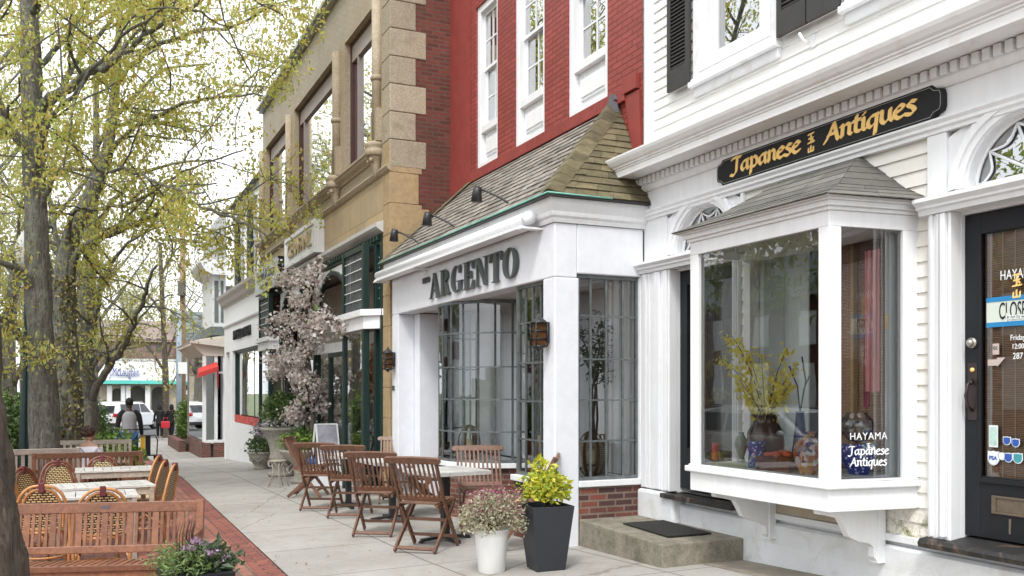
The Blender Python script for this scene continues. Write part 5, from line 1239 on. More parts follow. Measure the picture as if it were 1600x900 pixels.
def grow(mb, pts, r0, r1, rng, depth, tips, spacing=.7, L=1.6, start=.25, n=7, upb=.25, jit=.18, spreadv=.9):
    """limb tube along pts and recursive side shoots; tips collects leaf points"""
    P_ = [Vector(p) for p in pts]; Q = []
    for i in range(len(P_)-1):
        m = 4 if depth > 1 else 2
        for k in range(m):
            t = k/m; p = P_[i].lerp(P_[i+1], t)
            if len(P_) > 2:
                a = P_[max(i-1, 0)]; b_ = P_[i]; c_ = P_[i+1]; d_ = P_[min(i+2, len(P_)-1)]
                p = .5*((2*b_)+(c_-a)*t+(2*a-5*b_+4*c_-d_)*t*t+(-a+3*b_-3*c_+d_)*t**3)
            if i+k > 0: p = p+Vector((rng.gauss(0, 1), rng.gauss(0, 1), rng.gauss(0, 1)))*jit*.12*(1 if depth > 1 else .6)
            Q.append(p)
    Q.append(P_[-1]); L_ = len(Q)
    rad = [r0+(r1-r0)*(i/(L_-1))**.85 for i in range(L_)]
    mb.tube(Q, rad, n if depth > 1 else 3 if depth <= 0 else 5, caps=depth > 1)
    tot = sum((Q[i+1]-Q[i]).length for i in range(L_-1)); s_ = 0; nxt = tot*start+rng.uniform(0, spacing)
    for i in range(L_-1):
        seg = (Q[i+1]-Q[i]).length
        while nxt < s_+seg:
            f = (nxt-s_)/seg; p = Q[i].lerp(Q[i+1], f); rr = rad[i]+(rad[i+1]-rad[i])*f
            d = (Q[i+1]-Q[i]).normalized()
            if depth > 0:
                v_ = Vector((rng.gauss(0, 1), rng.gauss(0, 1), rng.gauss(0, .7)+upb)); v_ = v_-d*v_.dot(d)*.4; v_.normalize()
                dd = (d*.55+v_*spreadv).normalized(); l_ = L*rng.uniform(.55, 1.15)
                m = 3; ps = [p]; cur = dd.copy()
                for k in range(m):
                    cur = (cur+Vector((rng.gauss(0, .25), rng.gauss(0, .25), rng.gauss(0, .2)-.06*(2-depth)))).normalized(); ps.append(ps[-1]+cur*l_/m)
                grow(mb, ps, min(rr*.62, .05*(depth+1)**1.1), max(.004, .006*depth), rng, depth-1, tips, spacing*.55, L*.6, .15, n, upb*.6, jit, spreadv)
            nxt += spacing*rng.uniform(.6, 1.4)
        if depth <= 0: tips.append(Q[i+1])
        s_ += seg
def T(*a): return [onT(*p) for p in a]
def tree(name, label, trunk, tr, limbs, leafm, barkm, seed, leafn=3, size=.075, spacing=.6, L=1.5, spread=.13, depth=2, group='street trees', keep=1.0, cut=None):
    rng = random.Random(seed); base = trunk[0]
    root = thing(name, label, 'tree', (base[0], base[1], gz(base[0], base[1])), group=group)
    tips = []; mb = MB(); 
    # trunk with a flare
    Q = [Vector(p) for p in trunk]; pts = []; rad = []
    nT = 5
    for i in range(len(Q)-1):
        for k in range(nT):
            t = k/nT; a = Q[max(i-1, 0)]; b_ = Q[i]; c_ = Q[i+1]; d_ = Q[min(i+2, len(Q)-1)]
            pts.append(.5*((2*b_)+(c_-a)*t+(2*a-5*b_+4*c_-d_)*t*t+(-a+3*b_-3*c_+d_)*t**3)); u = (i+k/nT)/(len(Q)-1)
            rad.append(tr[0]+(tr[1]-tr[0])*u)
    pts.append(Q[-1]); rad.append(tr[1])
    pts = [Vector((pts[0].x, pts[0].y, gz(pts[0].x, pts[0].y)-.3))]+pts; rad = [rad[0]*1.5]+rad; rad[1] *= 1.18
    mb.tube(pts, rad, 20)
    # knobbly surface
    for i, v_ in enumerate(mb.v):
        c_ = pts[i//20]; a = i % 20; d = Vector(v_)-c_; k = 1+.10*sin(a*1.9+i*.03)+.05*sin(a*4.4+i//20*.9)+rng.uniform(-.035, .035); mb.v[i] = tuple(c_+d*k)
    tk = mb.build('trunk', barkm, root)
    lb = MB()
    for li in limbs:
        pts_, r0, r1 = li[:3]; sp_ = li[3] if len(li) > 3 else spacing
        grow(lb, pts_, r0, r1, rng, depth, tips, sp_, L, .12, 9)
    lb.build('limbs', barkm, root)
    if cut: tips = [p for p in tips if cut(p)]
    if keep < 1: tips = [p for p in tips if rng.random() < keep]
    leaves('crown', tips, size, leafm, root, seed, n_per=leafn, spread=spread)
    return root, len(tips)
LEAF1 = leafmat('spring_leaves_olive', [(.36, .40, .07), (.52, .49, .10), (.62, .54, .13), (.54, .38, .08), (.40, .50, .10), (.60, .58, .16), (.42, .54, .11)], .5)
LEAF2 = leafmat('spring_leaves_fresh', [(.16, .24, .04), (.30, .38, .06), (.40, .40, .08), (.24, .33, .06)], .45)
LEAF3 = leafmat('distant_spring_leaves', [(.28, .29, .11), (.40, .38, .15), (.34, .36, .12), (.30, .24, .13)], .45)
LEAFY = leafmat('yellow_green_leaves', [(.45, .45, .07), (.58, .54, .09), (.40, .44, .08)], .45)
cnt = []
# tree 1: grey lichen trunk behind the benches
t1 = 15.5
trunk1 = T((70, 748, t1), (69, 640, t1), (63, 520, t1), (58, 420, t1), (55, 300, t1), (50, 150, t1), (45, -20, t1), (42, -200, t1))
trunk1[0].z = gz(trunk1[0].x, trunk1[0].y)
cnt.append(tree('street_tree', 'tall tree with grey lichen-covered trunk behind the weathered bench', trunk1, (.235, .12), [
    (T((66, 210, t1), (77, 153, t1-.2), (110, 140, t1-.6), (133, 117, t1-.9), (173, 100, t1-1.3), (207, 67, t1-1.6), (240, 45, t1-1.9), (300, 12, t1-2.3), (370, -40, t1-2.6)), .085, .02),
    (T((60, 230, t1), (77, 180, t1+.3), (110, 108, t1+.6), (140, 75, t1+.8), (170, 33, t1+1), (200, -10, t1+1.3), (240, -80, t1+1.6)), .07, .02),
    (T((63, 330, t1), (78, 285, t1-.3), (100, 265, t1-.6), (143, 266, t1-1.1), (207, 268, t1-1.7), (260, 292, t1-2.2), (320, 300, t1-2.8)), .05, .012),
    (T((58, 560, t1), (30, 520, t1-.3), (5, 498, t1-.6), (-60, 470, t1-1)), .10, .04),
    (T((60, 470, t1), (40, 430, t1-.3), (0, 408, t1-.7), (-60, 380, t1-1)), .085, .03),
    (T((54, 280, t1), (75, 200, t1-1), (130, 130, t1-2), (190, 60, t1-3), (260, 10, t1-3.6)), .05, .015),
    (T((55, 250, t1), (20, 200, t1-.3), (-10, 120, t1-.6), (-30, 40, t1-1)), .07, .02),
    (T((48, 120, t1), (100, 60, t1+.8), (150, -10, t1+1.2), (230, -60, t1+1.5)), .06, .02),
    (T((46, 20, t1), (90, -40, t1-1), (180, -80, t1-2), (330, -70, t1-3), (420, -40, t1-3)), .07, .02)],
    LEAF1, M['bark'], 11, 26, .074, .62, 1.35, .13, keep=.62))
# tree 2: ivy clad trunk
t2 = 18.5
trunk2 = T((106, 735, t2), (107, 640, t2), (103, 540, t2), (100, 440, t2), (112, 370, t2), (140, 310, t2), (165, 250, t2), (178, 160, t2), (185, 60, t2), (190, -80, t2))
trunk2[0].z = gz(trunk2[0].x, trunk2[0].y)
cnt.append(tree('street_tree', 'street tree with ivy on its trunk just right of the lichen-covered tree', trunk2, (.28, .035), [
    (T((104, 455, t2), (123, 393, t2-.2), (160, 370, t2-.6), (213, 350, t2-1.2), (250, 328, t2-1.6), (277, 316, t2-1.9), (333, 330, t2-2.4), (385, 352, t2-2.9), (420, 372, t2-3.2)), .085, .012, .5),
    (T((106, 400, t2), (110, 335, t2-.5), (150, 325, t2-1), (197, 318, t2-1.5), (240, 298, t2-1.9), (300, 262, t2-2.4), (380, 235, t2-3)), .06, .012),
    (T((165, 250, t2), (210, 200, t2-.8), (270, 170, t2-1.5), (340, 150, t2-2.2), (410, 150, t2-2.8)), .06, .015),
    (T((172, 200, t2), (210, 190, t2+.3), (260, 190, t2+.8), (320, 210, t2+1)), .05, .015),
    (T((180, 130, t2), (230, 80, t2-.8), (300, 50, t2-1.6), (370, 40, t2-2.2), (430, 5, t2-2.8)), .06, .015),
    (T((188, 40, t2), (240, -20, t2-.8), (320, -60, t2-1.5), (420, -60, t2-2)), .06, .02),
    (T((100, 430, t2), (88, 360, t2), (80, 290, t2+.5), (90, 200, t2+1)), .07, .02)],
    LEAF1, M['bark'], 23, 26, .078, .58, 1.5, .14, keep=.62))
iv = [trunk2[0].lerp(trunk2[3], 0)*0+onT(105+R.gauss(0, 13), R.uniform(430, 690), t2-.27+abs(R.gauss(0, .05))) for _ in range(420)]
ivy = leafmat('ivy_leaves', [(.10, .10, .03), (.22, .20, .06), (.30, .24, .10)], .2)
leaves('ivy', iv, .07, ivy, [o for o in C.objects if o.name.startswith('street_tree')][-1], 5, n_per=2, spread=.04, aspect=.8)
# tree 3: forked trunk
t3 = 22
trunk3 = T((135, 715, t3), (136, 650, t3), (134, 600, t3), (132, 530, t3), (138, 460, t3), (142, 380, t3), (150, 250, t3), (150, 100, t3))
trunk3[0].z = gz(trunk3[0].x, trunk3[0].y)
cnt.append(tree('street_tree', 'third street tree with low forked limb reaching over the shop fascia', trunk3, (.28, .05), [
    (T((143, 625, t3), (158, 590, t3-.3), (178, 562, t3-.6), (200, 528, t3-.9), (214, 490, t3-1.1), (228, 455, t3-1.3), (245, 415, t3-1.5)), .105, .03, .5),
    (T((140, 600, t3), (152, 562, t3), (178, 545, t3), (205, 515, t3), (235, 480, t3), (270, 460, t3)), .05, .015),
    (T((136, 540, t3), (150, 490, t3-.3), (165, 430, t3-.6), (200, 380, t3-1), (260, 350, t3-1.4)), .08, .02),
    (T((140, 470, t3), (120, 420, t3), (112, 350, t3+.5)), .08, .02),
    (T((145, 360, t3), (190, 300, t3), (250, 260, t3-.5), (330, 250, t3-1)), .07, .02),
    (T((150, 230, t3), (200, 160, t3), (260, 110, t3), (330, 100, t3)), .07, .02)],
    LEAF1, M['bark'], 31, 16, .085, .75, 1.7, .18, keep=.5))
# slender tree by the junction and bare far trees
t4 = 47
tr4 = T((259, 690, t4), (259, 600, t4), (255, 500, t4), (252, 430, t4), (250, 380, t4)); tr4[0].z = gz(tr4[0].x, tr4[0].y)
tree('street_tree', 'slender young tree with yellow-green leaves in front of the far shop', tr4, (.16, .08), [
    (T((257, 560, t4), (272, 530, t4), (285, 470, t4)), .10, .02), (T((257, 580, t4), (230, 540, t4), (205, 510, t4)), .09, .02), (T((254, 490, t4), (225, 450, t4), (210, 420, t4)), .08, .02),
    (T((252, 430, t4), (275, 390, t4), (300, 380, t4)), .08, .02), (T((258, 610, t4), (275, 590, t4), (292, 540, t4)), .06, .02)], LEAFY, M['bark_dark'], 41, 5, .15, 1.3, 2.2, .4)
def far_tree(px, t, h, seed, label, leafm=LEAF3, keep=.8, r=.3, ln=8):
    base = onT(px, 700, t); base.z = gz(base.x, base.y); rg = random.Random(seed)
    tr = [base+Vector((rg.uniform(-.2, .2)*k, rg.uniform(-.2, .2)*k, h*.22*k)) for k in range(4)]; limbs = []
    for k in range(7):
        a = rg.uniform(0, 6.28); s_ = base+Vector((0, 0, h*rg.uniform(.2, .6))); d = Vector((cos(a), sin(a), 1.2)).normalized(); limbs.append(([s_, s_+d*h*.2+Vector((0,0,h*.02)), s_+d*h*.42+Vector((0,0,h*.06))], r*.45, .03))
    tree('far_tree', label, tr, (r, r*.6), limbs, leafm, M['bark_far'], seed, ln, .20, 1.5, h*.22, .35, group='trees in the far park', keep=keep)
far_tree(18, 34, 12, 1, 'pale-barked tree seen left of the green lamp post')
far_tree(100, 42, 14, 2, 'distant tree between the ivy-clad and lichen-covered trunks')
far_tree(-20, 46, 13, 3, 'distant tree at the far left edge')
far_tree(150, 60, 15, 4, 'distant tree above the left end of the far brick shop')
far_tree(205, 95, 17, 5, 'distant tree behind the far brick shop', keep=.7)
far_tree(265, 100, 16, 6, 'distant tree behind the young yellow-green tree', keep=.6)
far_tree(40, 75, 16, 7, 'distant tree deep in the park left of the lichen trunk')
# near trunk at the left edge
t0 = 4.4
tr0 = T((-20, 1010, t0), (-19, 900, t0), (-31, 800, t0), (-43, 700, t0), (-54, 600, t0), (-58, 450, t0), (-75, 200, t0), (-85, -100, t0), (-95, -300, t0)); tr0[0].z = gz(tr0[0].x, tr0[0].y)
tree('street_tree', 'dark ridged tree trunk cut by the left edge in the foreground', tr0, (.165, .13), [(T((-85, -100, t0), (-40, -250, t0+.5), (40, -350, t0+1.5)), .08, .03)], LEAF1, M['bark_dark'], 51, 3, .07, .6, 1.2, .12)
# small twig sprays of fresh leaves near the tan building
# reflected surroundings: trees across the road (mirrored in the shop glass)
for i, (x, y, h) in enumerate(((-20, -13, 14), (-28, -13, 18), (-37, -14, 18), (-46, -15, 19), (-56, -16, 19), (-68, -18, 19))):
    base = Vector((x, y, gz(x, 0))); rg = random.Random(90+i); tr = [base+Vector((0, 0, h*.22*k)) for k in range(4)]; limbs = []
    for k in range(6):
        a = rg.uniform(0, 6.28); s_ = base+Vector((0, 0, h*rg.uniform(.2, .6))); d = Vector((cos(a), sin(a), 1)).normalized(); limbs.append(([s_, s_+d*h*.2, s_+d*h*.4+Vector((0,0,h*.05))], .16, .03))
    tree('park_tree', 'leafy tree across the road'+(' opposite the '+['restaurant', 'flower shop', 'white rendered building', 'antiques shop', 'corner shop', 'black shop door'][i]), tr, (.25, .16), limbs, LEAF2, M['bark_far'], 70+i, 10, .26, 1.2, h*.14, .4, group='trees across the road')
for i, (x, y, h) in enumerate(((-13, -3.9, 15), (-20.5, -4.1, 16), (-30, -4.8, 17), (-41, -6.2, 19))):
    base = gxy(x, y); rg = random.Random(190+i); tr = [base+Vector((rg.uniform(-.1, .1)*k, rg.uniform(-.1, .1)*k, h*.22*k)) for k in range(4)]; limbs = []
    for k in range(7):
        a = rg.uniform(0, 6.28); s_ = base+Vector((0, 0, h*rg.uniform(.28, .62))); d = Vector((cos(a), sin(a), 1.1)).normalized(); limbs.append(([s_, s_+d*h*.18, s_+d*h*.36+Vector((0,0,h*.04))], .12, .03))
    tree('street_tree', 'kerbside street tree whose branches are mirrored in the glass, '+['nearest the camera', 'opposite the restaurant', 'opposite the flower shop', 'farthest down the kerb'][i], tr, (.24, .14), limbs, LEAF1, M['bark'], 170+i, 9, .11, .9, h*.14, .3)
for i, (x, y, h) in enumerate(((-48, -9, 19), (-60, -10, 21), (-74, -12, 23), (-92, -13, 24))):
    base = gxy(x, y); rg = random.Random(290+i); tr = [base+Vector((rg.uniform(-.1, .1)*k, rg.uniform(-.1, .1)*k, h*.22*k)) for k in range(4)]; limbs = []
    for k in range(8):
        a = rg.uniform(0, 6.28); s_ = base+Vector((0, 0, h*rg.uniform(.25, .65))); d = Vector((cos(a), sin(a), 1.1)).normalized(); limbs.append(([s_, s_+d*h*.16, s_+d*h*.34+Vector((0,0,h*.04))], .2, .05))
    tree('park_tree', 'tall tree mirrored in the upper windows of the tan building, '+['first down the street', 'second down the street', 'third down the street', 'farthest down the street'][i], tr, (.35, .2), limbs, LEAF3, M['bark_far'], 270+i, 7, .24, 1.6, h*.16, .5, group='tall trees down the street')
print('tips', cnt)

# blossom tree over the flower shop
bt = thing('blossom_tree', 'artificial-looking pink and white blossom tree climbing the flower shop front', 'blossom tree', gxy(-20.2, 3.85))
rg = random.Random(4); mb = MB(); tips = []
def bl(*a): return [onY(px, py, y) for px, py, y in a]
for pts_, r0 in ((bl((490, 700, 3.9), (486, 600, 3.9), (478, 520, 3.9), (482, 450, 3.85), (496, 410, 3.9)), .07), (bl((488, 690, 3.9), (462, 600, 3.8), (448, 540, 3.75), (428, 500, 3.7)), .05), (bl((482, 560, 3.9), (498, 515, 3.8), (514, 497, 3.75), (532, 505, 3.8)), .04), (bl((478, 520, 3.9), (460, 480, 3.8), (450, 440, 3.8), (440, 430, 3.8)), .04), (bl((486, 620, 3.9), (470, 640, 3.7), (460, 660, 3.7)), .03), (bl((484, 480, 3.9), (492, 440, 3.8), (498, 430, 3.75)), .03), (bl((480, 540, 3.9), (455, 560, 3.6), (430, 575, 3.7)), .03), (bl((486, 640, 3.9), (478, 600, 3.7), (470, 580, 3.65)), .03)):
    grow(mb, pts_, r0, .012, rg, 1, tips, .2, .34, .15, 6)
P(mb, 'trunk', M['bark_dark'], bt)
BL = leafmat('pink_white_blossom', [(.80, .77, .73), (.62, .50, .46), (.78, .71, .66), (.40, .28, .24), (.84, .82, .80), (.60, .54, .49), (.80, .77, .74)], .35)
def topx(p):
    f_ = -p.x*cT+p.y*sT; return 800+FPX*(p.x*sT+p.y*cT)/f_, HY-FPX*p.z/f_
tips = [p for p in tips if not (topx(p)[0] > 498 and topx(p)[1] < 482) and not (topx(p)[0] > 512 and rg.random() < .55)]
tips = [p for p in tips if rg.random() < .72]
leaves('blossom', tips, .06, BL, bt, 8, n_per=20, spread=.075, aspect=1.0, droop=.2)
leaves('foliage', tips[::6], .11, leafmat('blossom_leaves', [(.09, .16, .03), (.16, .26, .05)]), bt, 9, n_per=1, spread=.16)

# ================================================================ folding teak chair (faces local +X)
def local(t): t['_local'] = 1; return t
def make_folding():
    t = local(thing('folding_chair', '', 'chair')); t.scale = (1.05, 1.05, 1.05)
    w_ = .225; tk = M['teak']
    for s_ in (-1, 1):
        b_ = MB(); b_.bar((-.30, s_*w_, .86), (-.085, s_*w_, .44), .022, .042, (1, 0, 0)); b_.bar((-.085, s_*w_, .44), (.235, s_*w_, .012), .022, .045, (1, 0, 0)); b_.build('leg', tk, t, bevel=.004)
        b_ = MB(); b_.bar((.19, s_*(w_-.026), .43), (-.265, s_*(w_-.026), .015), .022, .045, (1, 0, 0)); b_.build('leg', tk, t, bevel=.004)
        b_ = MB(); b_.bar((-.20, s_*(w_-.03), .425), (.235, s_*(w_-.03), .445), .02, .035); b_.build('seat_rail', tk, t, bevel=.003)
    # top rail: slightly bowed with rounded ears
    b_ = MB(); n_ = 8; vs = []
    L = .275
    prof = [(-L, 0), (-L-.008, .022), (-L+.004, .048), (-L+.03, .055), (0, .062), (L-.03, .055), (L-.004, .048), (L+.008, .022), (L, 0), (L-.02, -.008), (-L+.02, -.008)]
    b_.xf = Matrix.Translation((-.305, 0, .835))@Matrix.Rotation(-.47, 4, 'Y')
    b_.prism(prof, -.014, .014, 'yz'); b_.build('top_rail', tk, t, bevel=.005)
    b_ = MB()
    for i in range(9):
        y = -.185+i*.04625; b_.bar((-.296, y, .84), (-.12, y, .50), .021, .010, (1, 0, .4))
    b_.bar((-.113, -w_+.01, .492), (-.113, w_-.01, .492), .018, .045, (-.4, 0, 1)); b_.build('backrest', tk, t, bevel=.002)
    b_ = MB()
    for i in range(11): x = -.19+i*.0415; z = .452+(x+.2)*.045; b_.bar((x, -w_+.035, z), (x, w_-.035, z), .034, .012)
    b_.build('seat', tk, t, bevel=.003)
    b_ = MB(); b_.bar((-.235, -w_+.03, .045), (-.235, w_-.03, .045), .018, .035, (1, 0, 1)); b_.bar((.16, -w_+.01, .112), (.16, w_-.01, .112), .018, .03); b_.bar((.02, -w_+.03, .28), (.02, w_-.03, .28), .018, .03); b_.bar((-.20, -w_, .06), (-.20, -w_, .06001), .001, .001) if False else None
    b_.build('stretcher', tk, t, bevel=.003)
    return t
fc = make_folding(); first = [True]
def place(proto, flag, x, y, rz, label, group=None, dz=0, tilt=None):
    z = gz(x, y)+dz; sl = atan((gz(x-.25, y)-gz(x+.25, y))/.5)
    if flag[0]: o = proto; flag[0] = False; o.location = (x, y, z); o.rotation_euler = (0, 0, rz); o['label'] = label; o['group'] = group
    else: o = dup(proto, (x, y, z), rz, label, group)
    return o
GF = 'teak folding chairs outside the restaurant'
def chair_at(px, py, deg, label, x=None):
    g = ground(px, py); return place(fc, first, g.x, g.y, radians(deg), label, GF)
# heading: direction the sitter looks, world degrees
FOLD = [(666, 858, 136, 'teak folding chair nearest the camera, back towards us, left of the pale square table'),
 (592, 834, 147, 'second teak folding chair from the front, just behind the nearest one'),
 (546, 806, 150, 'third teak folding chair from the front in the row along the pavement'),
 (502, 795, 150, 'fourth teak folding chair from the front, beside the leftmost one'),
 (483, 776, 62, 'leftmost teak folding chair, seen from its side and leaning away to the left'),
 (620, 13.3, -20, 'teak folding chair against the far white pier, facing the camera', 't'),
 (664, 12.0, -112, 'dark teak folding chair tilted side-on between the tables', 't'),
 (752, 10.15, -16, 'teak folding chair behind the pale square table, in front of the brick base', 't'),
 (818, 9.0, -118, 'teak folding chair partly hidden behind the yellow shrub', 't'),
 (594, 14.4, -40, 'farthest teak folding chair, only its top showing by the tan pillar', 't')]
for f in FOLD:
    if len(f) == 4: chair_at(*f)
    else: p = onT(f[0], 700, f[1]); place(fc, first, p.x, p.y, radians(f[2]), f[3], GF)
# pedestal tables
def make_table(sz=.66):
    t = local(thing('pedestal_table', '', 'table')); b_ = MB()
    for i in range(7): w_ = sz/7; b_.box(-sz/2, -sz/2+i*w_+.001, .715, sz/2, -sz/2+(i+1)*w_-.001, .74)
    b_.build('tabletop', M['tabletop'], t, bevel=.003)
    b_ = MB(); b_.box(-sz/2-.004, -sz/2-.018, .705, sz/2+.004, -sz/2-.001, .742); b_.box(-sz/2-.004, sz/2+.001, .705, sz/2+.004, sz/2+.018, .742); b_.box(-sz/2-.02, -sz/2-.018, .7, -sz/2-.005, sz/2+.018, .741); b_.box(sz/2+.005, -sz/2-.018, .7, sz/2+.02, sz/2+.018, .741); b_.build('table_edge', M['tabletop'], t, bevel=.002)
    b_ = MB(); b_.box(-.038, -.038, .04, .038, .038, .70); b_.box(-.15, -.15, .695, .15, .15, .712); b_.build('pedestal', M['blackmetal'], t, bevel=.004)
    b_ = MB()
    for k in range(4):
        a = pi/4*0+k*pi/2; c_, s_ = cos(a), sin(a); b_.bar((0, 0, .05), (c_*.28, s_*.28, .025), .055, .03); b_.lathe([(.028, 0), (.028, .02)], (c_*.28, s_*.28, 0), 10)
    b_.build('base', M['blackmetal'], t, bevel=.003); return t
pt = make_table(); pf = [True]
GT = 'square pedestal tables outside the restaurant'
place(pt, pf, -9.0, 3.42, radians(8), 'nearest square table with pale slatted top and black pedestal', GT)
g = ground(612, 790); place(pt, pf, -10.9, 3.45, radians(3), 'square table ringed by the folding chairs, mostly hidden by their backs', GT)
place(pt, pf, -12.6, 3.35, radians(-4), 'farthest square table beside the leftmost folding chair', GT)
tp = MB(); 
# ================================================================ rattan bistro chair (faces +X)
def make_rattan(rm, name='bistro_chair'):
    t = local(thing(name, '', 'chair'))
    def arch(w_, z0, z1, x0, x1, n_=16, pw=.75):
        pts = []
        for i in range(n_+1):
            a = pi*i/n_; c_ = cos(a); y = -w_*(abs(c_)**pw)*(1 if c_ > 0 else -1); s_ = sin(a)**pw; z = z0+(z1-z0)*s_; pts.append((x0+(x1-x0)*(z-z0)/(z1-z0), y, z))
        return pts
    b_ = MB(); a_ = arch(.235, .44, .90, -.19, -.28); b_.tube([(-.235, -.215, 0), (-.20, -.235, .3)]+a_+[(-.20, .235, .3), (-.235, .215, 0)], .0155, 8); b_.build('back_hoop', rm, t)
    b_ = MB(); a2 = arch(.18, .50, .865, -.20, -.268); b_.tube(a2+[(-.20, .1, .475), (-.20, -.1, .475)], .0145, 8, closed=True); b_.build('inner_hoop', rm, t)
    b_ = MB(); cx = -.2; pts = a2+[(-.20, .1, .475), (-.20, -.1, .475)]; b_.add(pts, [tuple(range(len(pts)))]); 
    b_.add([(p[0]-.006, p[1], p[2]) for p in pts], [tuple(range(len(pts)))]); b_.build('woven_back', M['weave'], t)
    b_ = MB()
    for i in range(2): b_.tube([(-.283, -.035+i*.046, .90), (-.286, -.035+i*.046, .89)], .001, 4) if False else None
    b_.box(-.305, -.024, .835, -.248, .024, .925); b_.build('binding', paint('maroon_binding', (.12, .02, .03), .5, .2), t, bevel=.006)
    b_ = MB(); b_.lathe([(.20, .435), (.215, .445), (.215, .46), (.19, .468), (.001, .47)], (0, 0, 0), 24, True, 1.0, 1.0); b_.build('seat', M['weave'], t)
    b_ = MB(); b_.tube([(cos(2*pi*i/20)*.215, sin(2*pi*i/20)*.215, .448) for i in range(20)], .017, 8, closed=True); b_.build('seat_ring', rm, t)
    for s_ in (-1, 1):
        b_ = MB(); b_.tube([(.14, s_*.15, .44), (.175, s_*.17, .2), (.185, s_*.175, 0)], .0155, 8); b_.build('leg', rm, t)
        b_ = MB(); b_.tube([(.165, s_*.165, .25), (0, s_*.19, .36), (-.205, s_*.225, .25)], .011, 6); b_.build('brace', rm, t)
    b_ = MB(); b_.tube([(cos(2*pi*i/20)*.19, sin(2*pi*i/20)*.185, .20) for i in range(20)], .011, 6, closed=True); b_.build('stretcher', rm, t); return t
rl = make_rattan(M['rattan']); rd = make_rattan(M['rattan_dark'], 'bistro_chair'); f1, f2 = [True], [True]
GR, GD = 'light cane bistro chairs round the kerbside tables', 'dark cane bistro chairs round the kerbside tables'
def rat(pr, px, t, deg, label, grp, dz=0):
    p = onT(px, 700, t); return place(pr, f1 if pr is rl else f2, p.x, p.y, radians(deg), label, grp, dz)
rat(rl, 70, 8.9, 176, 'light cane bistro chair behind the left half of the near teak bench', GR)
rat(rl, 157, 8.5, 183, 'light cane bistro chair behind the middle of the near teak bench', GR)
rat(rl, 234, 10.5, -108, 'light cane bistro chair nearest the pavement, turned to the left', GR)
rat(rl, 222, 11.3, -110, 'middle light cane bistro chair of the three along the brick edge', GR)
rat(rl, 216, 12.4, -112, 'farthest light cane bistro chair of the three along the brick edge', GR)
rat(rl, 34, 9.6, 60, 'light cane bistro chair at the left beside the big tree trunk', GR)
rat(rl, 50, 10.6, 75, 'light cane bistro chair tucked left of the two dark ones', GR)
rat(rd, 98, 12.1, 14, 'dark cane bistro chair left of the slatted table, full woven back showing', GD)
rat(rd, 163, 12.9, 4, 'dark cane bistro chair at the far end of the slatted table', GD)
rat(rd, 68, 11.0, 55, 'dark cane bistro chair leaning at the left of the slatted tables', GD)
# slatted tables
def make_slat_table(L=1.05, Wd=.62):
    t = local(thing('slatted_table', '', 'table')); b_ = MB()
    nn = 9
    for i in range(nn): w_ = L/nn; b_.box(-Wd/2+.05, -L/2+i*w_+.004, .715, Wd/2-.05, -L/2+(i+1)*w_-.004, .737)
    b_.box(-Wd/2, -L/2, .71, -Wd/2+.047, L/2, .739); b_.box(Wd/2-.047, -L/2, .71, Wd/2, L/2, .739); b_.box(-.02, -L/2, .705, .02, L/2, .714)
    b_.build('tabletop', M['tabletop'], t, bevel=.003)
    for sx in (-1, 1):
        for sy in (-1, 1):
            b_ = MB(); b_.box(sx*(Wd/2-.03)-.025, sy*(L/2-.04)-.025, 0, sx*(Wd/2-.03)+.025, sy*(L/2-.04)+.025, .71); b_.build('leg', M['greywood'], t, bevel=.003)
    for s_ in (-1, 1): b_ = MB(); b_.box(s_*(Wd/2-.03)-.01, -L/2+.03, .63, s_*(Wd/2-.03)+.01, L/2-.03, .705); b_.build('apron', M['greywood'], t)
    return t
sttb = make_slat_table(); sf = [True]; GS = 'pale slatted tables between the kerbside benches'
for px, t, deg, lb in ((128, 9.45, 0, 'nearest pale slatted table, seen between the near bench slats'), (160, 10.55, 6, 'pale slatted table with the tiled-looking top in the middle of the bistro chairs'), (182, 12.9, 0, 'far pale slatted table in front of the brown teak bench')):
    p = onT(px, 700, t); place(sttb, sf, p.x, p.y, radians(deg), lb, GS)
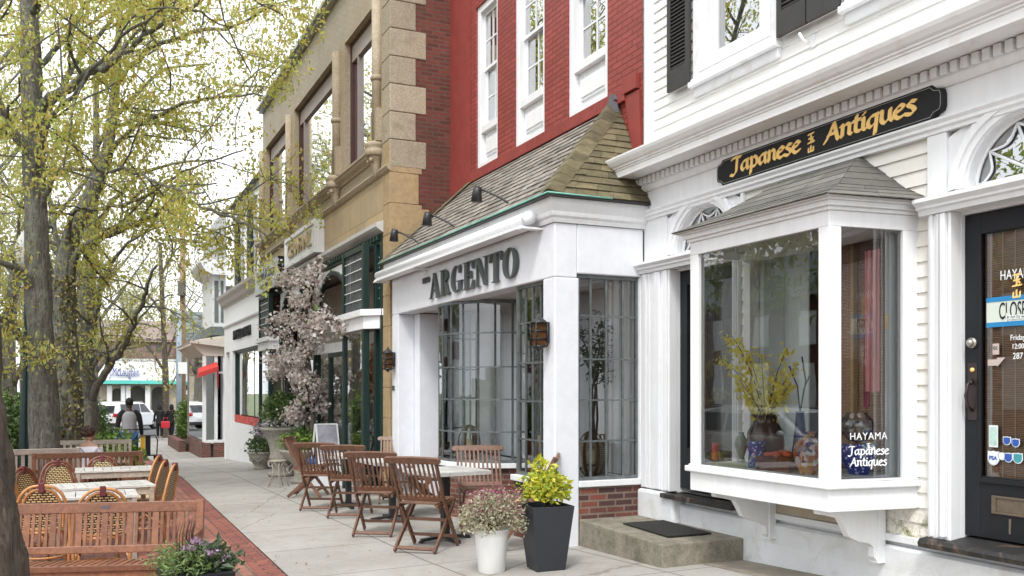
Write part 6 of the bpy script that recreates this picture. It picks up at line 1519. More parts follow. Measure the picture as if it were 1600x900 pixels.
# ================================================================ benches (face +X)
def make_bench(name, label, cat, L, mat, H=.88, slw=(.055, .03), group=None, seat=True, nsl=26, plaque=False):
    t = local(thing(name, label, cat, group=group)); hb = L/2
    for s_ in (-1, 1):
        b_ = MB(); b_.bar((-.22, s_*(hb-.03), 0), (-.22, s_*(hb-.03), .42), .055, .055, (1, 0, 0)); b_.bar((-.22, s_*(hb-.03), .40), (-.30, s_*(hb-.03), H), .055, .05, (1, 0, 0)); b_.build('leg', mat, t, bevel=.005)
        b_ = MB(); b_.box(.20, s_*(hb-.03)-.027, 0, .255, s_*(hb-.03)+.027, .62); b_.build('leg', mat, t, bevel=.005)
        b_ = MB(); b_.box(-.25, s_*(hb-.03)-.03, .62, .27, s_*(hb-.03)+.03, .645); b_.build('armrest', mat, t, bevel=.006)
    b_ = MB(); b_.bar((-.293, -hb+.055, H-.05), (-.293, hb-.055, H-.05), .03, .085, (-.15, 0, 1)); b_.bar((-.232, -hb+.05, .49), (-.232, hb-.05, .49), .03, .06, (-.15, 0, 1)); b_.build('back_rail', mat, t, bevel=.005)
    b_ = MB(); wdt = hb*2-.12
    for i in range(nsl):
        y = -wdt/2+wdt*(i+.5)/nsl; w_ = slw[0] if i % 4 == 1 else slw[1]; b_.bar((-.235, y, .515), (-.284, y, H-.09), .014, w_, (0, 1, 0))
    b_.build('backrest', mat, t, bevel=.002)
    b_ = MB(); ns = int(L/.062)
    for i in range(ns): y = -hb+.05+(L-.1)*(i+.5)/ns; b_.bar((-.20, y, .405), (.20, y, .435), .044, .018)
    b_.box(.215, -hb+.06, .40, .245, hb-.06, .445); b_.box(.20, -hb+.06, .33, .225, hb-.06, .40); b_.box(-.225, -hb+.06, .36, -.20, hb-.06, .40); b_.build('seat', mat, t, bevel=.003)
    if plaque:
        b_ = MB(); b_.xf = Matrix.Translation((-.272, -.02, H-.045))@Matrix.Rotation(-pi/2, 4, 'Y')@Matrix.Rotation(.15, 4, 'Y'); b_.lathe([(.036, 0), (.036, .003), (.001, .004)], (0, 0, 0), 20, False, .42, 1); b_.build('plaque', paint('grey_plaque', (.2, .22, .24), .4, .1, metal=.6), t)
    return t
# near bench: ends found from the picture at its real distance
nb = make_bench('garden_bench', 'near brown teak slatted bench facing the camera beside the planted box', 'bench', 1.50, M['teak_near'], .87, (.05, .024), nsl=28, plaque=True)
pL, pR = onT(20, 800, 7.35), onT(283, 778, 7.55); mid = (pL+pR)/2; ang = math.atan2((pR-pL).y, (pR-pL).x)
nb.location = (mid.x+.25, mid.y, -.915-.87); nb.rotation_euler = (0, 0, ang-pi/2)
for ch in nb.children: pass
fb = make_bench('garden_bench', 'brown teak bench with backrest towards us beyond the bistro chairs', 'bench', 1.55, M['teak'], .92, nsl=20)
p = onT(139, 700, 14.4); fb.location = gxy(p.x, p.y); fb.rotation_euler = (0, 0, radians(-182))
gb = make_bench('garden_bench', 'weathered grey wooden bench end-on beside the lichen-covered trunk', 'bench', 1.3, M['greywood'], .92, nsl=12, slw=(.07, .05))
p = onT(52, 700, 14.4); gb.location = gxy(p.x, p.y)+Vector((0, 0, .05)); gb.rotation_euler = (0, 0, radians(-176))
wb2 = make_bench('garden_bench', 'pale weathered bench back behind the seated woman', 'bench', 1.6, M['greywood'], .92, nsl=14, slw=(.05, .04))
p = onT(134, 700, 17.3); wb2.location = gxy(p.x, p.y); wb2.rotation_euler = (0, 0, radians(-2))
# ================================================================ planted pots
def bush(parent, name, c, rx, rz, n_, size, mat, seed, aspect=.5, up=False, hollow=.35):
    r = random.Random(seed); pts = []
    for _ in range(n_):
        a = r.uniform(0, 6.283); u = r.uniform(-.55, 1); s_ = sqrt(max(0, 1-u*u)); k = hollow+(1-hollow)*r.random()**.5; k *= 1+.18*sin(a*3+seed)+.12*sin(a*5+u*4)
        pts.append((c[0]+cos(a)*s_*rx*k, c[1]+sin(a)*s_*rx*k, c[2]+u*rz*k))
    return leaves(name, pts, size, mat, parent, seed, droop=-.5 if up else .1, spread=size*.4, aspect=aspect)
def stems(parent, c, rx, h, n_, mat, seed, r0=.003):
    r = random.Random(seed); mb = MB()
    for _ in range(n_):
        a = r.uniform(0, 6.283); k = r.random(); mb.tube([c, (c[0]+cos(a)*rx*k*.5, c[1]+sin(a)*rx*k*.5, c[2]+h*.6), (c[0]+cos(a)*rx*k, c[1]+sin(a)*rx*k, c[2]+h*r.uniform(.7, 1))], [r0*1.6, r0, r0*.5], 4, False)
    return mb.build('stems', mat, parent)
G1 = leafmat('yellow_green_shrub', [(.30, .42, .03), (.52, .55, .04), (.62, .58, .05), (.20, .33, .03), (.66, .50, .06)], .3)
G2 = leafmat('variegated_shrub', [(.28, .30, .17), (.46, .44, .30), (.52, .46, .33), (.20, .22, .12), (.36, .26, .20), (.40, .42, .28)], .25)
G3 = leafmat('magenta_flowers', [(.22, .03, .09), (.35, .10, .16), (.45, .25, .26)], .3)
G4 = leafmat('dark_green_leaves', [(.04, .09, .02), (.08, .15, .03), (.12, .20, .05), (.05, .11, .03)], .25)
G5 = leafmat('bright_green_leaves', [(.10, .20, .03), (.20, .32, .05), (.30, .42, .08)], .3)
G6 = leafmat('lilac_flowers', [(.42, .25, .42), (.52, .36, .50), (.36, .20, .36), (.60, .46, .54)], .3)
G7 = leafmat('white_flowers', [(.75, .75, .72), (.6, .6, .62)], .3)
G8 = leafmat('pink_flowers', [(.60, .22, .30), (.62, .40, .42)], .3)
# white pot
q = ground(768, 893); wp = local(thing('potted_shrub', 'white round plastic pot with a variegated pink-tinged shrub on the pavement', 'potted plant', q))
mb = MB(); mb.lathe([(.108, .0), (.112, .004), (.138, .29), (.142, .30), (.142, .315), (.147, .32), (.152, .35), (.158, .352), (.160, .362), (.152, .366), (.146, .36), (.14, .33), (.135, .32)], (0, 0, 0), 40); mb.build('pot', paint('white_plastic', (.78, .79, .78), .35, .03, 3, .02), wp)
mb = MB(); mb.lathe([(.139, .325), (.001, .335)], (0, 0, 0), 24); mb.build('soil', M['soil'], wp)
stems(wp, (0, 0, .33), .28, .22, 60, paint('brown_stems', (.10, .05, .03), .8), 3)
bush(wp, 'foliage', (0, 0, .46), .285, .20, 4200, .026, G2, 5, .55)
bush(wp, 'flowers', (0, .02, .56), .24, .15, 420, .024, G3, 6, .7, True, .75)
# black tall planter with yellow-green euonymus
q = ground(853, 889); bp_ = local(thing('potted_shrub', 'tall tapered black planter with yellow-green euonymus in front of the corner pier', 'potted plant', q, radians(-6)))
mb = MB(); a, b_, h = .125, .185, .545
def ring4(r_, z): return [(-r_, -r_, z), (r_, -r_, z), (r_, r_, z), (-r_, r_, z)]
vs = ring4(a, 0)+ring4(b_, h)+ring4(b_-.012, h)+ring4(b_-.02, h-.05)
mb.add(vs, [(0,3,2,1)]+[(i, (i+1) % 4, 4+(i+1) % 4, 4+i) for i in range(4)]+[(4+i, 4+(i+1) % 4, 8+(i+1) % 4, 8+i) for i in range(4)]+[(8+i, 8+(i+1) % 4, 12+(i+1) % 4, 12+i) for i in range(4)])
mb.build('pot', paint('slate_black_planter', (.022, .025, .032), .45, .12, 4, .05), bp_, bevel=.003)
mb = MB(); mb.box(-.165, -.165, h-.06, .165, .165, h-.04); mb.build('soil', M['soil'], bp_)
stems(bp_, (0, 0, h-.05), .2, .3, 30, M['bark_dark'], 4, .004)
bush(bp_, 'foliage', (0, 0, .66), .205, .145, 1100, .052, G1, 8, .5, True, .2)
r_ = random.Random(5); pts = [(-.20+r_.gauss(0, .035), -.0+r_.gauss(0, .03), .72+r_.uniform(0, .19)) for _ in range(110)]+[(.17+.09*u+r_.gauss(0, .022), r_.gauss(0, .02), .60+.30*u) for u in [r_.random() for _ in range(80)]]
leaves('sprigs', pts, .05, G1, bp_, 10, droop=-.6, spread=.01, aspect=.6)
mb = MB(); mb.tube([(.05, 0, .5), (.16, 0, .66), (.26, 0, .88)], .004, 5); mb.tube([(-.05, 0, .5), (-.16, 0, .70), (-.2, 0, .88)], .004, 5); mb.build('twig', M['bark_dark'], bp_)
# box planter with lilac flowers at the bench
p_ = onT(305, 890, 6.35); fp_ = local(thing('flower_box', 'black box of green herbs and lilac flowers beside the near bench', 'planter', (p_.x, p_.y, gz(p_.x, p_.y)), radians(8)))
hb_ = p_.z-fp_.location.z
mb = MB(); mb.box(-.2, -.2, 0, .2, .2, hb_-.02); mb.box(-.215, -.215, hb_-.05, .215, .215, hb_); mb.build('box', M['black'], fp_, bevel=.006)
bush(fp_, 'foliage', (0, -.06, hb_+.05), .22, .14, 1500, .045, leafmat('herb_green', [(.09, .16, .05), (.18, .28, .09), (.26, .36, .10)], .3), 21, .22, True, .3)
bush(fp_, 'foliage', (0, .1, hb_+.03), .16, .12, 700, .06, leafmat('dark_sage', [(.05, .09, .04), (.10, .15, .07)], .3), 22, .5, True, .3)
r_ = random.Random(8)
for k, (y, x, z) in enumerate([(-.02, .05, .20), (.06, .0, .17), (.1, .08, .13), (.15, -.04, .12), (.17, .06, .09), (-.06, .1, .17), (.02, -.08, .19), (.12, .1, .06), (-.1, 0, .14), (.04, .12, .12)]):
    pts = [(x+r_.gauss(0, .022), y+r_.gauss(0, .022), hb_+z+abs(r_.gauss(0, .012))) for _ in range(55)]; leaves('flower_cluster', pts, .02, G6, fp_, 30+k, spread=.006, aspect=.8)
mb = MB(); 
for k in range(14):
    y, x = r_.uniform(-.12, .0), r_.uniform(-.05, .05); mb.tube([(x, y, hb_), (x+.01, y+.0, hb_+.25), (x+.015, y+.02, hb_+.34)], [.006, .004, .002], 5)
mb.build('stems', MC.get('brown_stems'), fp_)
# stone urns and pots by the flower shop
def urn(px, py, s_, label, plants, prof=None):
    q = onY(px, py, 3.62 if px > 415 else 3.75); q.z = gz(q.x, q.y); t = local(thing('stone_urn', label, 'urn', q))
    prof = prof or [(.17, 0), (.19, .01), (.19, .05), (.15, .07), (.20, .14), (.27, .27), (.30, .33), (.29, .36), (.33, .38), (.33, .42), (.30, .43), (.27, .39)]
    mb = MB(); mb.lathe([(r*s_, z*s_) for r, z in prof], (0, 0, 0), 28)
    for k in range(8):
        a0 = 2*pi*k/8; mb.tube([(cos(a0+u*2*pi/8)*.262*s_*(1+.04*sin(pi*u)), sin(a0+u*2*pi/8)*.262*s_, (.30-.10*sin(pi*u))*s_) for u in [i/6 for i in range(7)]], .016*s_, 6)
    mb.build('urn', M['stonepot'], t)
    top = prof[-3][1]*s_
    for i, (m, rx, rz, n_, sz, dx, dz) in enumerate(plants): bush(t, 'foliage', (dx, dx*.3, top+dz), rx, rz, n_, sz, m, i+3+int(px), .45, True, .3)
    return t, top
urn(408, 734, .95, 'low swagged stone urn at the pavement end with lavender and white flowers', [(G4, .34, .22, 700, .08, 0, .12), (G7, .3, .1, 60, .06, 0, .05), (leafmat('lavender_grey', [(.20, .20, .22), (.28, .27, .3)], .3), .16, .42, 260, .07, -.1, .4), (G6, .2, .2, 60, .08, .2, .45)])
tall = [(.24, 0), (.27, .02), (.27, .08), (.18, .12), (.15, .22), (.20, .30), (.24, .34), (.24, .40), (.22, .45), (.25, .62), (.33, .84), (.42, .93), (.44, .95), (.43, .98), (.38, .97), (.33, .93)]
urn(440, 733, 1.0, 'tall fluted stone urn with a dense green shrub beside the blossom tree', [(G4, .42, .34, 1400, .09, 0, .32), (G7, .46, .12, 120, .07, 0, .08), (G6, .1, .08, 40, .07, -.2, .18)], tall)
urn(470, 745, .95, 'wide stone bowl urn with trailing green plants behind the leftmost folding chair', [(G5, .40, .2, 600, .08, 0, .12), (G8, .36, .1, 60, .06, 0, .05), (G4, .3, .22, 300, .08, 0, .2)], [(.18, 0), (.2, .02), (.2, .08), (.13, .13), (.12, .3), (.18, .38), (.34, .52), (.40, .60), (.42, .64), (.38, .65), (.34, .6)])
# wire plant stand
q = onY(434, 740, 3.1); q.z = gz(q.x, q.y); ws = local(thing('wire_plant_stand', 'small rusty wire stool in front of the tall stone urn', 'plant stand', q)); mb = MB()
for k in range(5):
    a = 2*pi*k/5; mb.tube([(cos(a)*.12, sin(a)*.12, .46), (cos(a)*.09, sin(a)*.09, .25), (cos(a)*.2, sin(a)*.2, 0)], .009, 5)
mb.tube([(cos(2*pi*i/14)*.14, sin(2*pi*i/14)*.14, .46) for i in range(14)], .012, 5, closed=True); mb.lathe([(.14, .455), (.14, .465), (.001, .466)], (0, 0, 0), 16); mb.build('frame', paint('rusty_cream_wire', (.42, .37, .31), .7, .2, 9), ws)
# small sandwich board and blue bag
q = ground(522, 758); q = Vector((-16.4, 3.95, gz(-16.4, 3.95))); ab = local(thing('sandwich_board', 'small white A-frame board with photo panel outside the flower shop', 'sign', q+Vector((0, 0, .35)), radians(10))); mb = MB()
for s_ in (-1, 1):
    for y in (-.2, .2): mb.bar((s_*.02, y, .72), (s_*.17, y, 0), .025, .03)
    mb.bar((s_*.16, -.2, .05), (s_*.16, .2, .05), .02, .03)
mb.bar((0, -.2, .72), (0, .2, .72), .04, .03); mb.build('frame', M['white'], ab)
mb = MB(); mb.add([(.165, -.19, .08), (.165, .19, .08), (.03, .19, .7), (.03, -.19, .7)], [(0,1,2,3)]); mb.build('panel', paint('photo_panel', (.42, .42, .48), .5, .5, 3), ab)
pd = MB(); pd.box(-16.9, 3.7, gz(-16.4, 3.9)-.2, -15.9, 4.15, gz(-16.4, 3.9)+.33); tag(pd.build('display_bench', M['white_old']), 'low display table carrying the sandwich board and blue cloth', 'table')
mb = MB(); r_ = random.Random(2); mb.sphere((0, 0, 0), .22, 14, 8, 1.2, 1, .45)
mb.v = [tuple(Vector(v_)*(1+.12*sin(v_[0]*40)+.1*sin(v_[1]*33+1))) for v_ in mb.v]
o = mb.build('blue_cloth', paint('blue_cloth', (.03, .08, .2), .8, .3, 6)); o.location = (-17.0+.4, 3.85, gz(-16.8, 3.9)+.40); tag(o, 'crumpled blue cloth on the display table by the sandwich board', 'cloth')
# round hedge in the planter, left shrubs
def shrub(px, py, t, r_x, r_z, label, m, seed, n_=2600, size=.09):
    p = onT(px, py, t); s_ = local(thing('shrub', label, 'shrub', (p.x, p.y, gz(p.x, p.y))))
    bush(s_, 'foliage', (0, 0, r_z*.62), r_x, r_z*.75, n_, size, m, seed, .6, False, .45); stems(s_, (0, 0, 0), r_x*.8, r_z, 24, M['bark_dark'], seed, .012); return s_
shrub(299, 650, 41, .66, 1.55, 'round green hedge bush in the brick planter at the corner', leafmat('hedge_green', [(.06, .12, .02), (.12, .21, .03), (.20, .30, .05)], .25), 61, 7000, .085)
shrub(22, 650, 17.5, .75, 1.35, 'dark green bush left of the green lamp post', G4, 62, 3800, .09)
shrub(127, 640, 24.5, .9, 1.35, 'dark green bush behind the ivy-clad trunk', G4, 63, 3200, .1)
shrub(172, 690, 19.5, .55, .75, 'low mixed green plants behind the pale bench', G5, 64, 900, .1)
shrub(203, 720, 18.3, .3, .6, 'bright green plant showing past the end of the brown teak bench', G5, 65, 300, .14)
shrub(8, 640, 30, 1.6, 1.8, 'mid-green park shrub at the far left', G5, 66, 2500, .14)
# white picket fence far left
fe = thing('picket_fence', 'white picket fence in the park at the far left', 'fence', gxy(-38, -2)); mb = MB()
p0, p1 = onT(-10, 655, 36), onT(42, 655, 36)
for i in range(34):
    p = p0.lerp(p1, i/33); z = gz(p.x, p.y); mb.prism([(p.y-.04, z), (p.y+.04, z), (p.y+.04, z+.95), (p.y, z+1.05), (p.y-.04, z+.95)], p.x-.01, p.x+.01, 'yz')
z = gz(p0.x, p0.y); mb.bar((p0.x, p0.y, z+.3), (p1.x, p1.y, z+.3), .03, .07); mb.bar((p0.x, p0.y, z+.8), (p1.x, p1.y, z+.8), .03, .07); P(mb, 'pickets', M['white_old'], fe)
# ================================================================ lamp post, poles, bin
p = onT(43, 650, 16.2); lp_ = local(thing('lamp_post', 'dark green fluted lamp post left of the lichen-covered trunk', 'lamp post', (p.x, p.y, gz(p.x, p.y)))); mb = MB()
prof = [(.20, 0), (.20, .12), (.16, .2), (.13, .35), (.125, 1.0), (.115, 1.5), (.075, 2.3), (.055, 3.0), (.05, 3.9), (.07, 3.95), (.05, 4.0)]
nn = 24; vs = []; fs = []
for i, (r_, z) in enumerate(prof):
    for k in range(nn): rr = r_*(1+.09*(1 if k % 2 else -1)); vs.append((cos(2*pi*k/nn)*rr, sin(2*pi*k/nn)*rr, z))
for i in range(len(prof)-1):
    for k in range(nn): fs.append((i*nn+k, i*nn+(k+1) % nn, (i+1)*nn+(k+1) % nn, (i+1)*nn+k))
mb.add(vs, fs); mb.build('post', M['green'], lp_)
mb = MB(); mb.lathe([(.08, 4.0), (.17, 4.1), (.2, 4.4), (.14, 4.55), (.04, 4.7)], (0, 0, 0), 16); mb.build('globe', paint('lamp_globe', (.6, .6, .58), .3), lp_)
p = onT(285.5, 690, 45); po = local(thing('utility_pole', 'tall brown wooden utility pole at the junction', 'utility pole', (p.x, p.y, gz(p.x, p.y)))); mb = MB(); mb.tube([(0, 0, -.3), (0, 0, 11)], [.17, .12], 14); mb.build('pole', paint('weathered_pole', (.30, .21, .14), .9, .25, 6, .4), po)
mb = MB(); mb.box(.18, -.9, 9.6, .28, .9, 9.75); mb.build('crossarm', M['bark_far'], po); mb = MB(); mb.box(.12, -.25, 7.0, .5, .1, 7.7); mb.build('transformer', M['bark_far'], po)
p = onT(279.5, 690, 44); po = local(thing('steel_pole', 'blue-grey steel pole beside the wooden utility pole', 'pole', (p.x, p.y, gz(p.x, p.y)))); mb = MB(); mb.tube([(0, 0, -.3), (0, 0, 6.2)], [.13, .12], 12); mb.build('pole', paint('blue_grey_steel', (.30, .36, .42), .5, .08), po)
mb = MB(); mb.box(.12, -.05, 3.2, .22, .35, 3.75); mb.build('sign_plate', M['signwhite'], po)
mb = MB()
P0 = onT(284, 455, 45)
for k, (zz, y1) in enumerate(((0, 472), (-.5, 500), (-.9, 520), (.5, 470))):
    a = P0+Vector((0, 0, zz)); b_ = onT(352, y1, 36); mb2 = MB(); mb2.tube([a.lerp(b_, u)-Vector((0, 0, .35*sin(pi*u))) for u in [i/8 for i in range(9)]], .022, 4); tag(mb2.build('overhead_wire', M['black']), 'overhead wire from the wooden pole to the corner shop, %s' % ['second from top', 'third from top', 'lowest', 'topmost'][k], 'wire')
# bin
p = onT(186, 690, 28); bn = local(thing('litter_bin', 'dark green lidded litter bin behind the walking man', 'bin', (p.x, p.y, gz(p.x, p.y)), radians(20))); mb = MB()
mb.box(-.26, -.26, .05, .26, .26, .95); mb.build('body', M['green'], bn, bevel=.02); mb = MB(); mb.add([(-.3, -.3, .95), (.3, -.3, .95), (.3, .3, .95), (-.3, .3, .95), (0, 0, 1.15), (-.3, -.3, 1.0), (.3, -.3, 1.0), (.3, .3, 1.0), (-.3, .3, 1.0)], [(0,3,2,1),(0,1,6,5),(1,2,7,6),(2,3,8,7),(3,0,5,8),(5,6,4),(6,7,4),(7,8,4),(8,5,4)]); mb.build('lid', M['green'], bn)
# metal cafe chair with yellow/black back, at 16 m
p = onT(229, 700, 20); mc = local(thing('metal_cafe_chair', 'metal cafe chair with yellow and black striped back near the walking man', 'chair', gxy(p.x, p.y)+Vector((0, 0, .0)), radians(182)))
mb = MB()
for s_ in (-1, 1): mb.tube([(.2, s_*.2, 0), (.16, s_*.17, .46)], .018, 6); mb.tube([(-.24, s_*.2, 0), (-.18, s_*.17, .46)], .018, 6)
mb.build('legs', M['blackmetal'], mc); mb = MB(); mb.box(-.19, -.19, .45, .19, .19, .475); mb.build('seat', M['blackmetal'], mc, bevel=.01)
mb = MB(); mb.tube([(-.18, -.19, .47), (-.235, -.2, .80), (-.24, -.15, .90), (-.24, .15, .90), (-.235, .2, .80), (-.18, .19, .47)], .013, 8); mb.build('back_frame', paint('gunmetal', (.06, .07, .065), .35, .1, metal=.7), mc)
mb = MB(); mb.box(-.222, -.06, .47, -.21, .045, .89); mb.build('black_splat', M['black'], mc); mb = MB(); mb.box(-.222, .05, .47, -.21, .14, .90); mb.build('yellow_splat', paint('yellow_paint', (.70, .40, .02), .5, .1), mc)
# ================================================================ cars
def car(name, label, body, loc, rz, L=4.75, Wd=1.88, H=1.72, suv=True, group=None):
    t = local(thing(name, label, 'car', loc, rz, group)); h = L/2
    # side profile (x forward, z) lower body and greenhouse
    low = [(-h, .42), (-h+.02, .78), (-h+.08, 1.02), (-h+.25, 1.08), (h-1.35, 1.06), (h-.5, .98), (h-.12, .82), (h, .60), (h-.02, .34), (h-.5, .26), (-h+.4, .26), (-h+.05, .34)]
    if not suv: low = [(-h, .40), (-h+.02, .75), (-h+.10, .95), (-h+.6, 1.0), (h-1.4, .94), (h-.5, .84), (h-.1, .70), (h, .52), (h-.02, .3), (h-.5, .22), (-h+.4, .22), (-h+.05, .3)]
    zr = H
    top = [(-h+.10, 1.04), (-h+.22, 1.40), (-h+.42, zr-.06), (-h+.9, zr), (0, zr), (.55, zr-.06), (1.35, 1.06)] if suv else [(-h+.5, .98), (-h+1.25, zr-.08), (-.3, zr), (.3, zr-.03), (1.25, .93)]
    def loft(prof, w0, ins, name, m, par, bev=.05):
        # extrude with tumblehome: half widths shrink with height
        mb = MB(); zmax = max(p[1] for p in prof); zmin = min(p[1] for p in prof); n_ = len(prof)
        def hw(z): return w0-ins*((z-zmin)/(zmax-zmin))**1.5
        vs = [(x, -hw(z), z) for x, z in prof]+[(x, hw(z), z) for x, z in prof]
        mb.add(vs, [tuple(range(n_)), tuple(range(n_, 2*n_))[::-1]]+[(i, (i+1) % n_, n_+(i+1) % n_, n_+i)[::-1] for i in range(n_)])
        return mb.build(name, m, par, bevel=bev)
    loft(low, Wd/2, .03, 'body', body, t, .07); cb = loft(top, Wd/2-.05, .16, 'cabin', body, t, .05)
    # glass panels slightly proud of the cabin
    gm = paint('tinted_car_glass', (.03, .035, .04), .05, .1, 2, 0); zb = top[0][1]+.06; zt = zr-.12
    def hw(z): return Wd/2-.05-.16*((z-top[0][1])/(zr-top[0][1]))**1.5
    for s_ in (-1, 1):
        mb = MB()
        cuts = [(-h+.42, -h+1.25), (-h+1.33, -.02), (.06, 1.0)] if suv else [(-h+1.1, -.25), (-.17, .95)]
        for k, (xa, xb) in enumerate(cuts):
            last = k == len(cuts)-1; firstc = k == 0
            xa2 = xa+(.10 if firstc else 0)+(.25 if firstc and not suv else 0); xb2 = xb-(.48 if last else 0)
            P_ = [(xa, zb), (xb, zb), (xb2, zt), (xa2, zt)]
            vs = [(x, s_*(hw(z)+.008), z) for x, z in P_]; mb.add(vs, [(0,1,2,3) if s_ < 0 else (3,2,1,0)])
        mb.build('side_window', gm, t)
    if suv:
        mb = MB(); mb.add([(-h+.11, -.62, 1.12), (-h+.11, .62, 1.12), (-h+.33, .58, 1.52), (-h+.33, -.58, 1.52)], [(0,1,2,3)]); o = mb.build('rear_window', gm, t); o.location = (-.05, 0, .0)
        mb = MB(); mb.add([(1.33, -.68, 1.10), (1.33, .68, 1.10), (.62, .62, zr-.1), (.62, -.62, zr-.1)], [(0,1,2,3)]); o = mb.build('windscreen', gm, t); o.location = (.03, 0, .02)
        for s_ in (-1, 1):
            mb = MB(); mb.prism([(-h-.02, .86), (-h-.01, 1.03), (-h+.10, 1.05), (-h+.42, .98), (-h+.36, .90)], s_*(Wd/2-.30), s_*(Wd/2+.006), 'xz'); mb.build('tail_light', paint('tail_light_red', (.45, .015, .02), .2, .1, 9), t, bevel=.01)
            mb = MB(); mb.bar((-1.6, s_*.68, zr+.03), (.5, s_*.68, zr+.03), .04, .03); mb.build('roof_rail', M['trimgrey'], t)
            mb = MB(); mb.prism([(h-.55, .72), (h-.12, .74), (h-.06, .64), (h-.3, .62)], s_*(Wd/2-.25), s_*(Wd/2+.004), 'xz'); mb.build('headlight', paint('headlight', (.6, .62, .65), .1), t)
        mb = MB(); mb.box(-h-.03, -.3, .62, -h+.0, .3, .78); mb.build('number_plate', M['signwhite'], t)
        mb = MB(); mb.box(-h-.03, -.9, .28, -h+.3, .9, .5); mb.build('bumper', paint('dark_plastic', (.03, .03, .03), .6), t, bevel=.04)
    else:
        mb = MB(); mb.add([(1.24, -.66, .97), (1.24, .66, .97), (.36, .60, zr-.07), (.36, -.60, zr-.07)], [(0,1,2,3)]); o = mb.build('windscreen', gm, t); o.location = (.03, 0, .02)
        mb = MB(); mb.add([(-h+.55, -.66, 1.0), (-h+.55, .66, 1.0), (-h+1.22, .60, zr-.12), (-h+1.22, -.60, zr-.12)], [(0,1,2,3)]); o = mb.build('rear_window', gm, t); o.location = (-.04, 0, .02)
    for s_ in (-1, 1):
        mb = MB(); mb.sphere((.95, s_*(Wd/2+.07), 1.1), .1, 10, 6, .6, 1, .7); mb.build('mirror', body, t)
        for x in (-h+.95, h-.92):
            mb = MB(); mb.xf = Matrix.Translation((x, s_*(Wd/2-.12), .34))@Matrix.Rotation(pi/2, 4, 'X'); mb.lathe([(.22, -.11), (.31, -.12), (.345, -.09), (.345, .09), (.31, .12), (.22, .11)], (0, 0, 0), 24)
            wl = mb.build('wheel', paint('tyre', (.02, .02, .02), .9), t)
            mb = MB(); mb.xf = Matrix.Translation((x, s_*(Wd/2-.005), .34))@Matrix.Rotation(pi/2, 4, 'X'); mb.lathe([(.001, -.02), (.2, -.02), (.22, -.01), (.22, .01), (.2, .02), (.001, .02)], (0, 0, 0), 14); mb.build('rim', paint('alloy', (.4, .4, .42), .3, .1, metal=.7), wl)
    return t
silver = paint('silver_car_paint', (.62, .64, .66), .25, .03, 1, 0); white_c = paint('white_car_paint', (.74, .75, .77), .25, .02, 1, 0)
q = onT(200, 668, 57.5)
car('white_suv', 'white estate SUV seen from behind at the junction past the walking man', white_c, (q.x, q.y, gz(q.x, q.y)), radians(180-37))
car('parked_car', 'dark blue parked car at the kerb opposite the restaurant, mirrored in the glass', paint('blue_car_paint', (.03, .05, .09), .2, .05, 1, 0), (-25.4, -4.6, gz(-25.4, -3)-.12), 0, 4.6, 1.8, 1.45, False, 'cars parked along the kerb')
car('parked_car', 'silver parked car opposite the antiques shop, mirrored in the bay window', silver, (-15.4, -4.6, gz(-15.4, -3)-.12), 0, 4.6, 1.82, 1.6, True, 'cars parked along the kerb')
car('parked_car', 'grey parked car opposite the flower shop, mirrored in its panes', paint('grey_car_paint', (.22, .24, .26), .2, .05, 1, 0), (-20.4, -4.6, gz(-20.4, -3)-.12), 0, 4.6, 1.8, 1.45, False, 'cars parked along the kerb')
car('parked_car', 'white parked car down the street, mirrored in the shop glass', white_c, (-31, -4.6, gz(-31, -3)-.12), 0, 4.6, 1.82, 1.6, True, 'cars parked along the kerb')
# reflected building across the road
ob = thing('park_side_building', 'brick house far across the road mirrored in the bay glass', 'building', (-55, -32, -2))
mb = MB(); mb.box(-90, -40, -3, -22, -30, 5.5); P(mb, 'wall', MC.get('x') or M['oldbrick'], ob); mb = MB(); mb.prism([(-40.5, 5.5), (-29.5, 5.5), (-35, 9.5)], -90.5, -21.5, 'yz'); P(mb, 'roof', M['slate'], ob)
mb = MB()
for i in range(16): mb.box(-88+i*4.1, -30.0, -1, -86.6+i*4.1, -29.95, 1.6); mb.box(-88+i*4.1, -30.0, 2.6, -86.6+i*4.1, -29.95, 4.6)
P(mb, 'window', M['white'], ob)

# litter of petals and last year's leaves on the pavement
r_ = random.Random(12); vs = []; fs = []
for _ in range(420):
    x = -r_.uniform(5.5, 26); y = r_.choice((r_.uniform(.3, 3.9), edgeY(x)+r_.gauss(0, .12))); 
    z = gz(x, y)+.006; s_ = r_.uniform(.008, .024); a = r_.uniform(0, 6.28); k = len(vs)
    for q in range(4): vs.append((x+cos(a+q*pi/2)*s_*(1 if q % 2 else .5), y+sin(a+q*pi/2)*s_*(1 if q % 2 else .5), z+r_.uniform(0, .008)))
    fs.append((k, k+1, k+2, k+3))
me = bpy.data.meshes.new('fallen_leaves'); me.from_pydata(vs, [], fs); me.materials.append(leafmat('fallen_leaf_bits', [(.20, .13, .06), (.35, .30, .10), (.12, .08, .05), (.45, .38, .30)], .1))
o = bpy.data.objects.new('fallen_leaves', me); C.objects.link(o); tag(o, 'scattered bits of leaves and petals on the pavement', 'fallen leaves', kind='stuff')
